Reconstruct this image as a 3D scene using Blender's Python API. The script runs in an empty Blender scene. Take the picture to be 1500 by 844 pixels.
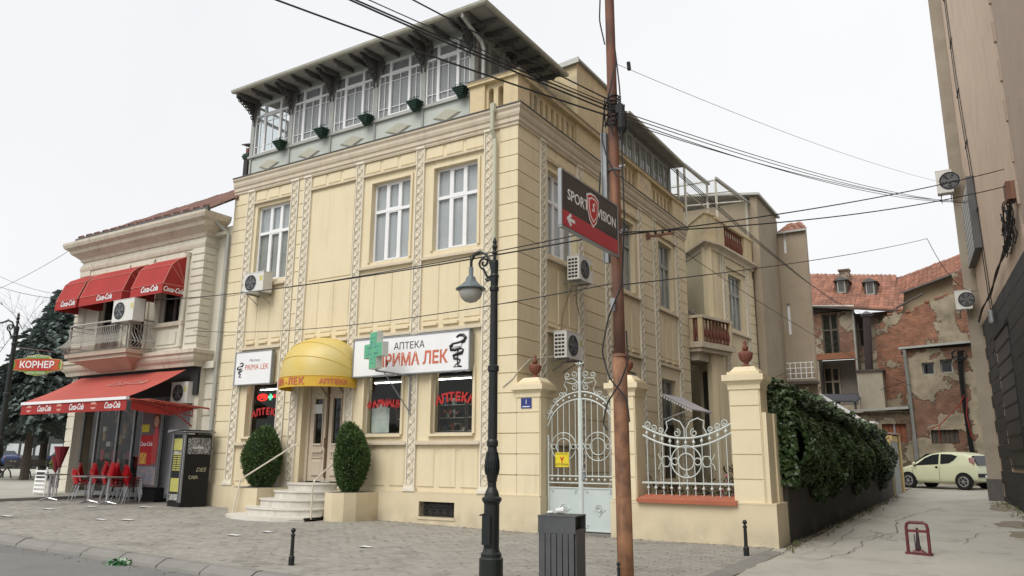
import bpy, bmesh, math, random
from math import sin, cos, pi, radians, sqrt
from mathutils import Vector, Matrix
random.seed(7)
scn = bpy.context.scene
COL = scn.collection
# ------------------------------------------------------------------ camera
cam = bpy.data.cameras.new('camera'); camo = bpy.data.objects.new('camera', cam); COL.objects.link(camo)
YAW, PIT, ROL = -0.5526, 0.2188, 0.0063
fw = Vector((sin(YAW)*cos(PIT), cos(YAW)*cos(PIT), sin(PIT)))
rt = Vector((cos(YAW), -sin(YAW), 0)); up = rt.cross(fw)
r2 = rt*cos(ROL)+up*sin(ROL); u2 = -rt*sin(ROL)+up*cos(ROL)
camo.matrix_world = Matrix(((r2.x, u2.x, -fw.x, 8.7644), (r2.y, u2.y, -fw.y, -14.4385), (r2.z, u2.z, -fw.z, 1.4998), (0, 0, 0, 1)))
cam.sensor_width = 36; cam.lens = 1122.73/1500*36; cam.clip_end = 2000; cam.clip_start = .05
scn.camera = camo
# ------------------------------------------------------------------ light
SUN_EL, SUN_AZ = radians(50), radians(-6)     # azimuth: compass-like, from -Y towards +X
w = bpy.data.worlds.new('World'); scn.world = w; w.use_nodes = True
nt = w.node_tree; nt.nodes.clear()
out = nt.nodes.new('ShaderNodeOutputWorld'); bg = nt.nodes.new('ShaderNodeBackground')
sky = nt.nodes.new('ShaderNodeTexSky'); sky.sky_type = 'NISHITA'; sky.sun_disc = False
sky.sun_elevation = SUN_EL; sky.sun_rotation = pi - SUN_AZ; sky.dust_density = 6; sky.air_density = 1
hs = nt.nodes.new('ShaderNodeHueSaturation'); hs.inputs['Saturation'].default_value = .15
mx = nt.nodes.new('ShaderNodeMix'); mx.data_type = 'RGBA'; mx.inputs[0].default_value = .88
nt.links.new(sky.outputs[0], hs.inputs['Color']); nt.links.new(hs.outputs[0], mx.inputs[6])
tcn = nt.nodes.new('ShaderNodeTexCoord'); cn_ = nt.nodes.new('ShaderNodeTexNoise'); cn_.inputs['Scale'].default_value = 1.3; cn_.inputs['Detail'].default_value = 3; nt.links.new(tcn.outputs['Generated'], cn_.inputs['Vector'])
rmp = nt.nodes.new('ShaderNodeValToRGB'); rmp.color_ramp.elements[0].position = .32; rmp.color_ramp.elements[1].position = .68
rmp.color_ramp.elements[0].color = (8.35, 8.5, 8.75, 1); rmp.color_ramp.elements[1].color = (9.2, 9.25, 9.35, 1); nt.links.new(cn_.outputs[0], rmp.inputs[0]); nt.links.new(rmp.outputs[0], mx.inputs[7])      # even cloud cover
nt.links.new(mx.outputs[2], bg.inputs['Color']); bg.inputs['Strength'].default_value = .072
nt.links.new(bg.outputs[0], out.inputs[0])
sd = bpy.data.lights.new('sun', 'SUN'); sd.energy = 1.5; sd.angle = radians(40); sd.color = (1, .97, .92)
so = bpy.data.objects.new('sun', sd); COL.objects.link(so)
sdir = Vector((sin(SUN_AZ)*cos(SUN_EL), -cos(SUN_AZ)*cos(SUN_EL), sin(SUN_EL)))
so.rotation_euler = sdir.to_track_quat('Z', 'Y').to_euler(); so.location = sdir*60
scn.view_settings.view_transform = 'Standard'; scn.view_settings.look = 'None'
scn.view_settings.exposure = .68; scn.view_settings.gamma = 1
# ------------------------------------------------------------------ materials
def _n(nt, t, **k):
    n = nt.nodes.new(t)
    for a, b in k.items(): setattr(n, a, b)
    return n
MATS = {}
def mat(name, c, c2=None, rough=.85, scale=3, fac=.5, bump=.15, bscale=40, metal=0, streak=0, sc=(.3,.25,.18), detail=6, emit=0, spec=.5, stains=0, stc=(.3,.27,.22), zdirt=None, rnd=0):
    if name in MATS: return MATS[name]
    m = bpy.data.materials.new(name); m.use_nodes = True; nt = m.node_tree; L = nt.links
    b = nt.nodes['Principled BSDF']; b.inputs['Roughness'].default_value = rough; b.inputs['Metallic'].default_value = metal
    b.inputs['Specular IOR Level'].default_value = spec
    geo = _n(nt, 'ShaderNodeNewGeometry')
    def mixc(f, a, bb):
        x = _n(nt, 'ShaderNodeMix', data_type='RGBA')
        if hasattr(f, 'is_output') or not isinstance(f, (int, float)): L.new(f, x.inputs[0])
        else: x.inputs[0].default_value = f
        for i, v in ((6, a), (7, bb)):
            if isinstance(v, tuple): x.inputs[i].default_value = (*v[:3], 1)
            else: L.new(v, x.inputs[i])
        return x.outputs[2]
    def ramp(src, lo, hi):
        r = _n(nt, 'ShaderNodeMapRange'); L.new(src, r.inputs[0]); r.inputs[1].default_value = lo; r.inputs[2].default_value = hi
        return r.outputs[0]
    def noise(s, vec=None, d=detail, rgh=.6):
        n = _n(nt, 'ShaderNodeTexNoise'); n.inputs['Scale'].default_value = s; n.inputs['Detail'].default_value = d; n.inputs['Roughness'].default_value = rgh
        L.new(vec or geo.outputs['Position'], n.inputs['Vector']); return n.outputs[0]
    c2 = c2 or tuple(x*.82 for x in c)
    col = mixc(ramp(noise(scale), .5-.5*fac, .5+.5*fac), c, c2)
    if streak:
        mp = _n(nt, 'ShaderNodeMapping'); mp.inputs['Scale'].default_value = (5, 5, .35); L.new(geo.outputs['Position'], mp.inputs['Vector'])
        st = ramp(noise(1.3, mp.outputs[0]), .52, .76)
        mu = _n(nt, 'ShaderNodeMath', operation='MULTIPLY'); L.new(st, mu.inputs[0]); mu.inputs[1].default_value = streak
        col = mixc(mu.outputs[0], col, sc)
    if stains:
        st = ramp(noise(.9, rgh=.7), .52, .66)
        mu = _n(nt, 'ShaderNodeMath', operation='MULTIPLY'); L.new(st, mu.inputs[0]); mu.inputs[1].default_value = stains
        col = mixc(mu.outputs[0], col, stc)
    if zdirt:      # splash dirt just above the ground (z0, z1, amount)
        sp = _n(nt, 'ShaderNodeSeparateXYZ'); L.new(geo.outputs['Position'], sp.inputs[0])
        r = ramp(sp.outputs[2], zdirt[1], zdirt[0]); nn = ramp(noise(2.5), .35, .7)
        mu = _n(nt, 'ShaderNodeMath', operation='MULTIPLY'); L.new(r, mu.inputs[0]); L.new(nn, mu.inputs[1])
        m2 = _n(nt, 'ShaderNodeMath', operation='MULTIPLY'); L.new(mu.outputs[0], m2.inputs[0]); m2.inputs[1].default_value = zdirt[2]
        col = mixc(m2.outputs[0], col, (.22, .2, .16))
    if rnd:        # per piece tone
        src = geo.outputs['Random Per Island']
        hsv = _n(nt, 'ShaderNodeHueSaturation'); r = _n(nt, 'ShaderNodeMapRange'); L.new(src, r.inputs[0]); r.inputs[3].default_value = 1-rnd; r.inputs[4].default_value = 1+rnd
        oi = _n(nt, 'ShaderNodeObjectInfo'); r3 = _n(nt, 'ShaderNodeMapRange'); L.new(oi.outputs['Random'], r3.inputs[0]); r3.inputs[3].default_value = 1-rnd*.5; r3.inputs[4].default_value = 1+rnd*.5
        mu = _n(nt, 'ShaderNodeMath', operation='MULTIPLY'); L.new(r.outputs[0], mu.inputs[0]); L.new(r3.outputs[0], mu.inputs[1])
        L.new(mu.outputs[0], hsv.inputs['Value']); L.new(col, hsv.inputs['Color']); col = hsv.outputs[0]
    L.new(col, b.inputs['Base Color'])
    if bump:
        bp = _n(nt, 'ShaderNodeBump'); bp.inputs['Strength'].default_value = bump; bp.inputs['Distance'].default_value = .02
        L.new(noise(bscale, d=4), bp.inputs['Height']); L.new(bp.outputs[0], b.inputs['Normal'])
    if emit:
        L.new(col, b.inputs['Emission Color']); b.inputs['Emission Strength'].default_value = emit
    MATS[name] = m; return m
def glass(name, tint=(.75, .78, .78), refl=.12):
    m = bpy.data.materials.new(name); m.use_nodes = True; nt = m.node_tree; nt.nodes.clear(); L = nt.links
    o = _n(nt, 'ShaderNodeOutputMaterial'); t = _n(nt, 'ShaderNodeBsdfTransparent'); gl = _n(nt, 'ShaderNodeBsdfGlossy')
    t.inputs[0].default_value = (*tint, 1); gl.inputs['Roughness'].default_value = .02
    f = _n(nt, 'ShaderNodeFresnel'); f.inputs[0].default_value = 1.32; a = _n(nt, 'ShaderNodeMath', operation='ADD'); a.use_clamp = True
    a.inputs[1].default_value = refl; L.new(f.outputs[0], a.inputs[0]); x = _n(nt, 'ShaderNodeMixShader')
    ge = _n(nt, 'ShaderNodeNewGeometry'); iv = _n(nt, 'ShaderNodeMath', operation='SUBTRACT'); iv.inputs[0].default_value = 1; L.new(ge.outputs['Backfacing'], iv.inputs[1])
    mq = _n(nt, 'ShaderNodeMath', operation='MULTIPLY'); L.new(a.outputs[0], mq.inputs[0]); L.new(iv.outputs[0], mq.inputs[1])   # reflect once, at the outer face of the sheet
    L.new(mq.outputs[0], x.inputs[0]); L.new(t.outputs[0], x.inputs[1]); L.new(gl.outputs[0], x.inputs[2]); L.new(x.outputs[0], o.inputs[0]); return m
def brickmat(name, c1, c2, mortar, plaster=None, cover=0., scale=1., pscale=.45, wobble=0.):
    """old wall: plaster that has fallen off in ragged patches over brickwork"""
    m = bpy.data.materials.new(name); m.use_nodes = True; nt = m.node_tree; L = nt.links; b = nt.nodes['Principled BSDF']
    b.inputs['Roughness'].default_value = .95; geo = _n(nt, 'ShaderNodeNewGeometry')
    sp = _n(nt, 'ShaderNodeSeparateXYZ'); L.new(geo.outputs['Position'], sp.inputs[0])
    ad = _n(nt, 'ShaderNodeMath', operation='ADD'); L.new(sp.outputs[0], ad.inputs[0]); L.new(sp.outputs[1], ad.inputs[1])
    cb = _n(nt, 'ShaderNodeCombineXYZ'); L.new(ad.outputs[0], cb.inputs[0]); L.new(sp.outputs[2], cb.inputs[1])
    br = _n(nt, 'ShaderNodeTexBrick'); L.new(cb.outputs[0], br.inputs[0]); br.inputs['Scale'].default_value = scale
    br.inputs['Color1'].default_value = (*c1, 1); br.inputs['Color2'].default_value = (*c2, 1); br.inputs['Mortar'].default_value = (*mortar, 1)
    br.inputs['Brick Width'].default_value = .26; br.inputs['Row Height'].default_value = .085; br.inputs['Mortar Size'].default_value = .012
    n1 = _n(nt, 'ShaderNodeTexNoise'); n1.inputs['Scale'].default_value = 2; n1.inputs['Detail'].default_value = 8; L.new(geo.outputs['Position'], n1.inputs['Vector'])
    x0 = _n(nt, 'ShaderNodeMix', data_type='RGBA', blend_type='MULTIPLY'); x0.inputs[0].default_value = .7; L.new(br.outputs[0], x0.inputs[6])
    rm = _n(nt, 'ShaderNodeValToRGB'); rm.color_ramp.elements[0].color = (.35, .32, .3, 1); rm.color_ramp.elements[0].position = .3; rm.color_ramp.elements[1].position = .65
    L.new(n1.outputs[0], rm.inputs[0]); L.new(rm.outputs[0], x0.inputs[7]); col = x0.outputs[2]
    hgt = n1.outputs[0]
    if plaster:
        n2 = _n(nt, 'ShaderNodeTexNoise'); n2.inputs['Scale'].default_value = pscale; n2.inputs['Detail'].default_value = 9; n2.inputs['Roughness'].default_value = .62
        L.new(geo.outputs['Position'], n2.inputs['Vector'])
        r = _n(nt, 'ShaderNodeMapRange'); L.new(n2.outputs[0], r.inputs[0]); r.inputs[1].default_value = .5+cover; r.inputs[2].default_value = .515+cover
        n3 = _n(nt, 'ShaderNodeTexNoise'); n3.inputs['Scale'].default_value = 1.1; n3.inputs['Detail'].default_value = 10; n3.inputs['Roughness'].default_value = .7; L.new(geo.outputs['Position'], n3.inputs['Vector'])
        rp = _n(nt, 'ShaderNodeValToRGB'); e = rp.color_ramp.elements; e[0].position = .36; e[1].position = .62
        e[0].color = (*[v*.5 for v in plaster], 1); e[1].color = (*plaster, 1); L.new(n3.outputs[0], rp.inputs[0])
        x = _n(nt, 'ShaderNodeMix', data_type='RGBA'); L.new(r.outputs[0], x.inputs[0]); L.new(rp.outputs[0], x.inputs[6]); L.new(col, x.inputs[7]); col = x.outputs[2]
        hgt = r.outputs[0]
    bp = _n(nt, 'ShaderNodeBump'); bp.inputs['Strength'].default_value = 1; bp.inputs['Distance'].default_value = .06; bp.invert = bool(plaster); L.new(hgt, bp.inputs['Height']); L.new(bp.outputs[0], b.inputs['Normal'])
    L.new(col, b.inputs['Base Color']); return m
YEL = mat('yellow_stucco', (.73, .635, .44), (.66, .56, .37), scale=.8, fac=.6, bump=.15, bscale=60, streak=.42, sc=(.47, .385, .25), stains=.3, stc=(.58,.49,.32))
YEL2 = mat('yellow_stucco_blocks', (.74, .645, .45), (.67, .575, .38), scale=1.1, fac=.6, bump=.18, bscale=50, streak=.4, sc=(.47, .39, .27), stains=.2, stc=(.58,.5,.35), rnd=.03)
PLI = mat('cream_plinth', (.66, .57, .40), (.60, .51, .34), scale=1.2, bump=.12, bscale=50, zdirt=(.1, .55, .45), streak=.12, sc=(.45, .39, .28))
YOLD = mat('weathered_parapet', (.66, .545, .34), (.56, .45, .27), scale=1.5, bump=.2, stains=.85, stc=(.40, .36, .29), streak=.55, sc=(.38,.32,.23))
CRM = mat('cream_moulding', (.62, .545, .42), (.52, .45, .34), scale=2, bump=.2, bscale=30, streak=.5, sc=(.36, .31, .24))
ORN = mat('pale_ornament', (.74, .69, .575), (.67, .62, .51), scale=5, bump=.2, bscale=90)
ORNB = mat('ornament_ground', (.66, .585, .45), (.59, .52, .395), scale=5, bump=.2, bscale=90)
COP = mat('dark_coping', (.07, .07, .07), (.12, .12, .12), rough=.6, bump=.05)
WHT = mat('white_frame', (.80, .80, .80), (.74, .74, .74), rough=.4, bump=.02)
GWD = mat('grey_paint_wood', (.40, .42, .39), (.30, .31, .29), scale=4, bump=.3, bscale=25, streak=.4, sc=(.2, .2, .18))
GPN = mat('grey_green_panel', (.50, .53, .48), (.44, .47, .43), scale=1.5, bump=.1, streak=.3, sc=(.36, .37, .33))
DWD = mat('dark_carved_wood', (.13, .125, .115), (.06, .06, .055), scale=8, bump=.5, bscale=20)
SOF = mat('soffit_boards', (.36, .36, .33), (.26, .26, .235), scale=2, bump=.4, bscale=12)
GUT = mat('cream_gutter', (.50, .50, .42), (.38, .37, .31), rough=.5, scale=3, bump=.1, streak=.6, sc=(.28, .25, .19))
ZNC = mat('zinc', (.42, .43, .40), (.33, .33, .30), rough=.5, metal=.3, scale=2, bump=.08, streak=.5, sc=(.25,.24,.2))
CUR = mat('grey_curtain', (.50, .50, .51), (.40, .40, .41), scale=1.5, bump=.0)
CURD = mat('dark_curtain', (.36, .35, .32), (.2, .2, .18), scale=3, bump=0)
CURV = mat('veranda_curtain', (.36, .35, .355), (.29, .28, .285), scale=1.5, bump=0)
LACE = mat('lace_curtain', (.5, .5, .5), (.36, .36, .37), scale=4, bump=0)
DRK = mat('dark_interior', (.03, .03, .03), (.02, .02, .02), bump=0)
BLK = mat('black_cast_iron', (.011, .014, .013), (.017, .02, .019), rough=.42, spec=.35, scale=20, bump=.1)
BLKM = mat('black_plastic', (.012, .012, .013), rough=.55, bump=0, spec=.3)
RED = mat('red_canvas', (.36, .024, .02), (.27, .02, .016), rough=.8, scale=1.3, bump=.08, bscale=200, streak=.15, sc=(.3, .03, .02))
REDF = mat('faded_red_canvas', (.43, .085, .06), (.35, .06, .045), rough=.8, scale=1, bump=.08, bscale=200, stains=.2, stc=(.45, .12, .09))
TER = mat('terracotta', (.21, .075, .05), (.14, .05, .035), scale=9, bump=.3)
TSIL = mat('terracotta_sill', (.42, .13, .07), (.33, .10, .055), scale=3, bump=.2)
YAW_M = mat('yellow_awning_canvas', (.60, .44, .085), (.57, .46, .17), rough=.42, scale=1.3, bump=.08, bscale=120, stains=.25, stc=(.6, .53, .36))
YVAL = mat('yellow_awning_valance', (.66, .40, .03), (.58, .36, .04), rough=.6, scale=3, bump=.05)
SGNW = mat('white_sign', (.80, .80, .80), (.76, .76, .76), rough=.3, bump=0)
GRYM = mat('grey_metal', (.32, .33, .34), (.25, .26, .27), rough=.45, metal=.5, bump=.05)
GATE = mat('pale_blue_grey_iron', (.57, .61, .58), (.50, .54, .51), rough=.5, scale=6, bump=.08, stains=.2, stc=(.4, .4, .36))
GATED = mat('gate_sheet', (.52, .58, .565), (.46, .52, .51), rough=.5, scale=3, bump=.06)
MARB = mat('marble_steps', (.66, .63, .57), (.56, .53, .47), rough=.5, scale=3, bump=.05, stains=.3, stc=(.45, .42, .36))
DOORM = mat('cream_door_paint', (.56, .48, .37), (.5, .42, .32), rough=.5, scale=4, bump=.1)
FOL = mat('boxwood_leaves', (.085, .15, .033), (.035, .07, .018), scale=6, fac=.6, bump=0, rnd=.35, rough=.7)
IVY = mat('ivy_leaves', (.06, .105, .028), (.022, .042, .012), scale=2.5, fac=.6, bump=0, rnd=.4, rough=.5)
SPR = mat('spruce_needles', (.17, .215, .195), (.10, .13, .118), scale=1.5, fac=.6, bump=0, rnd=.3, rough=.8)
BRK = mat('bark', (.09, .07, .055), (.05, .04, .03), scale=8, bump=.6, bscale=15)
FLW = mat('garden_plants', (.07, .1, .03), (.12, .05, .05), scale=7, fac=.3, bump=0, rnd=.5)
PNK = mat('pink_flowers', (.5, .06, .2), (.35, .04, .12), bump=0, rnd=.3)
PAV = mat('concrete_pavers', (.31, .295, .26), (.245, .23, .20), scale=.7, fac=.8, bump=.25, bscale=60, rnd=.11, stains=.5, stc=(.13, .12, .105))
PAVJ = mat('paver_joints', (.10, .09, .075), (.07, .065, .055), scale=5)
KRB = mat('kerb_concrete', (.23, .22, .20), (.17, .165, .15), scale=2, bump=.35, bscale=40, rnd=.08)
ASP = mat('asphalt', (.19, .19, .182), (.155, .155, .148), scale=1.2, bump=.5, bscale=150, stains=.25, stc=(.10, .10, .097))
CON = mat('alley_concrete', (.43, .415, .355), (.33, .315, .27), scale=.6, fac=.7, bump=.7, bscale=45, stains=.75, stc=(.27, .255, .21))
LNE = mat('road_paint', (.45, .44, .41), (.3, .3, .28), scale=12, bump=.1)
RUST = mat('rusty_steel', (.20, .085, .05), (.10, .05, .035), rough=.75, scale=2.2, fac=.35, bump=.2, bscale=50, streak=.7, sc=(.42, .21, .09), detail=10)
TILE = mat('roof_tiles', (.31, .135, .085), (.20, .095, .065), scale=1.1, bump=.3, bscale=30, rnd=.25, stains=.4, stc=(.15, .09, .07))
TILB = mat('brown_roof_tiles', (.20, .10, .075), (.13, .07, .055), scale=2, bump=.3, rnd=.25)
LBW = mat('cafe_stucco', (.66, .62, .52), (.57, .53, .43), scale=1.2, bump=.15, streak=.45, sc=(.36, .3, .22), stains=.15, stc=(.42,.37,.29))
LBM = mat('cafe_moulding', (.60, .54, .44), (.49, .43, .34), scale=2, bump=.2, streak=.6, sc=(.27, .23, .18))
STC = mat('brown_grey_stucco', (.37, .31, .225), (.31, .255, .185), scale=.7, bump=.4, bscale=25, stains=.3, stc=(.22, .17, .12), streak=.25, sc=(.2, .16, .11))
TAN = mat('tan_render', (.66, .51, .385), (.58, .445, .335), scale=.6, bump=.2, bscale=30, streak=.35, sc=(.28, .2, .14), stains=.2, stc=(.31, .22, .16))
TAN2 = mat('rough_tan_render', (.46, .365, .285), (.40, .31, .245), scale=1.2, bump=.9, bscale=30)
GRP = mat('grey_pier_render', (.36, .31, .24), (.27, .23, .18), scale=1, bump=.4, stains=.4, stc=(.2, .17, .13))
BTL = mat('black_cladding', (.022, .022, .023), (.014, .014, .015), rough=.6, scale=3, bump=.5, bscale=50, rnd=.2)
WIR = mat('black_cable', (.012, .012, .013), rough=.6, bump=0)
WIRG = mat('grey_cable', (.25, .25, .26), rough=.6, bump=0)
BEIGE = mat('ac_casing', (.66, .65, .61), (.6, .59, .55), rough=.45, bump=.02)
RCH = mat('red_plastic', (.42, .012, .018), (.34, .01, .015), rough=.35, bump=0)
CHR = mat('chair_steel', (.5, .5, .51), rough=.3, metal=.8, bump=0)
BIN = mat('dark_grey_slats', (.075, .078, .082), (.055, .058, .06), rough=.55, scale=6, bump=.15)
PAPER = mat('litter_paper', (.7, .7, .68), bump=0)
OLDW = mat('old_dark_wood', (.10, .085, .065), (.06, .05, .04), scale=6, bump=.3)
GRN = mat('green_led_cross', (.10, .42, .22), (.08, .36, .19), rough=.3, bump=0)
RDL = mat('red_lettering', (.60, .16, .09), rough=.5, bump=0)
RDW = mat('red_window_lettering', (.5, .02, .02), rough=.5, bump=0)
BKL = mat('black_print', (.02, .02, .02), rough=.5, bump=0)
WTL = mat('white_print', (.8, .8, .8), rough=.5, bump=0)
GLS = glass('clear_pane', (.93, .95, .95), .05)
GLP = glass('shop_pane', (.86, .86, .82), .01)
GLSD = glass('dim_pane', (.5, .52, .5), .03)
RUIN = brickmat('ruined_brick_wall', (.36, .13, .065), (.22, .08, .045), (.24, .19, .14), (.34, .285, .20), -.05, pscale=.6)
RUIN2 = brickmat('plastered_old_wall', (.26, .11, .065), (.18, .08, .05), (.2, .17, .13), (.42, .355, .255), .015, pscale=.55)
RUIN3 = brickmat('rubble_wall', (.19, .12, .08), (.13, .09, .065), (.19, .16, .12), (.32, .27, .19), -.01, pscale=.9)
# ------------------------------------------------------------------ mesh helpers
class MB:
    def __init__(s): s.v = []; s.f = []
    def add(s, vs, fs):
        o = len(s.v); s.v += [tuple(p) for p in vs]; s.f += [tuple(i+o for i in f) for f in fs]; return s
    def hexa(s, p):   # 8 points, bottom loop then top loop
        return s.add(p, [(3, 2, 1, 0), (4, 5, 6, 7), (0, 1, 5, 4), (1, 2, 6, 5), (2, 3, 7, 6), (3, 0, 4, 7)])
    def box(s, x0, x1, y0, y1, z0, z1):
        return s.hexa([(x0, y0, z0), (x1, y0, z0), (x1, y1, z0), (x0, y1, z0), (x0, y0, z1), (x1, y0, z1), (x1, y1, z1), (x0, y1, z1)])
    def quad(s, a, b, c, d): return s.add([a, b, c, d], [(0, 1, 2, 3)])
    def prism(s, poly, z0, z1):
        n = len(poly); return s.add([(x, y, z0) for x, y in poly]+[(x, y, z1) for x, y in poly],
                                    [tuple(range(n))[::-1], tuple(range(n, 2*n))]+[(i, (i+1) % n, n+(i+1) % n, n+i) for i in range(n)])
    def tube(s, pts, r, n=6, cap=True, closed=False):
        pts = [Vector(p) for p in pts]; m = len(pts); rr = r if isinstance(r, (list, tuple)) else [r]*m; vs = []; prev = None
        for i, p in enumerate(pts):
            if closed: t = pts[(i+1) % m]-pts[i-1]
            else: t = pts[min(i+1, m-1)]-pts[max(i-1, 0)]
            if t.length < 1e-9: t = Vector((0, 0, 1))
            t.normalize()
            if prev is None:
                a = Vector((0, 0, 1)) if abs(t.z) < .9 else Vector((1, 0, 0)); e = t.cross(a).normalized()
            else:
                e = prev-t*prev.dot(t)
                if e.length < 1e-6: e = t.orthogonal()
                e.normalize()
            prev = e; h = t.cross(e)
            for k in range(n): vs.append(p+(e*cos(2*pi*k/n)+h*sin(2*pi*k/n))*rr[i])
        fs = []
        for i in range(m if closed else m-1):
            j = (i+1) % m
            for k in range(n): fs.append((i*n+k, i*n+(k+1) % n, j*n+(k+1) % n, j*n+k))
        if cap and not closed: fs += [tuple(range(n))[::-1], tuple(range((m-1)*n, m*n))]
        return s.add(vs, fs)
    def lathe(s, prof, c=(0, 0, 0), n=16):
        vs = []; fs = []
        for r, z in prof:
            for k in range(n): vs.append((c[0]+r*cos(2*pi*k/n), c[1]+r*sin(2*pi*k/n), c[2]+z))
        for i in range(len(prof)-1):
            for k in range(n): fs.append((i*n+k, i*n+(k+1) % n, (i+1)*n+(k+1) % n, (i+1)*n+k))
        fs += [tuple(range(n))[::-1], tuple(range((len(prof)-1)*n, len(prof)*n))]
        return s.add(vs, fs)
    def sphere(s, c, r, n=10, m=6, sq=(1, 1, 1)):
        p = [(max(1e-3, r*sin(pi*i/m)), -r*cos(pi*i/m)) for i in range(m+1)]
        o = len(s.v); s.lathe(p, (0, 0, 0), n)
        for i in range(o, len(s.v)): x, y, z = s.v[i]; s.v[i] = (c[0]+x*sq[0], c[1]+y*sq[1], c[2]+z*sq[2])
        return s
    def xf(s, M, o=0):
        for i in range(o, len(s.v)): s.v[i] = tuple(M @ Vector(s.v[i]))
        return s
    def build(s, name, m, parent=None, smooth=False, local=False, weld=False, kind=None, recalc=True):
        off = Vector((0, 0, 0))
        if parent is not None and not local:
            q = parent
            while q is not None: off += q.location; q = q.parent
        me = bpy.data.meshes.new(name); me.from_pydata([(x-off.x, y-off.y, z-off.z) for x, y, z in s.v], [], s.f)
        if recalc and len(s.f) < 60000:
            bm = bmesh.new(); bm.from_mesh(me)
            if weld: bmesh.ops.remove_doubles(bm, verts=bm.verts, dist=1e-5)
            bmesh.ops.recalc_face_normals(bm, faces=bm.faces); bm.to_mesh(me); bm.free()
        me.materials.append(m)
        if smooth: me.shade_smooth() if smooth is True else me.shade_smooth()
        o = bpy.data.objects.new(name, me); COL.objects.link(o)
        if parent is not None: o.parent = parent
        if kind: o['kind'] = kind
        return o
def thing(name, label, cat, loc=(0, 0, 0), group=None, rz=0):
    o = bpy.data.objects.new(name, None); o.empty_display_size = .2; COL.objects.link(o); o.location = loc; o.rotation_euler = (0, 0, rz)
    o['label'] = label; o['category'] = cat
    if group: o['group'] = group
    return o
def tag(o, label, cat, group=None):
    o['label'] = label; o['category'] = cat
    if group: o['group'] = group
    return o
def struct(o): o['kind'] = 'structure'; return o
def kids(o): return [c for c in COL.objects if c.parent == o]
KID = {}
def copy_tree(o, parent=None, chs=None):
    c = o.copy(); COL.objects.link(c)
    if parent is not None: c.parent = parent
    for ch in list(o.children): copy_tree(ch, c)
    return c
class Fr:     # a facade frame: u along, d outwards, z up
    def __init__(s, ox, oy, ux, uy, nx, ny): s.o = Vector((ox, oy, 0)); s.u = Vector((ux, uy, 0)); s.n = Vector((nx, ny, 0))
    def p(s, u, z, d=0): q = s.o+s.u*u+s.n*d; return (q.x, q.y, z)
    def box(s, mb, u0, u1, z0, z1, d0, d1):
        P = s.p; return mb.hexa([P(u0, z0, d0), P(u1, z0, d0), P(u1, z0, d1), P(u0, z0, d1), P(u0, z1, d0), P(u1, z1, d0), P(u1, z1, d1), P(u0, z1, d1)])
    def tube(s, mb, pts, r, n=6, **k): return mb.tube([s.p(*q) for q in pts], r, n, **k)
    def poly(s, mb, pts, d0, d1):
        n = len(pts); vs = [s.p(u, z, d0) for u, z in pts]+[s.p(u, z, d1) for u, z in pts]
        return mb.add(vs, [tuple(range(n))[::-1], tuple(range(n, 2*n))]+[(i, (i+1) % n, n+(i+1) % n, n+i) for i in range(n)])
def wall(fr, u0, u1, z0, z1, holes, d=0, th=.25, mb=None):
    mb = mb or MB(); us = sorted({u0, u1, *[h[0] for h in holes], *[h[1] for h in holes]}); zs = sorted({z0, z1, *[h[2] for h in holes], *[h[3] for h in holes]})
    us = [u for u in us if u0 <= u <= u1]; zs = [z for z in zs if z0 <= z <= z1]
    def hol(i, j):
        if i < 0 or j < 0 or i >= len(us)-1 or j >= len(zs)-1: return None
        a = (us[i]+us[i+1])/2; b = (zs[j]+zs[j+1])/2
        return any(h[0] < a < h[1] and h[2] < b < h[3] for h in holes)
    for i in range(len(us)-1):
        for j in range(len(zs)-1):
            if hol(i, j): continue
            a, b, c, e = us[i], us[i+1], zs[j], zs[j+1]; P = fr.p
            mb.quad(P(a, c, d), P(b, c, d), P(b, e, d), P(a, e, d)); mb.quad(P(a, c, d-th), P(a, e, d-th), P(b, e, d-th), P(b, c, d-th))
            if hol(i-1, j) is not False: mb.quad(P(a, c, d), P(a, e, d), P(a, e, d-th), P(a, c, d-th))
            if hol(i+1, j) is not False: mb.quad(P(b, c, d), P(b, c, d-th), P(b, e, d-th), P(b, e, d))
            if hol(i, j-1) is not False: mb.quad(P(a, c, d), P(a, c, d-th), P(b, c, d-th), P(b, c, d))
            if hol(i, j+1) is not False: mb.quad(P(a, e, d), P(b, e, d), P(b, e, d-th), P(a, e, d-th))
    return mb
def sweep(path, prof, mb=None, closed=False):
    """profile (d outwards to the right of travel, z) along an XY path with mitred corners"""
    mb = mb or MB(); n = len(path); k = len(prof); vs = []
    P = [Vector((a, b)) for a, b in path]
    for i in range(n):
        d0 = (P[i]-P[i-1]).normalized() if i or closed else (P[1]-P[0]).normalized()
        d1 = (P[(i+1) % n]-P[i]).normalized() if i < n-1 or closed else d0
        n0 = Vector((d0.y, -d0.x)); n1 = Vector((d1.y, -d1.x)); m = (n0+n1); m.normalize(); sc = 1/max(.3, m.dot(n0))
        for d, z in prof: q = P[i]+m*d*sc; vs.append((q.x, q.y, z))
    fs = []
    for i in range(n if closed else n-1):
        j = (i+1) % n
        for a in range(k): b = (a+1) % k; fs.append((i*k+a, i*k+b, j*k+b, j*k+a))
    if not closed: fs += [tuple(range(k)), tuple(range((n-1)*k, n*k))[::-1]]
    return mb.add(vs, fs)
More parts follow.
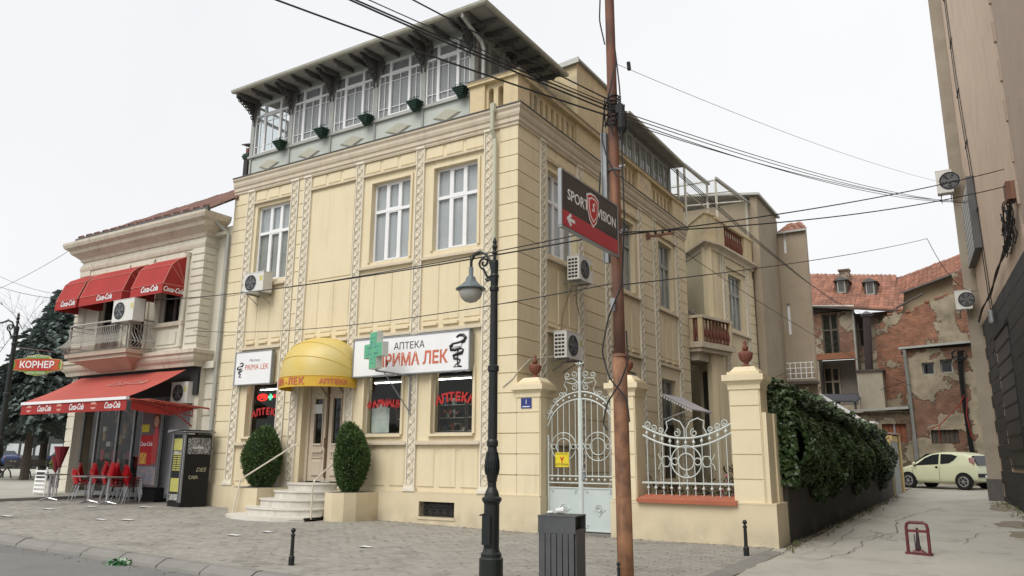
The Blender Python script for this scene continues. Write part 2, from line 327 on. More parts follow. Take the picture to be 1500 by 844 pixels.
def text(body, size, m, fr, u, z, d, parent, name='lettering', shear=0, ext=.006, align='CENTER', off=0, sx=1, rot=0, space=1.):
    c = bpy.data.curves.new('text', 'FONT'); c.body = body; c.size = size; c.shear = shear; c.extrude = ext; c.align_x = align; c.align_y = 'CENTER'; c.offset = off; c.resolution_u = 3; c.space_character = space
    t = bpy.data.objects.new('t', c); COL.objects.link(t); dg = bpy.context.evaluated_depsgraph_get(); me = bpy.data.meshes.new_from_object(t.evaluated_get(dg))
    bpy.data.objects.remove(t); bpy.data.curves.remove(c)
    mb = MB(); ca, sa = cos(rot), sin(rot)
    vs = []
    for v in me.vertices:
        x, y = v.co.x*sx, v.co.y; x, y = x*ca-y*sa, x*sa+y*ca; vs.append(fr.p(u+x, z+y, d+v.co.z))
    mb.add(vs, [tuple(p.vertices) for p in me.polygons]); bpy.data.meshes.remove(me)
    return mb.build(name, m, parent, recalc=False)
def arc(cx, cz, r, a0, a1, n=10): return [(cx+r*cos(a0+(a1-a0)*i/n), cz+r*sin(a0+(a1-a0)*i/n)) for i in range(n+1)]
def scroll(cx, cz, r, a0, turns=1.3, n=16, sgn=1): return [(cx+r*(1-.75*i/n)*cos(a0+sgn*2*pi*turns*i/n), cz+r*(1-.75*i/n)*sin(a0+sgn*2*pi*turns*i/n)) for i in range(n+1)]
def gz(x, y):
    z = .0165*min(max(0, -x), 24)
    if x > 3: z += .018*min(max(0, y), 26)*min(1, (x-3)/2)
    return z
FR = Fr(0, 0, 1, 0, 0, -1)     # street front
SD = Fr(0, 0, 0, 1, 1, 0)      # side towards the alley
# ================================================================== ground
def sheet(x0, x1, y0, y1, nx, ny, dz, zf=gz, poly=None):
    mb = MB()
    for i in range(nx+1):
        for j in range(ny+1):
            x = x0+(x1-x0)*i/nx; y = y0+(y1-y0)*j/ny; mb.v.append((x, y, zf(x, y)+dz))
    for i in range(nx):
        for j in range(ny): a = i*(ny+1)+j; mb.f.append((a, a+ny+1, a+ny+2, a+1))
    return mb
EY = -6.87
struct(sheet(-400, 400, -300, 500, 8, 8, -.35, lambda x, y: 0).build('ground', ASP))
struct(sheet(-60, 5.62, -40, EY-.2, 60, 6, -.12).build('road', ASP))
struct(sheet(-60, -14.9, -3.2, 60, 30, 40, .06).build('plaza', CON))
def alley_z(x, y):
    z = gz(x, y); 
    if y < -3.4: z -= .10*min(1, (-3.4-y)/2)
    return z
rnd = random.Random(3)
mb = MB(); nx, ny = 40, 90
for i in range(nx+1):
    for j in range(ny+1):
        x = 5.6+8.4*i/nx if j*1. < 200 else 0; y = -40+68*j/ny if False else (-24+54*j/ny)
        mb.v.append((x, y, alley_z(x, y)+rnd.uniform(-.006, .006)+.02*sin(x*1.7)*sin(y*.9)-.01))
for i in range(nx):
    for j in range(ny): a = i*(ny+1)+j; mb.f.append((a, a+ny+1, a+ny+2, a+1))
struct(mb.build('alley', CON, smooth=True))
struct(sheet(-2, 5.65, 17, 34, 8, 16, .0, lambda x, y: .40).build('courtyard', CON))
struct(sheet(5.2, 5.64, -.5, 17, 1, 12, -.016).build('alley_edge', CON))
def crack(pts, wd):
    mb = MB(); r = random.Random(5)
    P = []
    for i in range(len(pts)-1):
        for k in range(7):
            t = k/7; P.append((pts[i][0]*(1-t)+pts[i+1][0]*t+r.uniform(-.05, .05), pts[i][1]*(1-t)+pts[i+1][1]*t+r.uniform(-.05, .05)))
    for i in range(len(P)-1):
        (x0, y0), (x1, y1) = P[i], P[i+1]; wv = wd*r.uniform(.4, 1.3); d = Vector((x1-x0, y1-y0)); d.normalize(); nx_, ny_ = -d.y*wv, d.x*wv
        f = lambda x, y: (x, y, alley_z(x, y)+.02*sin(x*1.7)*sin(y*.9)+.002)
        mb.quad(f(x0-nx_, y0-ny_), f(x1-nx_, y1-ny_), f(x1+nx_, y1+ny_), f(x0+nx_, y0+ny_))
    return mb
CRK = mat('crack_dirt', (.15, .14, .115), bump=.3)
c1 = crack([(6.3, -1.5), (6.55, .4), (6.5, 2), (6.9, 4), (6.6, 6.5), (6.9, 9), (7.4, 11.5)], .009)
for p in ([(6.6, 2), (7.0, 2.4), (7.6, 2.3)], [(6.6, 3.2), (7.1, 3.6), (7.2, 4.6)], [(5.9, -1), (6.1, 2), (5.95, 5), (6.1, 9)], [(7.2, 1.3), (8.1, .9), (9, 1.1)], [(8.1, 2), (8.3, 4.5), (8.9, 5.2)], [(8.2, 6.6), (8.8, 5.6), (9.6, 5.9)], [(6.4, 11), (7.3, 11.6), (8.3, 11)], [(6.9, -2.6), (7.6, -2.4), (8.4, -2.7)], [(6.5,3.5),(6.9,3.1),(6.75,2.6),(7.05,2.1)], [(6.3,3.9),(6.6,3.4),(6.5,2.8)]):
    b = crack(p, .006); c1.add(b.v, b.f)
struct(c1.build('alley_crack', CRK, recalc=False))
mb = MB()
for (cx, cy, rx, ry) in ((8.9, 12.6, .45, 2.0), (9.1, 6.9, .5, 1.0), (9.3, 4.6, .55, .8)):
    r = random.Random(int(cy*10)); ring = []; n = 18
    for k in range(n):
        a = 2*pi*k/n; q = r.uniform(.75, 1.15); x = cx+rx*q*cos(a); y = cy+ry*q*sin(a); ring.append((x, y, alley_z(x, y)-.012))
    o = len(mb.v); mb.add(ring+[(cx, cy, alley_z(cx, cy)+.035)], [(k, (k+1) % n, n) for k in range(n)])
struct(mb.build('earth_patch', mat('earth', (.17, .14, .10), (.24, .21, .15), scale=6, bump=.8)))
# pavement: base slab, pavers (nearest ones single), kerb stones
struct(sheet(-16.5, 5.3, EY, 0.2, 44, 4, -.028).build('pavement_bed', PAVJ))
plaza_side = lambda x, y: x > -15.2 or y < -3.3
pavement = thing('pavement', '', ''); del pavement['label']; del pavement['category']; pavement['kind'] = 'structure'
PW, PH, GAP = .24, .12, .006
cells = []
rows = int((0-EY)/PH)
rp = random.Random(11)
for j in range(rows+1):
    y0 = EY+j*PH; y1 = min(y0+PH, .0) if y0 < .0 else None
    if y1 is None or y1-y0 < .03: continue
    x = -16.4+(.5*PW if j % 2 else 0)
    while x < 5.30:
        x0, x1 = x, min(x+PW, 5.32-.0*y0)
        if x1-x0 > .05: cells.append((x0, x1, y0, y1))
        x += PW
def paver(mb, x0, x1, y0, y1):
    g = GAP/2; h = rp.uniform(-.004, .003); t = rp.uniform(-.002, .002); b = .006
    z = lambda x, y: gz(x, y)+h
    P = [(x0+g, y0+g), (x1-g, y0+g), (x1-g, y1-g), (x0+g, y1-g)]; Q = [(x0+g+b, y0+g+b), (x1-g-b, y0+g+b), (x1-g-b, y1-g-b), (x0+g+b, y1-g-b)]
    mb.add([(x, y, z(x, y)-.03) for x, y in P]+[(x, y, z(x, y)-.004) for x, y in P]+[(x, y, z(x, y)+(t if i % 2 else 0)) for i, (x, y) in enumerate(Q)],
           [(0, 1, 5, 4), (1, 2, 6, 5), (2, 3, 7, 6), (3, 0, 4, 7), (4, 5, 9, 8), (5, 6, 10, 9), (6, 7, 11, 10), (7, 4, 8, 11), (8, 9, 10, 11)])
camxy = Vector((8.7644, -14.4385))
def inview(x, y):
    d = Vector((x, y))-camxy; f = d.dot(Vector((sin(YAW), cos(YAW)))); s = d.dot(Vector((cos(YAW), -sin(YAW)))); return abs(s/f) < .66 and f > 8.9
cells.sort(key=lambda c: (Vector(((c[0]+c[1])/2, (c[2]+c[3])/2))-camxy).length if inview(c[0], c[2]) else 1e3)
big = MB()
for i, c in enumerate(cells):
    if i < 290: m_ = MB(); paver(m_, *c); m_.build('paver', PAV, pavement, recalc=False)
    else: paver(big, *c)
big.build('paver_field', PAV, pavement, kind='stuff', recalc=False)
kerb = thing('kerb', '', ''); del kerb['label']; del kerb['category']; kerb['kind'] = 'structure'
x = -30.2; rk = random.Random(4)
while x < 5.0:
    x1 = x+.98; z0, z1 = gz(x, -7), gz(x1, -7); h = rk.uniform(-.006, .006); g = .012
    pr_ = [(EY+.0, -.05), (EY-.0, .004+h), (EY-.12, .0+h), (EY-.26, -.075+h), (EY-.29, -.16), (EY, -.2)]
    a = [(x+g, y, z0+z) for y, z in pr_]; b = [(x1-g, y, z1+z) for y, z in pr_]; n = len(pr_)
    MB().add(a+b, [tuple(range(n))[::-1], tuple(range(n, 2*n))]+[(i, (i+1) % n, n+(i+1) % n, n+i) for i in range(n)]).build('kerb_stone', KRB, kerb)
    x = x1
# dropped kerb blocks at the alley mouth
for (a, b) in (((5.30, -.55), (5.62, -1.5)), ((5.32, -1.52), (5.64, -2.45)), ((5.33, -2.47), (5.66, -3.4)), ((5.34, -3.42), (5.66, -4.4)), ((5.34, -4.42), (5.66, -5.4)), ((5.34, -5.42), (5.66, -6.4)), ((5.34, -6.42), (5.66, -7.1))):
    x0, y1 = a; x1, y0 = b; dz = 0 if y1 > -3.45 else -.0; lo = -.10 if y1 < -3.45 else -.03
    MB().hexa([(x0, y0, -.2), (x1, y0, -.2), (x1, y1-.015, -.2), (x0, y1-.015, -.2), (x0, y0, .005), (x1-.03, y0, lo+.02), (x1-.03, y1-.015, lo+.03), (x0, y1-.015, .005)]).build('kerb_stone', KRB, kerb)
# plaza kerb
x = -15.0
for k in range(14):
    y0 = -3.2+k*.0
for k in range(12):
    x1 = -14.9-k*1.6; x0 = x1-1.59; z = gz(x1, -3)
    MB().box(x0, x1, -3.36, -3.2, z-.15, z+.075).build('kerb_stone', KRB, kerb)
for k in range(2): MB().box(-14.98, -14.82, -3.2+1.6*k, -1.62+1.6*k, gz(-15, 0)-.1, gz(-15, 0)+.075).build('kerb_stone', KRB, kerb)
rd = MB(); rd.quad((-1.05, -7.25, -.115), (-.93, -7.25, -.115), (-.93, -9.6, -.115), (-1.05, -9.6, -.115)); struct(rd.build('road_marking', LNE))
# ================================================================== pharmacy building
PZ, H1, H2 = .715, .44, .395
zc = lambda n: PZ+H1*min(n, 6)+H2*max(n-6, 0)
L, S, TOP = -10.03, 11.75, 9.28
B = thing('pharmacy_building', 'yellow stuccoed two storey corner house with pale ornament strips and a glazed grey roof veranda', 'building', (-5, 5, 0))
W = [(-9.0, -7.62, 6.42, 8.70), (-4.5, -3.2, 6.42, 8.58), (-2.45, -1.13, 6.46, 8.60)]
G = [(-8.84, -7.62, 2.04, 3.50), (-4.45, -3.26, 2.05, 3.50), (-2.35, -1.17, 2.05, 3.50)]
DOOR = (-6.62, -5.17, .88, 3.55); VENT = (-2.58, -1.58, .2, .53)
wall(FR, L+.01, -.035, PZ, TOP, W+G+[DOOR], -.03).build('front_wall', YEL, B)
SW = [(1.42, 2.98, 6.42, 8.58), (5.55, 6.9, 6.42, 8.58), (8.98, 10.28, 6.42, 8.62)]
SG = [(20, 21, 2.05, 3.5), (5.55, 6.9, 2.3, 4.0), (9.0, 10.3, .9, 4.05)]
wall(SD, .035, S-.01, PZ, TOP, SW+SG, -.03).build('side_wall', YEL, B)
m_ = MB(); m_.box(L+.02, -.3, 4.6, 4.7, -.1, 9.2); m_.box(L+.005, L+.1, .1, 13, 3, 9.4); m_.box(-.02, .0-6, 11.6, 11.72, -.1, 9.4); m_.box(L, -.1, .1, 11.7, 9.3, 9.5)
m_.box(-3.2, -3.1, 4.7, 11.7, 0, 9.3); m_.box(L+.1, -.3, .3, 4.6, 4.9, 5.1); m_.box(-3.1, -.3, 4.7, 11.6, 4.9, 5.1); m_.box(L+.1, -.3, .3, 4.6, .6, .7); m_.box(-3.1, -.3, 4.7, 11.6, .6, .7)
m_.build('inner_wall', mat('room_plaster', (.30, .30, .27), bump=0), B)
# plinth with the front edge proud
m_ = MB()
m_ = wall(FR, L-.03, .62, -.2, PZ, [VENT], .05, .3); m_.box(0, .612, -.04, .3, -.2, PZ-.002)
FR.box(m_, L-.03, .6, PZ-.002, PZ+.03, -.02, .05); m_.build('plinth', PLI, B)
wall(SD, .25, S, -.2, PZ, [(9.0, 10.3, .05, .9)], .04, .3).build('plinth', PLI, B)
# rusticated corner stones and bands
def course_meshes(fn):
    r = {}
    for hh in (H1, H2):
        mb = MB(); fn(mb, hh); r[hh] = mb
    return r
def blocks(fn, n0=0, n1=21, skip=None, m=YEL2):
    mm = {}
    for n in range(n0, n1):
        if skip and skip(n): continue
        hh = H1 if n < 6 else H2
        z = zc(n)
        if hh not in mm:
            mb = MB(); fn(mb, hh-.022); o = mb.build('stone_block', m, B, local=True)
            mm[hh] = o
        else: o = mm[hh].copy(); COL.objects.link(o)
        o.location = Vector((0, 0, z+.011))-B.location
def lblock(mb, h):
    poly = [(-.52, 0), (0, 0), (0, 1.03), (-.06, 1.03), (-.06, .06), (-.52, .06)]
    mb.prism(poly, 0, h)
blocks(lambda mb, h: lblock(mb, h), 5)
blocks(lambda mb, h: mb.box(-.52, 0, 0, .06, 0, h), 0, 5)
blocks(lambda mb, h: mb.box(-.06, 0, .06, 1.03, 0, h), 0, 5)
blocks(lambda mb, h: FR.box(mb, L, -9.44, 0, h, -.06, 0))
blocks(lambda mb, h: FR.box(mb, -7.26, -7.08, 0, h, -.06, 0))
for a, b in ((3.37, 4.74), (7.54, 8.48), (10.93, S)): blocks(lambda mb, h: SD.box(mb, a, b, 0, h, -.06, 0))
# ornament strips
def strip(fr, u0, u1, z0=PZ, z1=9.22, base=True):
    mb = MB(); fr.box(mb, u0, u0+.028, z0+.1, z1, -.03, .03); fr.box(mb, u1-.028, u1, z0+.1, z1, -.03, .03)
    fr.box(mb, u0, u1, z1-.0, z1+.05, -.03, .05)
    if base: fr.box(mb, u0-.05, u1+.05, z0+.03, z0+.10, -.03, .075); fr.box(mb, u0-.02, u1+.02, z0+.10, z0+.17, -.03, .055)
    s_ = mb.build('ornament_strip', ORN, B)
    mb = MB(); fr.box(mb, u0+.035, u1-.035, z0+.17, z1, -.03, .012); mb.build('strip_ground', ORNB, s_)
    mb = MB(); c = (u0+u1)/2; hw = (u1-u0)/2-.045; z = z0+.2; k = 0
    while z < z1-.2:
        h = .115
        for sg in (-1, 1):
            pts = [(c+sg*hw*.95*sin(pi*t/6), z+2*h*t/6) for t in range(7)]
            for (a0, b0), (a1, b1) in zip(pts, pts[1:]):
                tx, tz = a1-a0, b1-b0; l = sqrt(tx*tx+tz*tz); nx_, nz_ = -tz/l*.013, tx/l*.013
                mb.quad(fr.p(a0-nx_, b0-nz_, .014), fr.p(a0, b0, .034), fr.p(a1, b1, .034), fr.p(a1-nx_, b1-nz_, .014)); mb.quad(fr.p(a0+nx_, b0+nz_, .014), fr.p(a1+nx_, b1+nz_, .014), fr.p(a1, b1, .034), fr.p(a0, b0, .034))
        if True:
            o = .022; q = z+h
            mb.add([fr.p(c-o, q, .014), fr.p(c, q-o*1.8, .014), fr.p(c+o, q, .014), fr.p(c, q+o*1.8, .014), fr.p(c, q, .04)], [(0, 1, 4), (1, 2, 4), (2, 3, 4), (3, 0, 4)])
            for sg in (-1, 1): mb.add([fr.p(c+sg*hw, z-.04, .014), fr.p(c+sg*hw*.35, z, .014), fr.p(c+sg*hw, z+.04, .014), fr.p(c+sg*hw*.8, z, .034)], [(0, 1, 3), (1, 2, 3), (0, 3, 2)])
        z += 2*h
    mb.build('lattice', ORN, s_, recalc=False)
FS = [(-9.42, -9.12), (-7.57, -7.28), (-7.06, -6.77), (-5.08, -4.81), (-3.03, -2.76), (-.94, -.66)]
SS = [(1.04, 1.34), (3.06, 3.36), (4.75, 5.05), (7.25, 7.53), (8.49, 8.79), (10.61, 10.92)]
for u0, u1 in FS: strip(FR, u0, u1)
for u0, u1 in SS: strip(SD, u0, u1)
# frieze panels, string mouldings, wall panels
def panel(fr, u0, u1, z0, z1, e=.02, parent=B, m=YEL, name='wall_panel', d=-.008):
    P = fr.p; mb = MB(); d0 = -.03
    o = [P(u0, z0, d0), P(u1, z0, d0), P(u1, z1, d0), P(u0, z1, d0)]; i_ = [P(u0+e, z0+e, d), P(u1-e, z0+e, d), P(u1-e, z1-e, d), P(u0+e, z1-e, d)]
    mb.add(o+i_, [(0, 1, 5, 4), (1, 2, 6, 5), (2, 3, 7, 6), (3, 0, 4, 7), (4, 5, 6, 7)]); return mb.build(name, m, parent)
def mould(fr, u0, u1, z, h=.07, d=.05, m=CRM, name='string_moulding', parent=B):
    mb = MB(); fr.box(mb, u0, u1, z, z+h*.5, -.03, d); fr.box(mb, u0, u1, z+h*.5, z+h, -.03, d*.5); return mb.build(name, m, parent)
def bay(fr, a, b, n=3, upper=True, lower=True, blank=False, sill=True):
    wd = (b-a)
    for k in range(n):
        u0 = a+wd*k/n+.04; u1 = a+wd*(k+1)/n-.04
        panel(fr, u0, u1, 8.90, 9.20)
        panel(fr, u0+.03, u1-.03, 4.72, 6.1, .02)
        if lower: panel(fr, u0+.02, u1-.02, .84, 1.72, .025)
        m2 = MB(); fr.box(m2, u0+.04, u1-.04, 4.60, 4.66, -.03, .03); m2.build('drip_block', YEL, B)
    mould(fr, a, b, 8.80, .06, .05)
    mould(fr, a, b, 9.22, .06, .03)
    if sill: mould(fr, a, b, 6.24, .08, .07)
    mould(fr, a, b, 4.44, .08, .06)
    if lower: mould(fr, a, b, 1.80, .09, .08)
bay(FR, -9.12, -7.57); bay(FR, -6.77, -5.08, lower=False, sill=False); bay(FR, -4.81, -3.03); bay(FR, -2.76, -.94)
bay(SD, 1.34, 3.06); bay(SD, 5.05, 7.25); bay(SD, 8.79, 10.61, lower=False)
mb = MB(); FR.box(mb, -6.7, -5.14, 6.2, 8.72, -.03, -.012); mb.build('blank_panel', YEL, B)
# windows
def window(fr, h, d=-.14, mull=(1/3, 2/3), tr=.64, fm=WHT, cm=CUR, gl=GLS, parent=B, bars=None, panes=True, fwd=.055, cd=.06, lowcm=None, mt=.04):
    u0, u1, z0, z1 = h; t = fwd; mb = MB()
    fr.box(mb, u0, u0+t, z0, z1, d-.06, d); fr.box(mb, u1-t, u1, z0, z1, d-.06, d); fr.box(mb, u0+t, u1-t, z0, z0+t, d-.06, d); fr.box(mb, u0+t, u1-t, z1-t, z1, d-.06, d)
    us = [u0+t]+[u0+(u1-u0)*m for m in mull]+[u1-t]; zt = z0+(z1-z0)*tr if tr else None
    for m in us[1:-1]: fr.box(mb, m-mt, m+mt, z0+t, z1-t, d-.06, d+.012)
    if zt: fr.box(mb, u0+t, u1-t, zt-mt, zt+mt, d-.055, d+.02)
    zz = [(z0+t, zt-mt), (zt+mt, z1-t)] if zt else [(z0+t, z1-t)]
    for i in range(len(us)-1):          # casement frames
        a = us[i]+(mt if i else 0); b = us[i+1]-(mt if i < len(us)-2 else 0)
        if len(us) > 2 and i == 1:
            for c, e in zz:
                for q in ((a, a+.03, c, e), (b-.03, b, c, e), (a+.03, b-.03, c, c+.03), (a+.03, b-.03, e-.03, e)): fr.box(mb, *q, d-.05, d+.01)
        if bars:
            for fx in bars[0]: x = a+(b-a)*fx; fr.box(mb, x-.009, x+.009, zz[0][0], zz[0][1], d-.04, d-.012)
            for fz in bars[1]: z = zz[0][0]+(zz[0][1]-zz[0][0])*fz; fr.box(mb, a, b, z-.009, z+.009, d-.038, d-.014)
    W_ = mb.build('window', fm, parent)
    for i in range(len(us)-1):
        a = us[i]+(mt if i else 0); b = us[i+1]-(mt if i < len(us)-2 else 0)
        for c, e in zz:
            m2 = MB(); fr.box(m2, a, b, c, e, d-.036, d-.03); m2.build('pane', gl, W_)
    if cm:
        for j, (c, e) in enumerate(zz):
            m2 = MB(); n = 26; vs = []     # softly folded curtain; in dark materials it stands in for an unlit room
            for k in range(n+1): u = u0+(u1-u0)*k/n; dd = d-cd-.008*sin(k*1.9)-.004*sin(k*4.1); vs += [fr.p(u, c-.05, dd), fr.p(u, e+.05, dd)]
            m2.add(vs, [(2*k, 2*k+2, 2*k+3, 2*k+1) for k in range(n)]); m2.build('curtain', lowcm if (lowcm and j == 0) else cm, W_, recalc=False)
    return W_
def sill(fr, u0, u1, z, d0=-.1, d1=.06, m=CRM, parent=B):
    mb = MB(); fr.box(mb, u0, u1, z-.06, z, d0, d1); return mb.build('window_sill', m, parent)
window(FR, W[0], cm=CUR, lowcm=CURD, mull=(.36, .68)); window(FR, W[1]); window(FR, W[2])
for i, h in enumerate(SW): window(SD, h, cm=LACE if i else CUR, fm=WHT if i == 0 else GWD, mull=(.33, .66) if i != 1 else (.33, .66), tr=.66)
def casing(fr, h, m=YEL, w=.07):
    u0, u1, z0, z1 = h; mb = MB()
    for q in ((u0-w, u0, z0, z1), (u1, u1+w, z0, z1), (u0-w, u1+w, z1, z1+w)): fr.box(mb, *q, -.03, .015)
    mb.build('casing', m, B)
for h in W[1:]+G[1:]: casing(FR, h)
for h in SW: casing(SD, h)
for h in (G[1], G[2]): window(FR, h, d=-.11, mull=(), tr=None, fm=CRM, cm=None, fwd=.03, gl=GLP); sill(FR, h[0]-.06, h[1]+.04, 2.05, -.14, .05, YEL)
window(FR, G[0], d=-.2, mull=(), tr=None, fm=CRM, cm=None, fwd=.03, gl=GLP); sill(FR, G[0][0]-.1, -7.6, 2.04, -.14, .06, YEL)

shl = MB()      # louvred shutters of the second ground floor side window
u0, u1, z0, z1 = SG[1]
for q in ((u0, u0+.05, z0, z1), (u1-.05, u1, z0, z1), (u0+.62, u0+.72, z0, z1)): SD.box(shl, *q, -.12, -.05)
for k in range(30): z = z0+.05+k*.055; SD.box(shl, u0+.05, u1-.05, z, z+.035, -.11, -.06)
shl.build('louvred_shutter', GPN, B)
mb = MB(); SD.box(mb, u0, u1, z0, z1, -.3, -.25); mb.build('shutter_backing', DRK, B)
window(SD, (9.0, 10.3, 2.6, 4.05), d=-.2, cm=CURD, fm=GWD, mull=(.5,), tr=None)
mb = MB(); SD.box(mb, 9.0, 10.3, .9, 2.6, -.3, -.22); SD.box(mb, 9.0, 9.1, .9, 2.6, -.22, -.16); SD.box(mb, 10.2, 10.3, .9, 2.6, -.22, -.16); SD.box(mb, 9.6, 9.7, .9, 2.6, -.22, -.17); mb.build('side_door', OLDW, B)
# vent grille in the plinth
mb = MB(); FR.box(mb, -2.6, -1.56, .14, .2, -.05, .07); mb.build('window_sill', PLI, B)
mb = MB(); FR.box(mb, -2.58, -1.58, .2, .53, -.2, -.15); mb.build('vent_backing', DRK, B)
mb = MB()
for c in range(5):
    cx = -2.48+c*.2
    for sg in (-1, 1):
        for zz, q in ((.29, 1), (.44, -1)): FR.tube(mb, [(a, b, .0) for a, b in scroll(cx+sg*.05, zz, .045, pi/2*q, 1.1, 12, sg)], .008, 4)
    FR.tube(mb, [(cx, .2, 0), (cx, .53, 0)], .007, 4)
FR.tube(mb, [(-2.58, .365, 0), (-1.58, .365, 0)], .007, 4); mb.build('vent_grille', mat('wrought_iron', (.05, .045, .04), bump=.1), B)
# shop door
D0 = -.26
mb = MB(); u0, u1, z0, z1 = DOOR; 
FR.box(mb, u0, u0+.09, z0, z1, D0-.05, D0+.05); FR.box(mb, u1-.09, u1, z0, z1, D0-.05, D0+.05); FR.box(mb, u0, u1, 3.42, z1, D0-.05, D0+.05); fr_ = mb.build('door_frame', DOORM, B)
cxd = (u0+u1)/2
for a, b in ((u0+.09, cxd-.008), (cxd+.008, u1-.09)):
    mb = wall(FR, a, b, z0+.02, 3.42, [(a+.17, b-.17, 1.85, 3.0)], D0, .05)
    FR.box(mb, a+.12, b-.12, 1.62, 1.68, D0, D0+.05); FR.box(mb, a+.12, b-.12, 1.48, 1.52, D0, D0+.03)
    for k in range(5): FR.box(mb, a+.15+k*.07, a+.19+k*.07, 1.53, 1.6, D0, D0+.025)
    FR.poly(mb, [(a+.1, 3.1), (b-.1, 3.1), ((a+b)/2, 3.33)], D0, D0+.05); FR.box(mb, a+.08, b-.08, 3.05, 3.1, D0, D0+.06)
    for q in ((a+.15, a+.17), (b-.17, b-.15)): FR.box(mb, *q, 1.8, 3.05, D0, D0+.03)
    FR.box(mb, a+.17, b-.17, 1.80, 1.85, D0, D0+.04)
    dr = mb.build('door', DOORM, B)
    panel(Fr(0, D0*-1-.03, 1, 0, 0, -1), a+.14, b-.14, 1.0, 1.44, .05, dr, DOORM, 'door_panel', d=.0)
    mb = MB(); FR.box(mb, a+.17, b-.17, 1.85, 3.0, D0-.035, D0-.03); mb.build('pane', GLSD, dr)
    mb = MB(); c = (a+b)/2
    for z in (1.95, 2.2, 2.45, 2.7):
        for sg in (-1, 1): FR.tube(mb, [(p, q, D0-.01) for p, q in scroll(c+sg*.045, z, .05, 0, 1.1, 10, sg)], .006, 4)
    FR.tube(mb, [(c, 1.85, D0-.01), (c, 3.0, D0-.01)], .006, 4); mb.build('door_grille', BLK, dr)
mb = MB(); FR.box(mb, cxd-.03, cxd+.03, 1.0, 3.35, D0, D0+.045); FR.tube(mb, [(cxd+.0, 1.75, D0+.05), (cxd, 1.75, D0+.09), (cxd, 1.98, D0+.09), (cxd, 1.98, D0+.05)], .012, 6); mb.build('door_handle', mat('worn_brass', (.2, .13, .07), metal=.5, rough=.5), B)
mb = MB(); FR.box(mb, -6.42, -6.1, 2.62, 2.86, D0+.01, D0+.02); mb.build('door_notice', PAPER, B)
mb = MB(); mb.box(u0, u1, .03, .3, z0-.1, z0); mb.build('threshold', MARB, B)
# cornice and copings
prof = [(-.05, 9.24), (.03, 9.24), (.03, 9.30), (.06, 9.33), (.06, 9.42), (.09, 9.46), (.11, 9.53), (.11, 9.60), (.15, 9.66), (.15, 9.715), (-.05, 9.715)]
path = [(L, 0), (0, 0), (0, S)]
sweep(path, prof).build('cornice', CRM, B)
sweep(path, [(-.4, 9.72), (.17, 9.72), (.17, 9.745), (-.4, 9.79)]).build('coping', COP, B)
# parapet balustrade at the corner and along the side
RP0, RP1 = 9.76, 10.62
def slots(fr, u0, u1, n, d=-.04, pre=0, post=0):
    holes = []; p = (u1-u0)/n
    for k in range(n): c = u0+p*(k+.5); holes.append((c-.075, c+.075, RP0+.12, RP1-.2))
    wall(fr, u0, u1, RP0, RP1-.08, holes, d-.06, .30).build('parapet', YOLD, B)
    mb = MB()
    for k in range(n):
        c = u0+p*(k+.5); q = [(c-.075, RP1-.2)]+[(c+.075*cos(a), RP1-.275+.075*sin(a)) for a in [pi*(1-i/8) for i in range(9)]]+[(c+.075, RP1-.2)]
        # spandrels turn the square slot into an arched one
        left = [(c-.075, RP1-.275)]+[(c-.075*cos(pi/2*i/4), RP1-.275+.075*sin(pi/2*i/4)) for i in range(1, 5)]+[(c-.075, RP1-.2)]
        right = [(2*c-a, b) for a, b in left]
        fr.poly(mb, left, d-.2, d-.062); fr.poly(mb, right[::-1], d-.2, d-.062)
    mb.build('slot_arches', YOLD, B)
def pier(fr, u0, u1, d=.0, th=.3, zt=RP1-.08):
    mb = MB(); fr.box(mb, u0, u1, RP0, zt, d-th, d); return mb.build('parapet_pier', YOLD, B)
slots(FR, -.98, -.42, 2); pier(FR, -1.42, -.98, -.02); 
mb = MB(); mb.box(-.42, -.02, .02, .58, RP0, RP1-.08); mb.build('parapet_pier', YOLD, B)
slots(SD, .58, 3.2, 9); pier(SD, 3.2, 5.62, -.06, .2); slots(SD, 5.62, 7.42, 6); pier(SD, 7.42, 8.55, -.0); slots(SD, 8.55, 10.6, 6); pier(SD, 10.6, S-.02, 0)
sweep([(-1.46, 0), (0, 0), (0, S)], [(-.3, RP1-.08), (.05, RP1-.08), (.05, RP1-.03), (.08, RP1+.02), (-.3, RP1+.02)]).build('parapet_rail', YOLD, B)
sweep([(-1.46, 0), (0, 0), (0, S)], [(-.32, RP1+.022), (.09, RP1+.022), (.09, RP1+.04), (-.32, RP1+.06)]).build('coping', COP, B)
mb = MB(); mb.box(-1.5, -.45, -.02, .4, 9.74, 9.80); mb.build('parapet_base', YOLD, B)
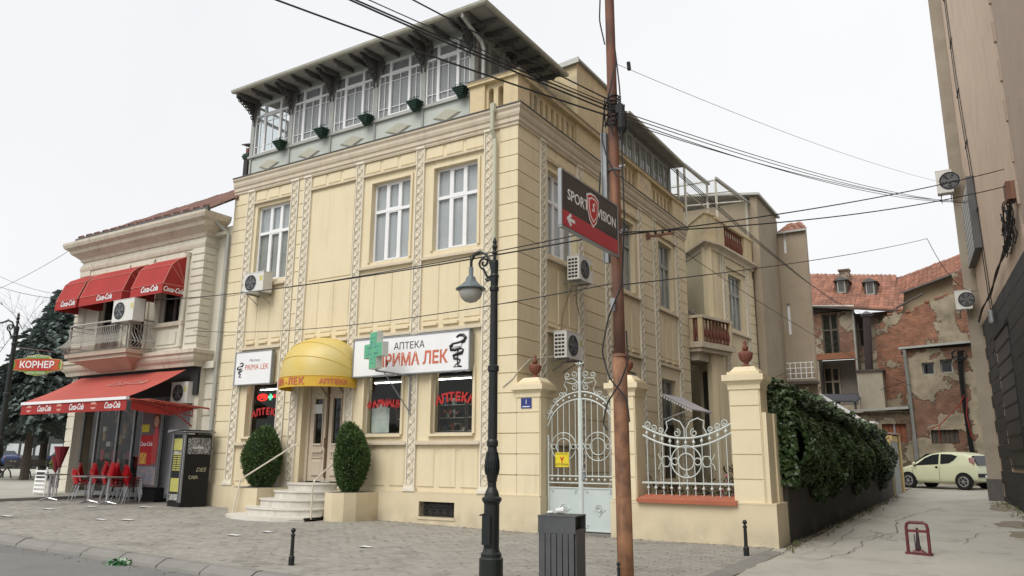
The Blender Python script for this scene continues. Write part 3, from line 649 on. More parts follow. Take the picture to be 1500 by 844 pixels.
# roof veranda (front)
VF = Fr(0, .22, 1, 0, 0, -1); VX0, VX1 = -9.80, -1.42; VS = Fr(VX1, 0, 0, 1, 1, 0)
mb = MB(); VF.box(mb, VX0, VX1, 9.74, 10.46, -.15, 0); mb.box(VX0, VX0+.1, .22, 4, 9.74, 10.46); VS.box(mb, .22, 4, 9.74, 10.46, -.15, 0); mb.build('veranda_dado', GPN, B)
posts = [-9.74, -8.05, -6.38, -4.72, -3.06, -1.48]
for i, x in enumerate(posts):
    mb = MB(); VF.box(mb, x-.075, x+.075, 10.4, 12.35, -.12, .035); VF.box(mb, x-.035, x+.035, 9.76, 10.4, 0, .04); mb.build('veranda_post', GWD, B)
for a, b in zip(posts, posts[1:]):
    window(VF, (a+.075, b-.075, 10.52, 12.2), d=-.0, mull=(.27, .73), tr=.76, fm=WHT, cm=None if a < -9 else CURV, bars=((.5,), (.2, .84)), fwd=.045, cd=.05, mt=.027)
    c = (a+b)/2; mb = MB()       # diamond boards on the dado
    for s_, dd in ((1, .02), (.86, .035)): VF.poly(mb, [(c-.44*s_, 10.10), (c, 10.10-.17*s_), (c+.44*s_, 10.10), (c, 10.10+.17*s_)], 0, dd)
    mb.build('diamond_board', mat('beige_grey_board', (.46, .45, .36), (.38, .37, .3), streak=.3, sc=(.3,.29,.24)), B)
mb = MB(); VF.box(mb, VX0-.04, VX1+.03, 10.44, 10.52, -.05, .07); VS.box(mb, .15, 4, 10.44, 10.52, -.05, .05); mb.build('window_sill', ZNC, B)
mb = MB(); VF.box(mb, VX0, VX1+.03, 12.2, 12.42, -.12, .05); VS.box(mb, .2, 4, 12.2, 12.42, -.1, .05); mb.build('veranda_beam', GWD, B)
for y0, y1 in ((.3, 1.5), (1.6, 2.8)): window(VS, (y0, y1, 10.52, 12.2), d=-.02, mull=(.5,), tr=None, fm=GWD, cm=CURV, cd=.05)
for q in ((1.5, 1.6, 10.5, 12.3, -.1, .02), (2.8, 4.05, 10.5, 12.3, -.1, .0), (.16, .3, 10.5, 12.3, -.1, .02)): mb = MB(); VS.box(mb, *q); mb.build('veranda_post', GWD, B)
window(Fr(VX0+.08, 0, 0, 1, -1, 0), (.3, 3.9, 10.52, 12.2), d=0, mull=(.33, .66), tr=.76, cm=None); window(Fr(0, 4.0, 1, 0, 0, 1), (-9.7, -8.1, 10.52, 12.2), d=0, mull=(.33, .66), tr=.76, cm=None, bars=((.5,), (.2, .8)))
# carved brackets
def bracket(x, side=0):
    fr = VF; mb = MB(); prj = .72
    mb.add([], [])
    Q = Fr(x, .22, 0, -1, 1, 0)       # u runs outwards from the wall
    Q.poly(mb, [(0, 11.62), (.05, 11.66), (.09, 11.85), (.2, 12.02), (.36, 12.12), (prj, 12.2), (prj, 12.3), (0, 12.34)], -.03, .03)
    for k in range(6):
        t = k/5; Q.tube(mb, [(a, b, 0) for a, b in scroll(.1+.5*t, 11.78+.38*t**.6, .075, pi, 1.2, 9)], .022, 4)
    for sg in (-1, 1):                # side wings spread along the beam
        pts = [(x+sg*.05, 11.5, .05), (x+sg*.08, 11.75, .06), (x+sg*.16, 11.98, .06), (x+sg*.30, 12.18, .05)]
        if VX0-.1 < x+sg*.36 < VX1+.3:
            fr.tube(mb, pts, [.022, .025, .028, .028], 5); fr.poly(mb, [(x+sg*.05, 11.75), (x+sg*.10, 11.92), (x+sg*.2, 12.08), (x+sg*.32, 12.2), (x+sg*.05, 12.25)][::sg], .035, .07)
            for k in range(4): fr.tube(mb, [(a, b, .075) for a, b in scroll(x+sg*(.09+.06*k), 11.80+.10*k, .045, 0, 1.2, 8, sg)], .016, 4)
    mb.build('carved_bracket', DWD, B)
for x in posts: bracket(x)
# roof of the veranda: boarded soffit, rafter tails, gutter
RX0, RX1, RY0 = -9.72, -.62, -.60
mb = MB(); mb.hexa([(RX0, RY0, 12.26), (RX1, RY0, 12.26), (RX1-.8, 4.2, 12.75), (RX0, 4.2, 12.75), (RX0, RY0, 12.34), (RX1, RY0, 12.34), (RX1-.8, 4.2, 12.85), (RX0, 4.2, 12.85)])
mb.hexa([(RX1-.85, RY0, 12.262), (RX1, RY0, 12.262), (RX1, 3.6, 12.262), (RX1-.85, 3.6, 12.5), (RX1-.85, RY0, 12.342), (RX1, RY0, 12.342), (RX1, 3.6, 12.342), (RX1-.85, 3.6, 12.6)]); mb.build('veranda_roof', SOF, B)
k = 0
x = RX0+.2
while x < RX1-.2:
    mb = MB(); Q = Fr(x, .2, 0, -1, 1, 0); Q.poly(mb, [(0, 12.2), (.5, 12.13), (.62, 12.12), (.70, 12.17), (.77, 12.16), (.8, 12.26), (0, 12.3)], -.03, .03); mb.build('rafter_tail', DWD, B); x += .56
for y in (.0, .55, 1.1, 1.65, 2.2, 2.75, 3.3):
    mb = MB(); Q = Fr(VX1, y, 1, 0, 0, 1); Q.poly(mb, [(0, 12.2), (.5, 12.12), (.6, 12.1), (.67, 12.16), (.74, 12.15), (.78, 12.26), (0, 12.3)], -.03, .03); mb.build('rafter_tail', DWD, B)
def halfpipe(path, r=.07, z=12.3):
    pr_ = [(r+r*cos(a), z+r*sin(a)) for a in [pi+pi*i/6 for i in range(7)]]+[(r*2.1, z+.015), (0-.01, z+.015)]
    return sweep(path, pr_)
halfpipe([(RX0, RY0), (RX1, RY0), (RX1, 3.6)]).build('gutter', GUT, B)
mb = MB(); mb.tube([(-1.25, -.62, 12.28), (-1.25, -.60, 12.15), (-1.12, .05, 11.75), (-1.1, .12, 11.6), (-1.1, .12, 10.7)], .05, 8, ); mb.build('downpipe', ZNC, B)
# stuccoed attic block and rear veranda over the side
mb = MB(); mb.hexa([(-5, 3.95, 9.7), (-.4, 3.95, 9.7), (-.4, 6.55, 9.7), (-5, 6.55, 9.7), (-5, 3.95, 12.3), (-.4, 3.95, 12.84), (-.4, 6.55, 12.84), (-5, 6.55, 12.3)]); mb.build('attic_wall', YOLD, B)
mb = MB(); mb.hexa([(-5.1, 3.85, 12.36), (-.3, 3.85, 12.86), (-.3, 6.65, 12.86), (-5.1, 6.65, 12.36), (-5.1, 3.85, 12.41), (-.3, 3.85, 12.92), (-.3, 6.65, 12.92), (-5.1, 6.65, 12.41)]); mb.hexa([(-1.25, 3.82, 12.70), (-.28, 3.82, 12.76), (-.28, 3.86, 12.76), (-1.25, 3.86, 12.70), (-1.25, 3.82, 12.84), (-.28, 3.82, 12.93), (-.28, 3.86, 12.93), (-1.25, 3.86, 12.84)]); mb.build('attic_cap', ZNC, B)
VR = Fr(-.45, 0, 0, 1, 1, 0)
for a, b in ((6.65, 8.2), (8.3, 9.9), (10.0, 11.6)): window(VR, (a, b, 10.66, 12.1), d=0, mull=(.3, .65), tr=None, fm=GWD, cm=LACE, bars=((.5,), (.25, .7)), cd=.06, mt=.025)
mb = MB()
for y in (6.6, 8.25, 9.95, 11.65): VR.box(mb, y-.06, y+.06, 10.6, 12.15, -.1, .03)
VR.box(mb, 6.6, 11.7, 12.1, 12.3, -.1, .03); mb.box(-3, -.45, 11.6, 11.7, 9.7, 12.2); mb.box(-3.1, -.5, 6.6, 11.6, 9.7, 10.66); mb.build('veranda_post', GWD, B)
mb = MB(); mb.hexa([(-3.5, 6.6, 12.6), (.02, 6.6, 12.2), (.02, 11.9, 12.2), (-3.5, 11.9, 12.6), (-3.5, 6.6, 12.68), (.02, 6.6, 12.28), (.02, 11.9, 12.28), (-3.5, 11.9, 12.68)]); mb.build('veranda_roof', SOF, B)
halfpipe([(0, 6.6), (0, 11.9)], .06, 12.25).build('gutter', GUT, B)
# downpipe on the front beside the corner
mb = MB(); mb.tube([(-.6, -.12, 9.78), (-.6, -.2, 9.7), (-.6, -.2, 9.15), (-.58, -.09, 8.95), (-.58, -.09, .8)], .052, 8); mb.lathe([(.06, 0), (.075, .02), (.085, .22), (.06, .24)], (-.6, -.17, 9.6), 8); mb.build('downpipe', mat('pale_green_pipe', (.50, .50, .38), (.42, .42, .31), rough=.5, streak=.4, sc=(.3, .27, .2)), B)
# rear wing, balcony and terrace frame (parts of the same house)
WA, WB_, WC = (.40, 12.95), (.60, 13.5), (.96, 17.45)
wd_ = (Vector(WC)-Vector(WB_)); wl = wd_.length; wd_.normalize(); WF = Fr(WB_[0], WB_[1], wd_.x, wd_.y, wd_.y, -wd_.x)
dd = Vector(WA)-Vector((-1.6, 15.3)); dl = dd.length; dd.normalize(); DF = Fr(-1.6, 15.3, dd.x, dd.y, dd.y, -dd.x)
ww = (1.22, 2.6, 6.45, 8.6)
wall(WF, 0, wl, -.1, 9.3, [ww], -.03).build('wing_wall', YEL, B)
wall(DF, 0, dl, -.1, 9.3, [(dl-1.15, dl-.45, 2.4, 4.7)], 0, .2).build('wing_wall', YEL, B)
q = Vector(WB_)-Vector(WA); ql = q.length; q.normalize(); QF = Fr(WA[0], WA[1], q.x, q.y, q.y, -q.x)
wall(QF, 0, ql, -.1, 9.3, [], 0, .2).build('wing_wall', YEL, B)
mb = MB(); DF.box(mb, dl-1.15, dl-.45, 2.4, 4.7, -.2, -.12); mb.build('side_door', OLDW, B)
window(WF, ww, fm=GWD, cm=LACE, tr=.66)
mm = {}
for n in range(0, 20):
    hh = H1 if n < 6 else H2; z = zc(n)
    for a, b in ((0, .0), (3.25, wl)):
        if b-a < .1: continue
        if (hh, a) not in mm: mb = MB(); WF.box(mb, a, b, 0, hh-.022, -.06, 0); mm[(hh, a)] = o = mb.build('stone_block', YEL2, B, local=True)
        else: o = mm[(hh, a)].copy(); COL.objects.link(o)
        o.location = Vector((0, 0, z+.011))-B.location
strip(WF, .55, .85, PZ, 9.2); strip(WF, 2.95, 3.2, PZ, 9.2)
mould(WF, 0, 3.2, 6.24, .08, .07); mould(WF, .9, 2.95, 8.8, .06, .05)
for k in range(3): panel(WF, .92+.66*k, 1.5+.66*k, 4.72, 6.1)
WP = [(-1.6, 15.3), WA, WB_, WC]
sweep(WP, [(-.05, 9.2), (.03, 9.2), (.05, 9.32), (.12, 9.38), (.2, 9.42), (.2, 9.5), (-.05, 9.55)]).build('cornice', CRM, B)
sweep(WP[:3], [(-.2, 9.5), (0.02, 9.5), (.02, 10.55), (.07, 10.6), (.07, 10.66), (-.2, 10.66)]).build('parapet', YOLD, B)
mb = MB(); WF.box(mb, 0, .9, 9.5, 10.5, -.2, 0.02); WF.box(mb, 3.1, wl, 9.5, 10.5, -.2, 0.02); WF.box(mb, .9, 3.1, 9.5, 9.62, -.2, 0.02); mb.build('parapet', YOLD, B)
mb = MB(); WF.box(mb, -.05, wl+.03, 10.5, 10.62, -.24, .07); mb.build('parapet_rail', YOLD, B)
BAL = [(.045, 0), (.06, .03), (.03, .07), (.045, .12), (.075, .25), (.07, .36), (.035, .5), (.03, .62), (.05, .66), (.03, .7), (.06, .75), (.06, .78)]
def baluster(x, y, z, h, parent=B, m=TER, first=[]):
    if not first: mb = MB(); mb.lathe([(r, zz) for r, zz in BAL], (0, 0, 0), 8); o = mb.build('baluster', m, parent, smooth=True, local=True); first.append(o)
    else: o = first[0].copy(); COL.objects.link(o)
    o.location = Vector((x, y, z))-parent.location; o.scale = (1, 1, h/.78)
for k in range(9): p = WF.p(1.02+.245*k, 0, -.09); baluster(p[0], p[1], 9.62, .88)
mb = MB(); mb.prism([(-3, 15.35), (-1.6, 15.35), (.38, 13.0), (.58, 13.5), (.9, 17.4), (-3, 17.4)], 9.3, 9.45); mb.box(-3, -2.9, 11.8, 17.4, 0, 9.3); mb.box(-3, .9, 17.3, 17.42, 0, 10.5); mb.build('flat_roof', ZNC, B)
mb = MB(); mb.prism([(-.5, 11.82), (.44, 11.85), (1.02, 13.95), (-.5, 13.95)], 5.38, 5.58); mb.prism([(-.5, 11.9), (.36, 11.92), (.9, 13.85), (-.5, 13.85)], 5.24, 5.38); mb.prism([(-.5, 12.1), (.2, 12.1), (.42, 13.6), (-.5, 13.6)], 4.95, 5.28); mb.build('balcony_slab', CRM, B)
for (x, y) in ((.02, 11.98), (.36, 11.98), (.88, 13.78)): mb = MB(); mb.box(x-.08, x+.08, y-.08, y+.08, 5.58, 6.46); mb.build('balcony_post', YOLD, B)
for t in (.35, .7): baluster(.02+.32*t, 11.98, 5.62, .82)
for k in range(8): t = (k+.7)/8.4; baluster(.36+.52*t, 11.98+1.8*t, 5.62, .82)
for k in range(2): baluster(-.12-.14*k, 11.98, 5.62, .82)
mb = MB(); mb.prism([(-.5, 11.86), (.46, 11.88), (1.0, 13.9), (.76, 13.9), (.26, 12.1), (-.5, 12.1)], 6.44, 6.54); mb.build('balcony_rail', CRM, B)
mb = MB(); TP = lambda x, y, z: (x, y, z)
def bars(pts, s=.045):
    for a, b in pts: mb.tube([a, b], s, 4)
PA, PB, PC, PD, PE = (-.25, 12.0), (.05, 11.9), (.15, 14.3), (.52, 13.9), (1.0, 19.0)
zt = 12.2
bars([((PB[0], PB[1], 9.75), (PB[0], PB[1], zt)), ((PA[0], PA[1], 10.6), (PA[0], PA[1], zt)), ((PC[0], PC[1], 9.7), (PC[0], PC[1], zt)), ((PD[0]+.1, PD[1], 8.4), (PD[0]+.1, PD[1], zt)),
      ((-2.6, 15, 9.5), (-2.6, 15, zt+.3)), ((-2.6, 12, 9.5), (-2.6, 12, zt+.3)), ((-2.6, 19, 9.5), (-2.6, 19, zt+.3)), ((.9, 17.3, 9.5), (.9, 17.3, zt))])
bars([((PB[0], PB[1], zt), (PC[0], PC[1], zt)), ((-2.6, 12, zt+.3), (PB[0], PB[1], zt)), ((-2.6, 14.6, zt+.3), (PD[0]+.1, PD[1], zt)), ((-2.6, 17, zt+.3), (.9, 17, zt)), ((PD[0]+.1, PD[1], zt), (PE[0], PE[1], zt)), ((-2.6, 12, zt+.3), (-2.6, 19, zt+.3)),
      ((PB[0], PB[1], 11.2), (PC[0], PC[1], 11.2)), ((-2.6, 12, 11.2), (-2.6, 19, 11.2)), ((-2.6, 15.5, zt+.3), (.8, 15.5, zt)), ((PA[0], PA[1], 11.2), (-2.6, 12, 11.2))], .03)
mb.build('terrace_frame', mat('cream_steel', (.62, .60, .52), bump=.05), B, kind=None)
mb = MB(); mb.hexa([(-2.7, 11.9, zt+.34), (.1, 11.9, zt+.03), (.2, 14.4, zt+.03), (-2.7, 14.4, zt+.34), (-2.7, 11.9, zt+.36), (.1, 11.9, zt+.05), (.2, 14.4, zt+.05), (-2.7, 14.4, zt+.36)])
mb.hexa([(-2.7, 14.4, zt+.34), (.65, 13.8, zt+.03), (1.1, 19.1, zt+.03), (-2.7, 19.1, zt+.34), (-2.7, 14.4, zt+.36), (.65, 13.8, zt+.05), (1.1, 19.1, zt+.05), (-2.7, 19.1, zt+.36)]); mb.build('terrace_glazing', glass('roof_glazing', (.97, .98, .98), .0), B)
sweep([(.05, 11.85), (.2, 14.35)], [(0, 12.2), (.07, 12.2), (.07, 12.3), (0, 12.3)]).build('gutter', ZNC, B)
sweep([(.62, 13.8), (1.1, 19.0)], [(0, 12.2), (.07, 12.2), (.07, 12.3), (0, 12.3)]).build('gutter', ZNC, B)
# metal canopy over the side door
cn = thing('door_canopy', 'small grey metal canopy with scalloped white edge over the side door behind the railing', 'canopy', (0, 9.7, 3))
mb = MB(); mb.hexa([(0, 8.75, 3.5), (1.0, 8.75, 2.98), (1.0, 10.75, 2.98), (0, 10.75, 3.5), (0, 8.75, 3.54), (1.0, 8.75, 3.02), (1.0, 10.75, 3.02), (0, 10.75, 3.54)]); mb.build('canopy_sheet', mat('lilac_grey_sheet', (.45, .43, .45), bump=.05), cn)
mb = MB()
for k in range(12): x = .04+.083*k; mb.sphere((x, 8.74, 3.46-.52*x), .035, 6, 4, (1, .2, 1))
for y in (8.8, 10.7): mb.tube([(0, y, 2.7), (.9, y, 3.0)], .012, 4)
mb.build('scalloped_edge', WHT, cn)
# chimney flue at the left end
ch = thing('chimney', 'dark green capped chimney pipe at the left end of the roof veranda', 'chimney', (-9.86, .35, 9.7))
mb = MB(); mb.box(-10.06, -9.88, .2, .42, 9.7, 10.66); mb.build('shaft', mat('dark_brown_duct', (.05, .045, .04), (.03, .03, .03), bump=.2), ch)
mb = MB(); 
for k, e in enumerate((.03, .05, .03)): mb.box(-10.06-e, -9.88+e, .2-e, .42+e, 10.5+.06*k, 10.55+.06*k)
mb.build('collar', mat('dark_green_metal', (.03, .07, .045), (.02, .05, .03), bump=.1), ch)
mb = MB(); mb.box(-10.03, -9.91, .23, .39, 10.68, 10.86); mb.build('flue_pot', TER, ch)
mb = MB(); mb.hexa([(-10.14, .12, 10.97), (-9.8, .12, 10.93), (-9.8, .5, 10.97), (-10.14, .5, 11.0), (-10.14, .12, 10.99), (-9.8, .12, 10.95), (-9.8, .5, 10.99), (-10.14, .5, 11.02)]); mb.tube([(-10.05, .25, 10.85), (-10.05, .25, 10.97)], .008, 4); mb.tube([(-9.9, .25, 10.85), (-9.9, .25, 10.95)], .008, 4); mb.build('rain_cap', COP, ch)
# hanging planter boxes on the veranda sill
LB5 = ['green slatted planter box below the leftmost veranda post gap', 'green slatted planter box on the second veranda post from the left', 'green slatted planter box on the third veranda post from the left', 'green slatted planter box on the fourth veranda post from the left', 'green slatted planter box beside the corner parapet']
GPB = mat('dark_green_paint', (.02, .055, .035), (.012, .035, .025), bump=.2)
first = None
for i, x in enumerate((-8.28, -6.58, -4.9, -3.2, -1.72)):
    if first is None:
        t = first = thing('planter_box', LB5[i], 'planter', (x, 0, 10.5), 'green planter boxes along the roof veranda')
        for k in range(5):
            r = .09+.022*k; z = 10.43+.042*k
            mb = MB(); q = [(x-r*1.2, .15-.0), (x+r*1.2, .15), (x+r, .06-r), (x-r, .06-r)]; mb.prism(q, z, z+.03); mb.build('slat', GPB, t)
        mb = MB(); mb.prism([(x-.12, .14), (x+.12, .14), (x+.08, 0), (x-.08, 0)], 10.40, 10.6); mb.build('tray', GPB, t)
        mb = MB(); mb.tube([(x-.15, -.0, 10.6), (x-.15, -.0, 10.74), (x+.15, -.0, 10.74), (x+.15, -.0, 10.6)], .008, 4); mb.tube([(x, .0, 10.64), (x+.02, 0, 10.76)], .02, 4); mb.build('wire_hoop', GPB, t)
    else:
        t = copy_tree(first); t.location.x = x; t['label'] = LB5[i]
lg = thing('veranda_lantern', 'small hanging lantern under the veranda eaves at the corner', 'lantern', (-.95, 1.3, 11.6))
mb = MB(); mb.tube([(-.95, 1.3, 12.25), (-.95, 1.3, 11.95)], .012, 4); mb.lathe([(.02, .28), (.12, .2), (.13, .17)], (-.95, 1.3, 11.7), 6); mb.lathe([(.04, -.12), (.02, -.1), (.02, -.9)], (-.95, 1.3, 11.7), 6); mb.build('lantern_cap', BLK, lg)
mb = MB(); mb.lathe([(.05, 0), (.1, .17)], (-.95, 1.3, 11.7), 6); mb.build('lantern_glass', GLSD, lg)
# ================================================================== signs, awning, steps at the shop
sg = thing('pharmacy_sign', 'long white sign reading АПТЕКА ПРИМА ЛЕК with a black snake and bowl', 'sign', (-2.95, -.15, 3.9))
mb = MB(); FR.box(mb, -4.70, -1.17, 3.46, 4.38, .05, .17); mb.build('sign_panel', SGNW, sg)
mb = MB()
for q in ((-4.72, -1.15, 3.44, 3.47), (-4.72, -1.15, 4.37, 4.40), (-4.72, -4.69, 3.46, 4.38), (-1.18, -1.15, 3.46, 4.38)): FR.box(mb, *q, .04, .185)
mb.build('sign_frame', GRYM, sg)
text('АПТЕКА', .235, BKL, FR, -2.93, 4.13, .172, sg, ext=.003)
text('ПРИМА ЛЕК', .41, RDL, FR, -2.86, 3.79, .172, sg, ext=.003, sx=.88, off=.012)
def snake(fr, cx, cz, s, d, parent):
    mb = MB()
    P = [(.25, .47), (.5, .42), (.62, .25), (.45, .1), (.1, .16), (-.2, .28), (-.3, .5)]
    pts = [(-.05, .98), (.1, 1.06), (.3, 1.04), (.42, .93), (.34, .80), (.12, .74), (-.18, .70), (-.36, .6), (-.34, .47), (-.1, .44), (.18, .50), (.32, .42), (.24, .3), (-.02, .26), (-.2, .2), (-.16, .08), (.05, .06), (.16, -.0), (.1, -.12), (-.05, -.16), (-.13, -.24)]
    r = [.035+.05*sin(pi*min(1, (i+1)/12)) if i < 12 else .085*(1-(i-11)/12) for i in range(len(pts))]
    mb.tube([fr.p(cx+x*s, cz+(z-.45)*s, d) for x, z in pts], [max(.015, q)*s for q in r], 5)
    mb.tube([fr.p(cx+x*s, cz+(z-.45)*s, d) for x, z in ((.0, .5), (.04, .3), (.0, .05), (.05, -.22), (.22, -.28))], .04*s, 4)
    fr.tube(mb, [(cx-.2*s, cz-.72*s, d), (cx+.25*s, cz-.72*s, d)], .02*s, 4)
    mb.build('snake_emblem', BKL, parent)
    mb = MB(); fr.poly(mb, [(cx-.22*s, cz+.42*s), (cx-.18*s, cz+.12*s), (cx+.2*s, cz+.14*s), (cx+.24*s, cz+.40*s)], d-.01, d+.05*s); mb.build('bowl_emblem', SGNW, parent)
snake(FR, -1.5, 3.94, .55, .17, sg)
sg = thing('pharmacy_sign', 'small square white sign reading PRIMA LEK above the left shop window', 'sign', (-8.45, -.15, 3.9))
mb = MB(); FR.box(mb, -9.2, -7.74, 3.46, 4.36, .05, .14); mb.build('sign_panel', SGNW, sg)
mb = MB()
for q in ((-9.22, -7.72, 3.44, 3.465), (-9.22, -7.72, 4.35, 4.375), (-9.22, -9.19, 3.46, 4.36), (-7.75, -7.72, 3.46, 4.36)): FR.box(mb, *q, .04, .15)
mb.build('sign_frame', GRYM, sg)
text('PRIMA LEK', .215, RDL, FR, -8.32, 3.92, .142, sg, ext=.002, sx=.95)
text('Pharmacy', .11, mat('grey_print', (.35, .33, .36), bump=0), FR, -8.42, 4.12, .142, sg, ext=.002, shear=.2)
snake(FR, -9.0, 3.88, .3, .14, sg)
cr = thing('pharmacy_cross', 'green pharmacy cross on a bracket projecting over the pavement', 'sign', (-3.2, -.8, 3.9))
def crossm(s, d0, d1, cx, cz, fr):
    a, b = s, s*.38; mb = MB(); fr.poly(mb, [(cx-b, cz-a), (cx+b, cz-a), (cx+b, cz-b), (cx+a, cz-b), (cx+a, cz+b), (cx+b, cz+b), (cx+b, cz+a), (cx-b, cz+a), (cx-b, cz+b), (cx-a, cz+b), (cx-a, cz-b), (cx-b, cz-b)], d0, d1); return mb
CFm = Fr(-3.42, -.80, .94, -.34, -.34, -.94)
crossm(.44, -.09, .07, 0, 3.97, CFm).build('cross_case', mat('pale_casing', (.6, .64, .6), bump=0), cr)
crossm(.42, .07, .08, 0, 3.97, CFm).build('cross_face', GRN, cr)
mb = MB()
for s_ in (.30, .2): 
    b = s_*.3; pts = [(-b, -s_), (b, -s_), (b, -b), (s_, -b), (s_, b), (b, b), (b, s_), (-b, s_), (-b, b), (-s_, b), (-s_, -b), (-b, -b)]
    mb.tube([CFm.p(x, 3.97+z, .085) for x, z in pts], .009, 4, closed=True)
mb.build('cross_tubes', mat('pale_led_tube', (.25, .55, .5), bump=0), cr)
mb = MB(); mb.tube([(-3.42, -.78, 3.50), (-2.95, -.04, 3.42)], .022, 4); mb.tube([(-3.3, -.6, 3.46), (-2.95, -.04, 2.55)], .014, 4); mb.tube([(-2.95, -.05, 2.5), (-2.95, -.05, 3.45)], .018, 4); mb.build('bracket', GRYM, cr)
# yellow half dome awning
aw = thing('yellow_awning', 'yellow dome awning over the pharmacy door with red lettering on its valance', 'awning', (-5.68, -.6, 3.8))
AC_, AR, AP, AZ, AH = -5.86, 1.15, 1.06, 3.46, 1.08
def dome(t, a):   # t: 0 valance .. pi/2 top ; a 0..pi across
    q = cos(t)**.75; return (AC_-AR*cos(a)*(1-.04*(1-q)) if False else AC_-AR*cos(a), -.02-AP*sin(a)*q, AZ+AH*sin(t)*sin(a)**.65)
mb = MB(); nt_, na = 16, 32
for i in range(nt_+1):
    for k in range(na+1): mb.v.append(dome(pi/2*i/nt_, pi*k/na))
for i in range(nt_):
    for k in range(na): a = i*(na+1)+k; mb.f.append((a, a+1, a+na+2, a+na+1))
mb.build('canopy', YAW_M, aw, smooth=True)
mb = MB()
for i in (0, 5, 10):
    t = pi/2*i/nt_; mb.tube([(p[0], p[1]-.006, p[2]+.004) for p in [dome(t, pi*k/na) for k in range(na+1)]], .006, 5)
mb.build('seam_piping', YVAL, aw)
mb = MB(); P = [dome(0, pi*k/na) for k in range(na+1)]
for i in range(na): a, b = P[i], P[i+1]; mb.hexa([(a[0], a[1], AZ-.26), (b[0], b[1], AZ-.26), (b[0]*.998+AC_*.002, b[1]+.008, AZ-.26), (a[0]*.998+AC_*.002, a[1]+.008, AZ-.26), (a[0], a[1], AZ), (b[0], b[1], AZ), (b[0]*.998+AC_*.002, b[1]+.008, AZ), (a[0]*.998+AC_*.002, a[1]+.008, AZ)])
mb.build('valance', YVAL, aw, smooth=False)
def dome_text(body, size, a_mid, zz):     # letters one by one along the curved valance
    arcs = []; n = len(body); step = size*.80
    for i, ch_ in enumerate(body):
        s_ = (i-(n-1)/2)*step; a = a_mid+s_/1.26
        p = (AC_-AR*cos(a), -.02-AP*sin(a)); t = Vector((AR*sin(a), -AP*cos(a))); t.normalize(); nn = Vector((t.y, -t.x))
        if ch_ != ' ': text(ch_, size, RDL, Fr(p[0], p[1], t.x, t.y, nn.x, nn.y), 0, zz, .012, aw, ext=.002, off=.006)
dome_text('ПРИМА-ЛЕК', .235, 1.22, AZ-.13); dome_text('АПТЕКА', .17, 2.55, AZ-.14)
# window lettering
def arc_text(body, u0, u1, z, bulge, size, d, parent, m=RDW):
    n = len(body)
    for i, ch_ in enumerate(body):
        t = (i+.5)/n*2-1; text(ch_, size, m, FR, (u0+u1)/2+t*(u1-u0)/2, z+bulge*(1-t*t), d, parent, ext=.002, off=.012, rot=-t*.22)
tw = thing('window_lettering', 'red arched lettering АПТЕКА on the right shop window', 'lettering', (-1.76, .15, 2.9)); arc_text('АПТЕКА', -2.3, -1.2, 2.78, .1, .27, -.11, tw)
tw = thing('window_lettering', 'red arched lettering ФАРМАЦИ on the middle shop window behind the cross bracket', 'lettering', (-3.8, .15, 2.9)); arc_text('ФАРМАЦИ', -4.42, -3.3, 2.74, .06, .22, -.11, tw)
tw = thing('window_lettering', 'red arched lettering АПТЕКА on the left shop window below the lit OPEN sign', 'lettering', (-8.2, .15, 2.9)); arc_text('АПТЕКА', -8.78, -7.66, 2.62, .1, .24, -.2, tw)
op = thing('open_sign', 'lit red OPEN sign with a small green cross hanging in the left shop window', 'sign', (-8.2, .26, 3.25))
mb = MB(); FR.box(mb, -8.72, -7.66, 2.98, 3.26, -.31, -.27); mb.build('sign_board', BLKM, op)
REM = mat('red_neon', (.9, .02, .01), emit=2.2, bump=0); GEM = mat('green_neon', (.1, .8, .4), emit=1.6, bump=0)
mb = MB(); mb.tube([FR.p(-8.46+.21*cos(a), 3.12+.09*sin(a), -.265) for a in [2*pi*k/20 for k in range(20)]], .01, 4, closed=True); mb.build('neon_ring', REM, op)
text('OPEN', .16, REM, FR, -8.46, 3.12, -.265, op, ext=.002, sx=.8); text('АПТЕКА', .12, REM, FR, -7.86, 3.13, -.265, op, ext=.002, sx=.8)
crossm(.085, -.268, -.262, -8.14, 3.12, FR).build('neon_cross', GEM, op)
# shelves and goods inside the shop
rs = random.Random(21)
def shelf(x0, x1, y, label):
    t = thing('shop_shelf', label, 'shelf', ((x0+x1)/2, y, .9))
    mb = MB(); 
    for x in (x0, x1-.04): mb.box(x, x+.04, y, y+.35, .7, 2.9)
    mb.build('shelf_upright', OLDW, t)
    mb = MB()
    for k in range(6): mb.box(x0+.04, x1-.04, y, y+.35, 1.2+.31*k, 1.22+.31*k)
    mb.build('shelf_board', mat('shelf_glass', (.5, .52, .5), bump=0), t)
    for k in range(6):
        cols = [(.5, .5, .48), (.45, .12, .08), (.12, .2, .32), (.5, .42, .25), (.25, .32, .22)]
        for j, c in enumerate(cols):
            mb = MB()
            for q in range(3):
                x = x0+.08+(x1-x0-.2)*rs.random(); mb.box(x, x+.05+.06*rs.random(), y+.05, y+.2, 1.221+.31*k, 1.28+.31*k+.14*rs.random())
            mb.build('medicine_box', mat('pack_%d' % j, c, bump=0), t, kind='stuff')
shelf(-2.75, -1.9, .8, 'medicine shelf seen through the right shop window, left part'); shelf(-1.85, -1.1, .75, 'medicine shelf seen through the right shop window, right part'); shelf(-4.1, -3.2, .85, 'medicine shelf seen through the middle shop window'); shelf(-8.7, -7.8, 1.0, 'medicine shelf seen through the left shop window')
po = thing('window_poster', 'pale blue poster standing in the lower left of the middle shop window', 'poster', (-4.1, .3, 2.1))
mb = MB(); FR.box(mb, -4.42, -3.85, 2.1, 2.70, -.29, -.28); FR.box(mb, -4.25, -3.9, 2.42, 2.8, -.278, -.27); mb.build('poster_sheet', mat('poster_print', (.45, .6, .72), (.8, .85, .88), scale=6, bump=0), po)
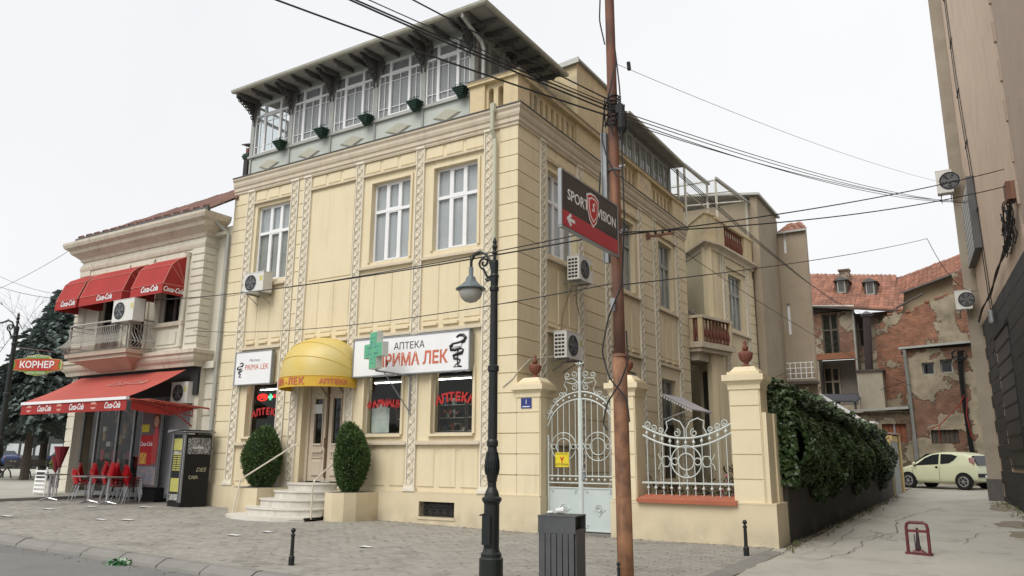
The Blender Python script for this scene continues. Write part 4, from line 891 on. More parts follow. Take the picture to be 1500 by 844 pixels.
for x0 in (-4.1, -2.2, -8.4):  # tube lamps added to lighten the shop interior
    lt = thing('tube_light', {-4.1: 'lit tube lamp inside the middle shop window', -2.2: 'lit tube lamp inside the right shop window', -8.4: 'lit tube lamp at the top of the left shop window'}[x0], 'lamp', (x0, .5, 3.4), 'tube lamps inside the shop')
    mb = MB(); mb.tube([(x0-.5, .55, 3.36), (x0+.6, .55, 3.36)], .010, 6); mb.build('tube', mat('lit_tube', (.95, .97, 1), emit=18, bump=0), lt)
    mb = MB(); mb.box(x0-.52, x0+.62, .52, .6, 3.375, 3.42); mb.build('lamp_housing', WHT, lt)
# steps
st = thing('entrance_steps', 'curved marble steps leading up to the pharmacy door', 'steps', (-6, -1, .1))
SXR = -4.62
def tread(k, z0, z1):
    a, b = 1.72-.25*k, 2.02-.33*k; cx = -5.85
    def ring(e):
        pts = []
        for i in range(25):
            t = pi+pi*i/24; x = cx+(a+e)*(1 if cos(t) > 0 else 1)*abs(cos(t))**.8*(1 if cos(t) > 0 else -1); y = -(b+e)*abs(sin(t))**.8
            if x > SXR: break
            pts.append((x, min(y, .02)))
        f = min(1, (SXR-cx)/(a+e)); yy = -(b+e)*abs(sqrt(max(0, 1-f**2.5)))**.8
        return pts+[(SXR, min(-.1, yy)), (SXR, .02)]
    mb = MB(); mb.prism(ring(-.03)[::1], z0, z1-.035); mb.build('riser', mat('cracked_marble', (.62, .59, .53), (.5, .47, .41), rough=.5, scale=5, bump=.15, stains=.4, stc=(.36, .33, .27), streak=.5, sc=(.38, .35, .3)), st)
    mb = MB(); mb.prism(ring(0), z1-.033, z1); mb.build('tread', MARB, st)
zs_ = [.06, .15, .335, .52, .70, .875]
for k in range(5): tread(k, zs_[0] if k == 0 else zs_[k]-.0, zs_[k+1])
mb = MB(); pts = [(-7.4, .0), (-7.38, -1.2), (-7.2, -1.6), (-6.9, -1.9), (-6.4, -2.12), (-5.8, -2.2), (-5.2, -2.05), (-4.62, -1.6), (-4.62, 0)]; mb.prism(pts, -.1, .165); mb.build('tread', MARB, st)
def masonry(name, label, poly, z0, z1, hol=True):
    t = thing(name, label, 'planter', (poly[0][0], poly[0][1], z0)); mb = MB(); mb.prism(poly, z0, z1); mb.build('planter_wall', PLI, t)
    cx = sum(p[0] for p in poly)/len(poly); cy = sum(p[1] for p in poly)/len(poly); mb = MB(); mb.prism([(cx+(x-cx)*.85, cy+(y-cy)*.85) for x, y in poly], z1, z1+.01); mb.build('soil', CRK, t)
masonry('masonry_planter', 'cream rendered planter to the left of the entrance steps', [(-8.05, -.02), (-8.0, -.95), (-7.3, -1.3), (-6.8, -1.1), (-6.7, -.02)], 0, .74)
masonry('masonry_planter', 'rounded cream rendered planter to the right of the entrance steps', [(-4.59, -.02), (-4.59, -1.0), (-4.5, -1.1), (-4.25, -1.12), (-4.0, -1.0), (-3.85, -.75), (-3.8, -.4), (-3.8, -.02)], 0, .70)
RAIL = mat('cream_handrail', (.66, .60, .48), rough=.4, bump=.03)
r1 = thing('handrail', 'cream handrail sloping down the left side of the steps', 'handrail', (-7.6, -1.2, .2))
mb = MB(); mb.tube([(-5.62, -.96, 1.80), (-5.75, -.98, 1.77), (-7.05, -1.28, 1.03), (-7.17, -1.32, .94), (-7.26, -1.42, .12)], .02, 8); mb.build('rail', RAIL, r1)
r1 = thing('handrail', 'cream handrail on the right side of the steps in front of the bush', 'handrail', (-4.62, -1.4, .2))
mb = MB(); mb.tube([(-4.58, -.15, 1.78), (-4.6, -.25, 1.75), (-4.62, -1.32, .98), (-4.62, -1.38, .90), (-4.62, -1.38, .12)], .02, 8); mb.build('rail', RAIL, r1)
# clipped bushes: thousands of small leaf faces through the crown
def bush(label, c, rx, rz, seed, n=15000):
    t = thing('clipped_bush', label, 'bush', (c[0], c[1], c[2]-rz), 'clipped oval bushes beside the entrance'); r = random.Random(seed)
    mb = MB(); mb.sphere(c, 1, 16, 10, (rx*.86, rx*.86, rz*.9)); mb.build('crown_core', mat('dark_core', (.02, .03, .012), bump=0), t)  # solid near-black core shows between the leaves
    mb = MB()
    lob = [(Vector((r.gauss(0, 1), r.gauss(0, 1), r.gauss(0, 1))).normalized(), r.uniform(-.10, .09)) for _ in range(30)]
    for i in range(n):
        d = Vector((r.gauss(0, 1), r.gauss(0, 1), r.gauss(0, 1))).normalized(); k = 1
        for q, a in lob: k += a*max(0, d.dot(q)-.75)*3
        k *= r.uniform(.86, 1.03) if i % 40 else r.uniform(1.03, 1.09); taper = 1-.10*max(0, d.z)-.12*max(0, -d.z)
        p = Vector((c[0]+d.x*rx*k*taper, c[1]+d.y*rx*k*taper, c[2]+d.z*rz*k))
        a = (d+Vector((r.gauss(0, .6), r.gauss(0, .6), r.gauss(0, .6)+.4))).normalized(); b = a.orthogonal().normalized(); b = (Matrix.Rotation(r.random()*6.28, 3, a) @ b); s_ = r.uniform(.02, .042)
        mb.add([p-b*s_*.5, p+a*s_*1.6, p+b*s_*.5], [(0, 1, 2)])
    mb.build('foliage', FOL, t, recalc=False, kind='stuff')
    mb = MB(); mb.tube([(c[0], c[1], c[2]-rz-.08), (c[0], c[1], c[2])], .06, 6); mb.build('stem', BRK, t)
bush('clipped oval evergreen bush left of the entrance steps, behind the handrail', (-7.33, -.56, 1.46), .48, .77, 1); bush('clipped oval evergreen bush right of the entrance steps', (-4.24, -.56, 1.47), .41, .80, 2)
# ================================================================== air conditioners
def acunit(label, fr, u, z, d, wdt=.82, h=.56, dep=.30, fan=.5, grp='air conditioner units on the house fronts', sidegrille=True, brk=True):
    t = thing('air_conditioner', label, 'air conditioner', fr.p(u, z, d), grp)
    mb = MB(); fr.box(mb, u-wdt/2, u+wdt/2, z, z+h, d, d+dep); fr.box(mb, u-wdt/2-.008, u+wdt/2+.008, z+h, z+h+.015, d-.005, d+dep+.008); mb.build('casing', BEIGE, t)
    fu = u-wdt/2+.07+h*.42; r = h*.40; f = d+dep
    mb = MB(); fr.poly(mb, [(fu+r*cos(a), z+h*.5+r*sin(a)) for a in [2*pi*k/24 for k in range(24)]], f, f+.006); mb.build('fan_recess', BLKM, t)
    mb = MB()
    for q in (.25, .5, .75, 1.0): mb.tube([fr.p(fu+r*q*cos(a), z+h*.5+r*q*sin(a), f+.012) for a in [2*pi*k/16 for k in range(16)]], .004, 3, closed=True)
    for a in range(4): mb.tube([fr.p(fu+r*cos(a*pi/4), z+h*.5+r*sin(a*pi/4), f+.012), fr.p(fu-r*cos(a*pi/4), z+h*.5-r*sin(a*pi/4), f+.012)], .004, 3)
    mb.build('fan_guard', GRYM, t)
    mb = MB()
    for k in range(5):
        a = 2*pi*k/5; mb.add([fr.p(fu, z+h*.5, f+.007), fr.p(fu+r*.85*cos(a), z+h*.5+r*.85*sin(a), f+.009), fr.p(fu+r*.85*cos(a+.7), z+h*.5+r*.85*sin(a+.7), f+.007)], [(0, 1, 2)])
    mb.build('fan_blades', mat('fan_grey', (.12, .12, .12), bump=0), t, recalc=False)
    mb = MB()
    if sidegrille:
        for k in range(6):
            for j in range(3): fr.box(mb, u-wdt/2-.004, u-wdt/2+.0, z+.05+k*h*.145, z+.05+k*h*.145+.05, d+.03+j*.09, d+.10+j*.09)
        mb.build('side_grille', BLKM, t)
    mb = MB(); fr.box(mb, u+wdt/2-.16, u+wdt/2-.04, z+h*.55, z+h*.8, f, f+.004); mb.build('rating_plate', mat('plate_yellow', (.6, .55, .2), bump=0), t)
    if brk:
        for s_ in (-.3, .3):
            mb = MB(); x = u+s_*wdt; fr.box(mb, x-.02, x+.02, z-.04, z-.005, .0, d+dep+.03); fr.tube(mb, [(x, z-.03, d+dep-.02), (x, z-.28, .02)], .014, 4)
            mb.build('bracket', GRYM, t)
    return t
acunit('air conditioner below the leftmost upstairs window of the yellow house', FR, -8.38, 5.98, .12, dep=.32)
acunit('upper of the two air conditioners on the alley side, below the first side window', SD, 2.5, 5.85, .18, dep=.33, wdt=.78, h=.60)
acunit('lower of the two air conditioners on the alley side, above the garden gate', SD, 1.85, 3.82, .16, dep=.34, wdt=.86, h=.63)
pc = thing('pipe', 'thin brown pipe running between the two air conditioners on the alley side', 'pipe', (.05, 2.2, 5))
mb = MB(); mb.tube([(.1, 2.55, 5.8), (.08, 2.35, 5.5), (.05, 2.1, 5.0), (.05, 2.0, 4.52)], .018, 6); mb.tube([(.12, 2.7, 5.8), (.1, 2.75, 5.4), (.08, 2.95, 5.1)], .012, 5); mb.build('tube', mat('brown_hose', (.25, .17, .1), bump=0), pc)
pc = thing('cable', 'pale cable running from the corner down to the gate pillar cap', 'cable', (.3, .4, 3.5)); mb = MB(); mb.tube([(-.35, -.015, 3.05), (-.1, -.012, 3.22), (.02, -.01, 3.36), (.05, .5, 3.7), (.15, 1.4, 3.85)], .014, 5); mb.build('wire', mat('white_cable', (.6, .58, .5), bump=0), pc)
# ================================================================== garden wall, gate and railing
GW = thing('garden_wall', 'cream garden wall with three capped pillars between the house and the alley', 'wall', (3, .2, 0))
def gpillar(x0, x1, y0, y1, zt, base=True, ex=0):
    c, dep = (x0+x1)/2, y1-y0
    mb = MB(); mb.box(x0, x1, y0+.02, y1, PZ, zt); mb.build('pillar_core', YEL2, GW)
    n = 0; z = PZ
    while z < zt-.05:
        h = min(H1, zt-z); mb = MB(); mb.box(x0, x1-.02, y0, y0+.03, z+.011, z+h-.011); mb.build('stone_block', YEL2, GW); z += H1
    mb = MB(); sweep([(x0, y1), (x0, y0), (x1, y0), (x1, y1)], [(-.1, zt-.1), (.02, zt-.1), (.02, zt-.02), (.05, zt+.02), (.10, zt+.06), (.10, zt+.17), (-.1, zt+.17)], mb)
    mb.box(x0-.02, x1+.02, y0-.02, y1+.02, zt+.17, zt+.23); mb.hexa([(x0+.02, y0+.02, zt+.23), (x1-.02, y0+.02, zt+.23), (x1-.02, y1-.02, zt+.23), (x0+.02, y1-.02, zt+.23), (x0+.1, y0+.1, zt+.33), (x1-.1, y0+.1, zt+.33), (x1-.1, y1-.1, zt+.33), (x0+.1, y1-.1, zt+.33)]); mb.build('pillar_cap', YEL2, GW)
gpillar(.02, .60, -.02, .56, 2.9); gpillar(2.24, 2.76, -.02, .5, 2.84); gpillar(4.66, 5.22, -.02, .5, 2.88)
mb = MB(); mb.box(2.2, 4.62, -.04, .34, -.15, PZ); mb.box(4.62, 5.40, -.06, .82, -.15, PZ); mb.box(2.78, 4.64, .02, .3, PZ, PZ+.02); mb.build('low_wall', PLI, GW)
mb = MB(); mb.box(4.62, 5.405, -.065, .825, PZ, PZ+.03); mb.box(2.2, 2.8, -.045, .345, PZ-.05, PZ-.02); mb.build('plinth_edge', PLI, GW)
mb = MB(); mb.box(5.0, 5.33, .5, .82, -.1, 2.35); mb.box(5.22, 5.30, 0.02, .5, PZ, 2.35); mb.build('pillar_buttress', YEL2, GW)
mb = MB(); mb.hexa([(2.79, -.13, .69), (4.72, -.13, .69), (4.72, .3, .69), (2.79, .3, .69), (2.79, -.13, .76), (4.72, -.13, .76), (4.68, .3, .84), (2.83, .3, .84)]); mb.build('sill', TSIL, GW)
URN = [(.10, 0), (.11, .03), (.06, .06), (.05, .10), (.08, .13), (.135, .2), (.155, .28), (.15, .33), (.11, .36), (.065, .38), (.06, .42), (.075, .44), (.05, .48), (.03, .52), (.045, .55), (.01, .62)]
first = None
for (x, y, z, lb) in ((.31, .27, 3.23, 'terracotta urn finial on the gate pillar next to the house corner'), (2.5, .24, 3.17, 'terracotta urn finial on the middle pillar, half hidden behind the wooden pole'), (4.94, .24, 3.21, 'terracotta urn finial on the rightmost pillar by the alley')):
    if first is None:
        first = t = thing('urn_finial', lb, 'urn', (x, y, z), 'terracotta urns on the garden wall pillars')
        mb = MB(); mb.lathe([(r*.85, q*.85) for r, q in URN[:9]], (x, y, z), 16); mb.build('urn_bowl', TER, t, smooth=True)
        mb = MB(); mb.lathe([(r*.85, q*.85) for r, q in URN[9:]], (x, y, z), 16); mb.build('urn_lid', TER, t, smooth=True)
        mb = MB()
        for k in range(12): a = 2*pi*k/12; mb.tube([(x+r*.86*cos(a), y+r*.86*sin(a), z+q*.85) for r, q in URN[4:8]], .008, 3)
        mb.build('urn_rib', TER, t)
    else: t = copy_tree(first); t.location = (x, y, z); t['label'] = lb
hp = thing('house_number', 'small blue enamel plate with the number 1 on the gate pillar', 'sign', (.27, -.04, 2.66))
mb = MB(); FR.box(mb, .13, .39, 2.56, 2.78, 0.02, .035); mb.build('plate', mat('blue_enamel', (.02, .035, .2), rough=.3, bump=0), hp)
text('1', .14, WTL, FR, .26, 2.69, .036, hp, ext=.001); mb = MB(); FR.box(mb, .17, .35, 2.585, 2.605, .035, .037); mb.build('plate_line', WTL, hp)
GT = thing('garden_gate', 'pale blue grey wrought iron double gate with arched scrolled top', 'gate', (1.41, .25, 0))
GF = Fr(0, .25, 1, 0, 0, -1); gx0, gx1, gc = .64, 2.20, 1.42
def leaf(a, b, sg):
    mb = MB()
    for q in ((a, a+.03, .06, 2.0 if a == gx0 else 2.75), (b-.03, b, .06, 2.75 if b < gc+.01 else 2.0)): GF.box(mb, *q, -.02, .02)
    for z in (.06, .9, 1.0, 1.14): GF.box(mb, a+.03, b-.03, z, z+.025, -.018, .018)
    arcz = lambda x: 2.02+.72*sqrt(max(0, 1-((x-gc)/.80)**2))
    for off, r in ((0, .018), (.15, .018)): GF.tube(mb, [(x, arcz(x)+off*(.6+.4*min(1, abs(x-gc)/.4) if False else 1), 0) for x in [a+(b-a)*k/10 for k in range(11)]], r, 5)
    g = mb.build('gate_leaf', GATE, GT)
    n = 5
    for k in range(n):
        x = a+.03+(b-a-.06)*(k+.5)/n; mb = MB(); GF.tube(mb, [(x, 1.14, 0), (x, arcz(x), 0)], .009, 5); mb.build('bar', GATE, g)
        mb = MB(); mb.sphere(GF.p(x, 1.08, 0), .028, 8, 5); mb.build('iron_ball', GATE, g, smooth=True)
        mb = MB(); mb.sphere(GF.p(x, arcz(x)+.075, 0), .028, 8, 5); mb.build('iron_ball', GATE, g, smooth=True)
    mb = MB(); GF.box(mb, a+.03, b-.03, .085, .9, -.008, .004); c = (a+b)/2
    mb.build('sheet_panel', GATED, g)
    mb = MB()
    GF.tube(mb, [(c+.085*cos(t), .5+.085*sin(t), .01) for t in [2*pi*k/14 for k in range(14)]], .01, 4, closed=True); GF.tube(mb, [(c+.045*cos(t), .5+.045*sin(t), .014) for t in [2*pi*k/10 for k in range(10)]], .012, 4, closed=True)
    for sx_, sz in ((1, 0), (-1, 0), (0, 1), (0, -1)): GF.poly(mb, [(c+sx_*.15+sz*.0, .5+sz*.15), (c+sx_*.08+sz*.05, .5+sz*.08-sx_*.05), (c+sx_*.08-sz*.05, .5+sz*.08+sx_*.05)], .002, .016)
    for cx, cz in ((a+.1, .83), (b-.1, .83), (a+.1, .17), (b-.1, .17)):
        s1 = 1 if cx < c else -1; s2 = 1 if cz < .5 else -1; GF.tube(mb, [(cx-.04*s1, cz-.04*s2, .01), (cx+.03*s1, cz-.03*s2, .01)], .008, 4); GF.tube(mb, [(p, q, .01) for p, q in scroll(cx+.02*s1, cz, .03, 0, 1, 8, s1)], .007, 4)
    mb.build('rosette', GATE, g, kind='stuff')
    cz = 1.75; mb = MB()
    for r in (.29, .17): GF.tube(mb, [(c+r*cos(t), cz+r*sin(t), .01) for t in [2*pi*k/28 for k in range(28)]], .010, 4, closed=True)
    for s1 in (1, -1):
        GF.tube(mb, [(c+s1*(.23+.05*cos(t)), cz+.05*sin(t), .01) for t in [2*pi*k/10 for k in range(10)]], .008, 4, closed=True)
        GF.tube(mb, [(c-.03, cz+s1*.29, .01), (c, cz+s1*.17, .01), (c+.03, cz+s1*.29, .01)], .008, 4)
        for s2 in (1, -1): GF.tube(mb, [(p, q, .01) for p, q in [(c+s1*.29, cz), (c+s1*.33, cz+s2*.04), (c+s1*.37, cz+s2*.12)]], .009, 4)
    mb.build('ring_ornament', GATE, g)
    mb = MB()         # scrolled crest
    for k in range(3):
        x = gc+sg*(.76-.15*k); GF.tube(mb, [(p, q, 0) for p, q in scroll(x, arcz(x)+.23, .065, -pi/2, 1.3, 14, -sg)], .010, 4)
        GF.tube(mb, [(p, q, 0) for p, q in scroll(x-sg*.07, arcz(x-sg*.07)+.2, .045, pi/2, 1.1, 10, sg)], .008, 4)
    GF.tube(mb, [(gc+sg*.34, 2.84, 0), (gc+sg*.31, 2.95, 0), (gc+sg*.38, 3.05, 0), (gc+sg*.33, 3.16, 0), (gc+sg*.18, 3.18, 0), (gc+sg*.08, 3.12, 0), (gc+sg*.04, 3.05, 0)], .010, 4)
    GF.tube(mb, [(p, q, 0) for p, q in scroll(gc+sg*.30, 3.24, .07, -pi/2, 1.3, 14, sg)], .010, 4); GF.tube(mb, [(p, q, 0) for p, q in scroll(gc+sg*.14, 3.26, .08, -pi/2, 1.3, 14, -sg)], .010, 4)
    GF.tube(mb, [(p, q, 0) for p, q in scroll(gc+sg*.14, 2.99, .08, pi/2, 1.3, 14, sg)], .010, 4); GF.tube(mb, [(gc+sg*.05, 3.10, 0), (gc+sg*.18, 3.06, 0), (gc+sg*.31, 3.10, 0)], .009, 4)
    mb.build('crest_scroll', GATE, g)
leaf(gx0, gc-.02, -1); leaf(gc+.02, gx1, 1)
mb = MB(); GF.box(mb, gc-.028, gc+.028, .05, 3.34, -.02, .035); mb.lathe([(.045, 0), (.045, .05), (.02, .06), (.02, .12), (.05, .14), (.01, .18)], GF.p(gc, 3.34, 0), 8); mb.build('gate_post', GATE, GT)
mb = MB(); GF.tube(mb, [(gc-.1, 3.5, 0), (gc, 3.46, .05), (gc+.1, 3.5, 0)], .012, 4); GF.tube(mb, [(gc, 3.5, -.1), (gc, 3.46, 0), (gc, 3.5, .1)], .012, 4); mb.build('post_cross', GATE, GT)
mb = MB(); GF.box(mb, gc+.03, gc+.10, 1.08, 1.30, .02, .04); GF.tube(mb, [(gc+.065, 1.24, .04), (gc+.065, 1.24, .08), (gc+.15, 1.24, .08)], .011, 5); mb.build('gate_handle', GRYM, GT)
mb = MB(); mb.box(.6, 2.24, .1, .45, -.05, .03); mb.build('gate_step', KRB, GT)
yn = thing('notice_sign', 'small yellow warning notice fixed to the left leaf of the garden gate', 'sign', (.98, .2, 1.5))
mb = MB(); GF.box(mb, .83, 1.15, 1.33, 1.63, .022, .028); mb.build('notice_plate', mat('yellow_plate', (.75, .60, .02), rough=.4, bump=0), yn)
text('ВНИМАНИЕ', .045, BKL, GF, .99, 1.595, .0285, yn, ext=.0005); text('КОТАРИЦА', .055, BKL, GF, .99, 1.38, .0285, yn, ext=.0005, off=.001)
mb = MB(); GF.poly(mb, [(.94, 1.54), (.97, 1.54), (.99, 1.50), (1.01, 1.54), (1.04, 1.54), (1.0, 1.45), (.98, 1.45)], .028, .0295); GF.box(mb, .975, 1.005, 1.41, 1.44, .028, .0295); mb.build('notice_mark', RDW, yn)
FE = thing('iron_railing', 'pale wrought iron railing with ring ornament and dipped scrolled top on the terracotta sill', 'railing', (3.7, .15, .84))
FF = Fr(0, .16, 1, 0, 0, -1); dip = lambda x: 1.0-.34*0+0
topz = lambda x: 1.90+.26*((x-3.71)/.9)**2
mb = MB(); fx0, fx1 = 2.84, 4.62
FF.tube(mb, [(x, topz(x), 0) for x in [fx0+(fx1-fx0)*k/16 for k in range(17)]], .020, 5); FF.tube(mb, [(x, topz(x)-.17, 0) for x in [fx0+(fx1-fx0)*k/16 for k in range(17)]], .020, 5); FF.box(mb, fx0-.04, fx1+.04, 1.04, 1.075, -.015, .015); mb.build('rail', GATE, FE)
for k in range(11):
    x = 2.93+.158*k; mb = MB(); FF.tube(mb, [(x, .82, 0), (x, topz(x)-.0, 0)], .010, 5); mb.build('bar', GATE, FE)
    mb = MB(); mb.sphere(FF.p(x, .96, 0), .032, 8, 5); mb.build('iron_ball', GATE, FE, smooth=True); mb = MB(); mb.sphere(FF.p(x, topz(x)-.085, 0), .032, 8, 5, (1, 1, 1.2)); mb.build('iron_ball', GATE, FE, smooth=True)
mb = MB(); c, cz = 3.72, 1.46
for r in (.30, .155): FF.tube(mb, [(c+r*cos(t), cz+r*sin(t), .015) for t in [2*pi*k/30 for k in range(30)]], .013, 5, closed=True)
for s1 in (1, -1):
    FF.tube(mb, [(c+s1*(.225+.065*cos(t)), cz+.065*sin(t), .015) for t in [2*pi*k/12 for k in range(12)]], .012, 4, closed=True)
    FF.tube(mb, [(c+s1*(.40+.09*cos(t)), cz+.11*sin(t), .015) for t in [2*pi*k/6 for k in range(6)]], .012, 4, closed=True)
    for s2 in (1, -1): FF.tube(mb, [(c+s1*.47, cz+s2*.02, .015), (c+s1*.53, cz+s2*.06, .015), (c+s1*.56, cz+s2*.15, .015)], .010, 4); FF.tube(mb, [(c-.06*s1, cz+s2*.30, .015), (c-.01*s1, cz+s2*.24, .015), (c, cz+s2*.16, .015)], .010, 4)
mb.build('ring_ornament', GATE, FE)
mb = MB()
for sg in (1, -1):
    FF.tube(mb, [(c+sg*.02, 1.9, 0), (c+sg*.02, 2.08, 0), (c+sg*.10, 2.22, 0), (c+sg*.25, 2.28, 0), (c+sg*.38, 2.22, 0), (c+sg*.36, 2.10, 0), (c+sg*.42, 2.0, 0), (c+sg*.36, 1.95, 0)], .013, 5)
    FF.tube(mb, [(p, q, 0) for p, q in scroll(c+sg*.17, 2.0, .08, pi/2, 1.3, 14, sg)], .012, 4)
    for k in range(3): x = c+sg*(.50+.14*k); FF.tube(mb, [(p, q, 0) for p, q in scroll(x, topz(x)+.08, .06+.008*k, -pi/2, 1.3, 14, -sg)], .012, 4)
mb.build('crest_scroll', GATE, FE)
gp = thing('garden_plants', 'green plants with pink and pale flowers behind the iron railing', 'plants', (3.8, .9, .3)); r = random.Random(9)
mb = MB(); m2 = MB()
for i in range(3600):
    x = r.uniform(2.7, 4.9); y = r.uniform(.55, 2.2); h = .95+.45*sin(x*3)*sin(y*2)*.5+(.35 if x > 4.2 else 0); z = r.uniform(.25, h); a = Vector((r.gauss(0, 1), r.gauss(0, 1), r.gauss(0, 1))).normalized()*r.uniform(.03, .06); b = a.orthogonal().normalized()*.02
    p = Vector((x, y, z)); (m2 if (i % 14 == 0 and z > .6 and x > 3.9) else mb).add([p-a, p+b, p+a, p-b], [(0, 1, 2, 3)])
mb.build('foliage', FLW, gp, recalc=False, kind='stuff'); m2.build('flowers', PNK, gp, recalc=False, kind='stuff')
mb = MB()
for k in range(12): x = 2.8+.18*k; mb.tube([(x, 1.2, -.05), (x+r.uniform(-.1, .1), 1.1, .8)], .012, 4)
mb.build('stems', BRK, gp)
struct(sheet(-.2, 5.6, .2, 17, 8, 20, -.0, gz).build('yard', PAVJ))
# ================================================================== street lamp
def lamp_post(label, x, y, z0, H, arm_dir=(-1, -.1), E_=.36):
    t = thing('street_lamp', label, 'street lamp', (x, y, z0), 'cast iron street lamps')
    mb = MB(); mb.lathe([(.15, -.1), (.15, .28), (.13, .30), (.13, .34), (.11, .36), (.098, .40), (.098, .93), (.105, .95), (.125, .98), (.125, 1.01), (.095, 1.03), (.085, 1.08), (.055, 1.14), (.055, 1.2), (.065, 1.22)], (x, y, z0), 8 if False else 20); mb.build('base', BLK, t, smooth=False)
    mb = MB(); P = [(.062, 1.22), (.078, 1.30), (.09, 1.38), (.086, 1.46), (.066, 1.58), (.058, 1.64), (.075, 1.66), (.075, 1.71), (.055, 1.75)]; mb.lathe(P, (x, y, z0), 16); 
    for k in range(16):
        a = 2*pi*k/16
        for s_ in (0, 1): mb.tube([(x+(r+.004)*cos(a+s_*.2+q*(.12 if s_ else -.12)*8), y+(r+.004)*sin(a+s_*.2+q*(.12 if s_ else -.12)*8), z0+q) for r, q in P[1:5]], .007, 3)
    mb.build('bulb_ornament', BLK, t)
    top = H-.34
    mb = MB(); mb.lathe([(.062, 1.75), (.058, 2.6), (.075, 2.62), (.075, 2.68), (.055, 2.70), (.048, top-.42), (.062, top-.40), (.062, top-.36), (.048, top-.34), (.058, top-.22), (.064, top-.20), (.05, top-.17), (.055, top-.02), (.05, top+.02)], (x, y, z0), 14); mb.build('shaft', BLK, t, smooth=False)
    mb = MB(); mb.lathe([(.022, top), (.022, top+.10), (.042, top+.12), (.022, top+.16), (.038, top+.21), (.022, top+.25), (.03, top+.28), (.008, top+.34)], (x, y, z0), 10); mb.build('finial', BLK, t)
    ax, ay = arm_dir; l = sqrt(ax*ax+ay*ay); ax, ay = ax/l, ay/l; Q = Fr(x, y, ax, ay, -ay, ax); b = z0+top
    mb = MB(); Q.tube(mb, [(.04, b-.10, 0), (.07, b+.02, 0), (.13, b+.12, 0), (.22, b+.16, 0), (.31, b+.13, 0), (E_, b+.05, 0), (E_, b-.04, 0)], .02, 6)
    Q.tube(mb, [(p, q, 0) for p, q in scroll(.16, b+.0, .085, -pi/2, 1.4, 18, 1)], .016, 5); Q.tube(mb, [(.05, b-.24, 0), (.11, b-.2, 0), (.17, b-.09, 0)], .018, 5); Q.tube(mb, [(p, q, 0) for p, q in scroll(.09, b-.22, .045, 0, 1.2, 10, -1)], .012, 4)
    for a in range(6): Q.tube(mb, [(.22+.03*a, b+.16-.014*a, .0), (.23+.03*a, b+.20-.014*a, 0)], .010, 4)
    mb.build('arm', BLK, t)
    c = Q.p(E_, b-.04); mb = MB(); mb.lathe([(.032, 0), (.032, -.12), (.06, -.14), (.075, -.19), (.13, -.25), (.205, -.30), (.205, -.315), (.17, -.31)][::-1], c, 18); mb.build('lamp_cap', mat('weathered_grey_cap', (.13, .16, .17), (.09, .11, .12), rough=.4, bump=.05), t, smooth=True)
    mb = MB(); mb.lathe([(.01, -.50), (.08, -.48), (.135, -.43), (.158, -.37), (.16, -.31)], c, 18); mb.build('lamp_globe', mat('frosted_globe', (.42, .41, .37), rough=.3, bump=0), t, smooth=True)
    mb = MB(); mb.tube([(x-.1, y-.12, z0+.8), (x-.02, y-.145, z0+.82)], .01, 4); mb.box(x-.06, x+.06, y-.131, y-.12, z0+.45, z0+.82); mb.build('access_hatch', BLK, t)
    return t
lamp_post('tall black cast iron street lamp with one globe lantern in front of the house corner', 3.28, -6.0, 0, 4.44)
lt = lamp_post('black cast iron street lamp at the far left edge, before the spruce trees', -9.72, -5.75, .16, 4.5, arm_dir=(-1, -.45), E_=.75)
# ================================================================== wooden pole with cables box and sign
tp = thing('utility_pole', 'tall rust brown utility pole wrapped with cables on the pavement', 'pole', (4.78, -5.30, 0))
mb = MB(); N = 14; mb.tube([(4.785-.004*k, -5.30, -.2+.75*k) for k in range(5)], [.102, .1, .098, .096, .093], N); mb.build('lower_post', mat('orange_rust', (.29, .14, .07), (.11, .055, .035), rough=.75, scale=3.5, fac=.25, bump=.2, bscale=50, streak=.8, sc=(.42, .23, .11), detail=10), tp, smooth=True); mb = MB(); mb.tube([(4.775-.004*k, -5.30, 2.8+.75*k) for k in range(12)], [.078-.0016*k for k in range(12)], N); mb.build('post', RUST, tp, smooth=True)
mb = MB(); mb.tube([(4.775, -5.30, 2.79), (4.775, -5.30, 2.83)], [.1, .082], 14); mb.build('post_joint', RUST, tp)
mb = MB(); mb.box(4.62, 4.68, -5.38, -5.30, 4.05, 5.9); mb.box(4.61, 4.62, -5.40, -5.29, 4.05, 5.9); mb.build('steel_channel', GRYM, tp)
mb = MB()
for z in (4.45, 5.35): mb.tube([(4.76+.082*cos(a), -5.3+.082*sin(a), z) for a in [2*pi*k/14 for k in range(14)]], .014, 4, closed=True); mb.box(4.88, 4.97, -5.42, -5.40, z-.012, z+.012)
mb.build('clamp', GRYM, tp)
mb = MB(); mb.box(4.72, 4.78, -5.435, -5.42, 3.38, 3.55); mb.build('metal_tag', GRYM, tp)
mb = MB(); r = random.Random(6)
for k in range(9):
    z = 6.02+.05*k; mb.tube([(4.765+(.075+.01*r.random())*cos(a), -5.3+(.075+.01*r.random())*sin(a), z+.02*sin(a+k)) for a in [2*pi*i/14 for i in range(14)]], .012, 4, closed=True)
for k in range(12): a = r.uniform(0, 6.28); mb.tube([(4.765+.11*cos(a), -5.3+.11*sin(a), 6.1+r.uniform(-.3, .4)), (4.765+.16*cos(a+.5), -5.3+.16*sin(a+.5), 6.1+r.uniform(-.3, .3)), (4.765+.12*cos(a+1), -5.3+.12*sin(a+1), 6.0+r.uniform(-.3, .3))], .010, 4)
mb.build('cable_coil', WIR, tp)
mb = MB(); mb.lathe([(.05, 0), (.07, .05), (.07, .25), (.05, .3)], (4.93, -5.38, 5.85), 10); mb.box(4.86, 4.96, -5.44, -5.36, 6.12, 6.24); mb.build('junction_box', BLKM, tp)
mb = MB()
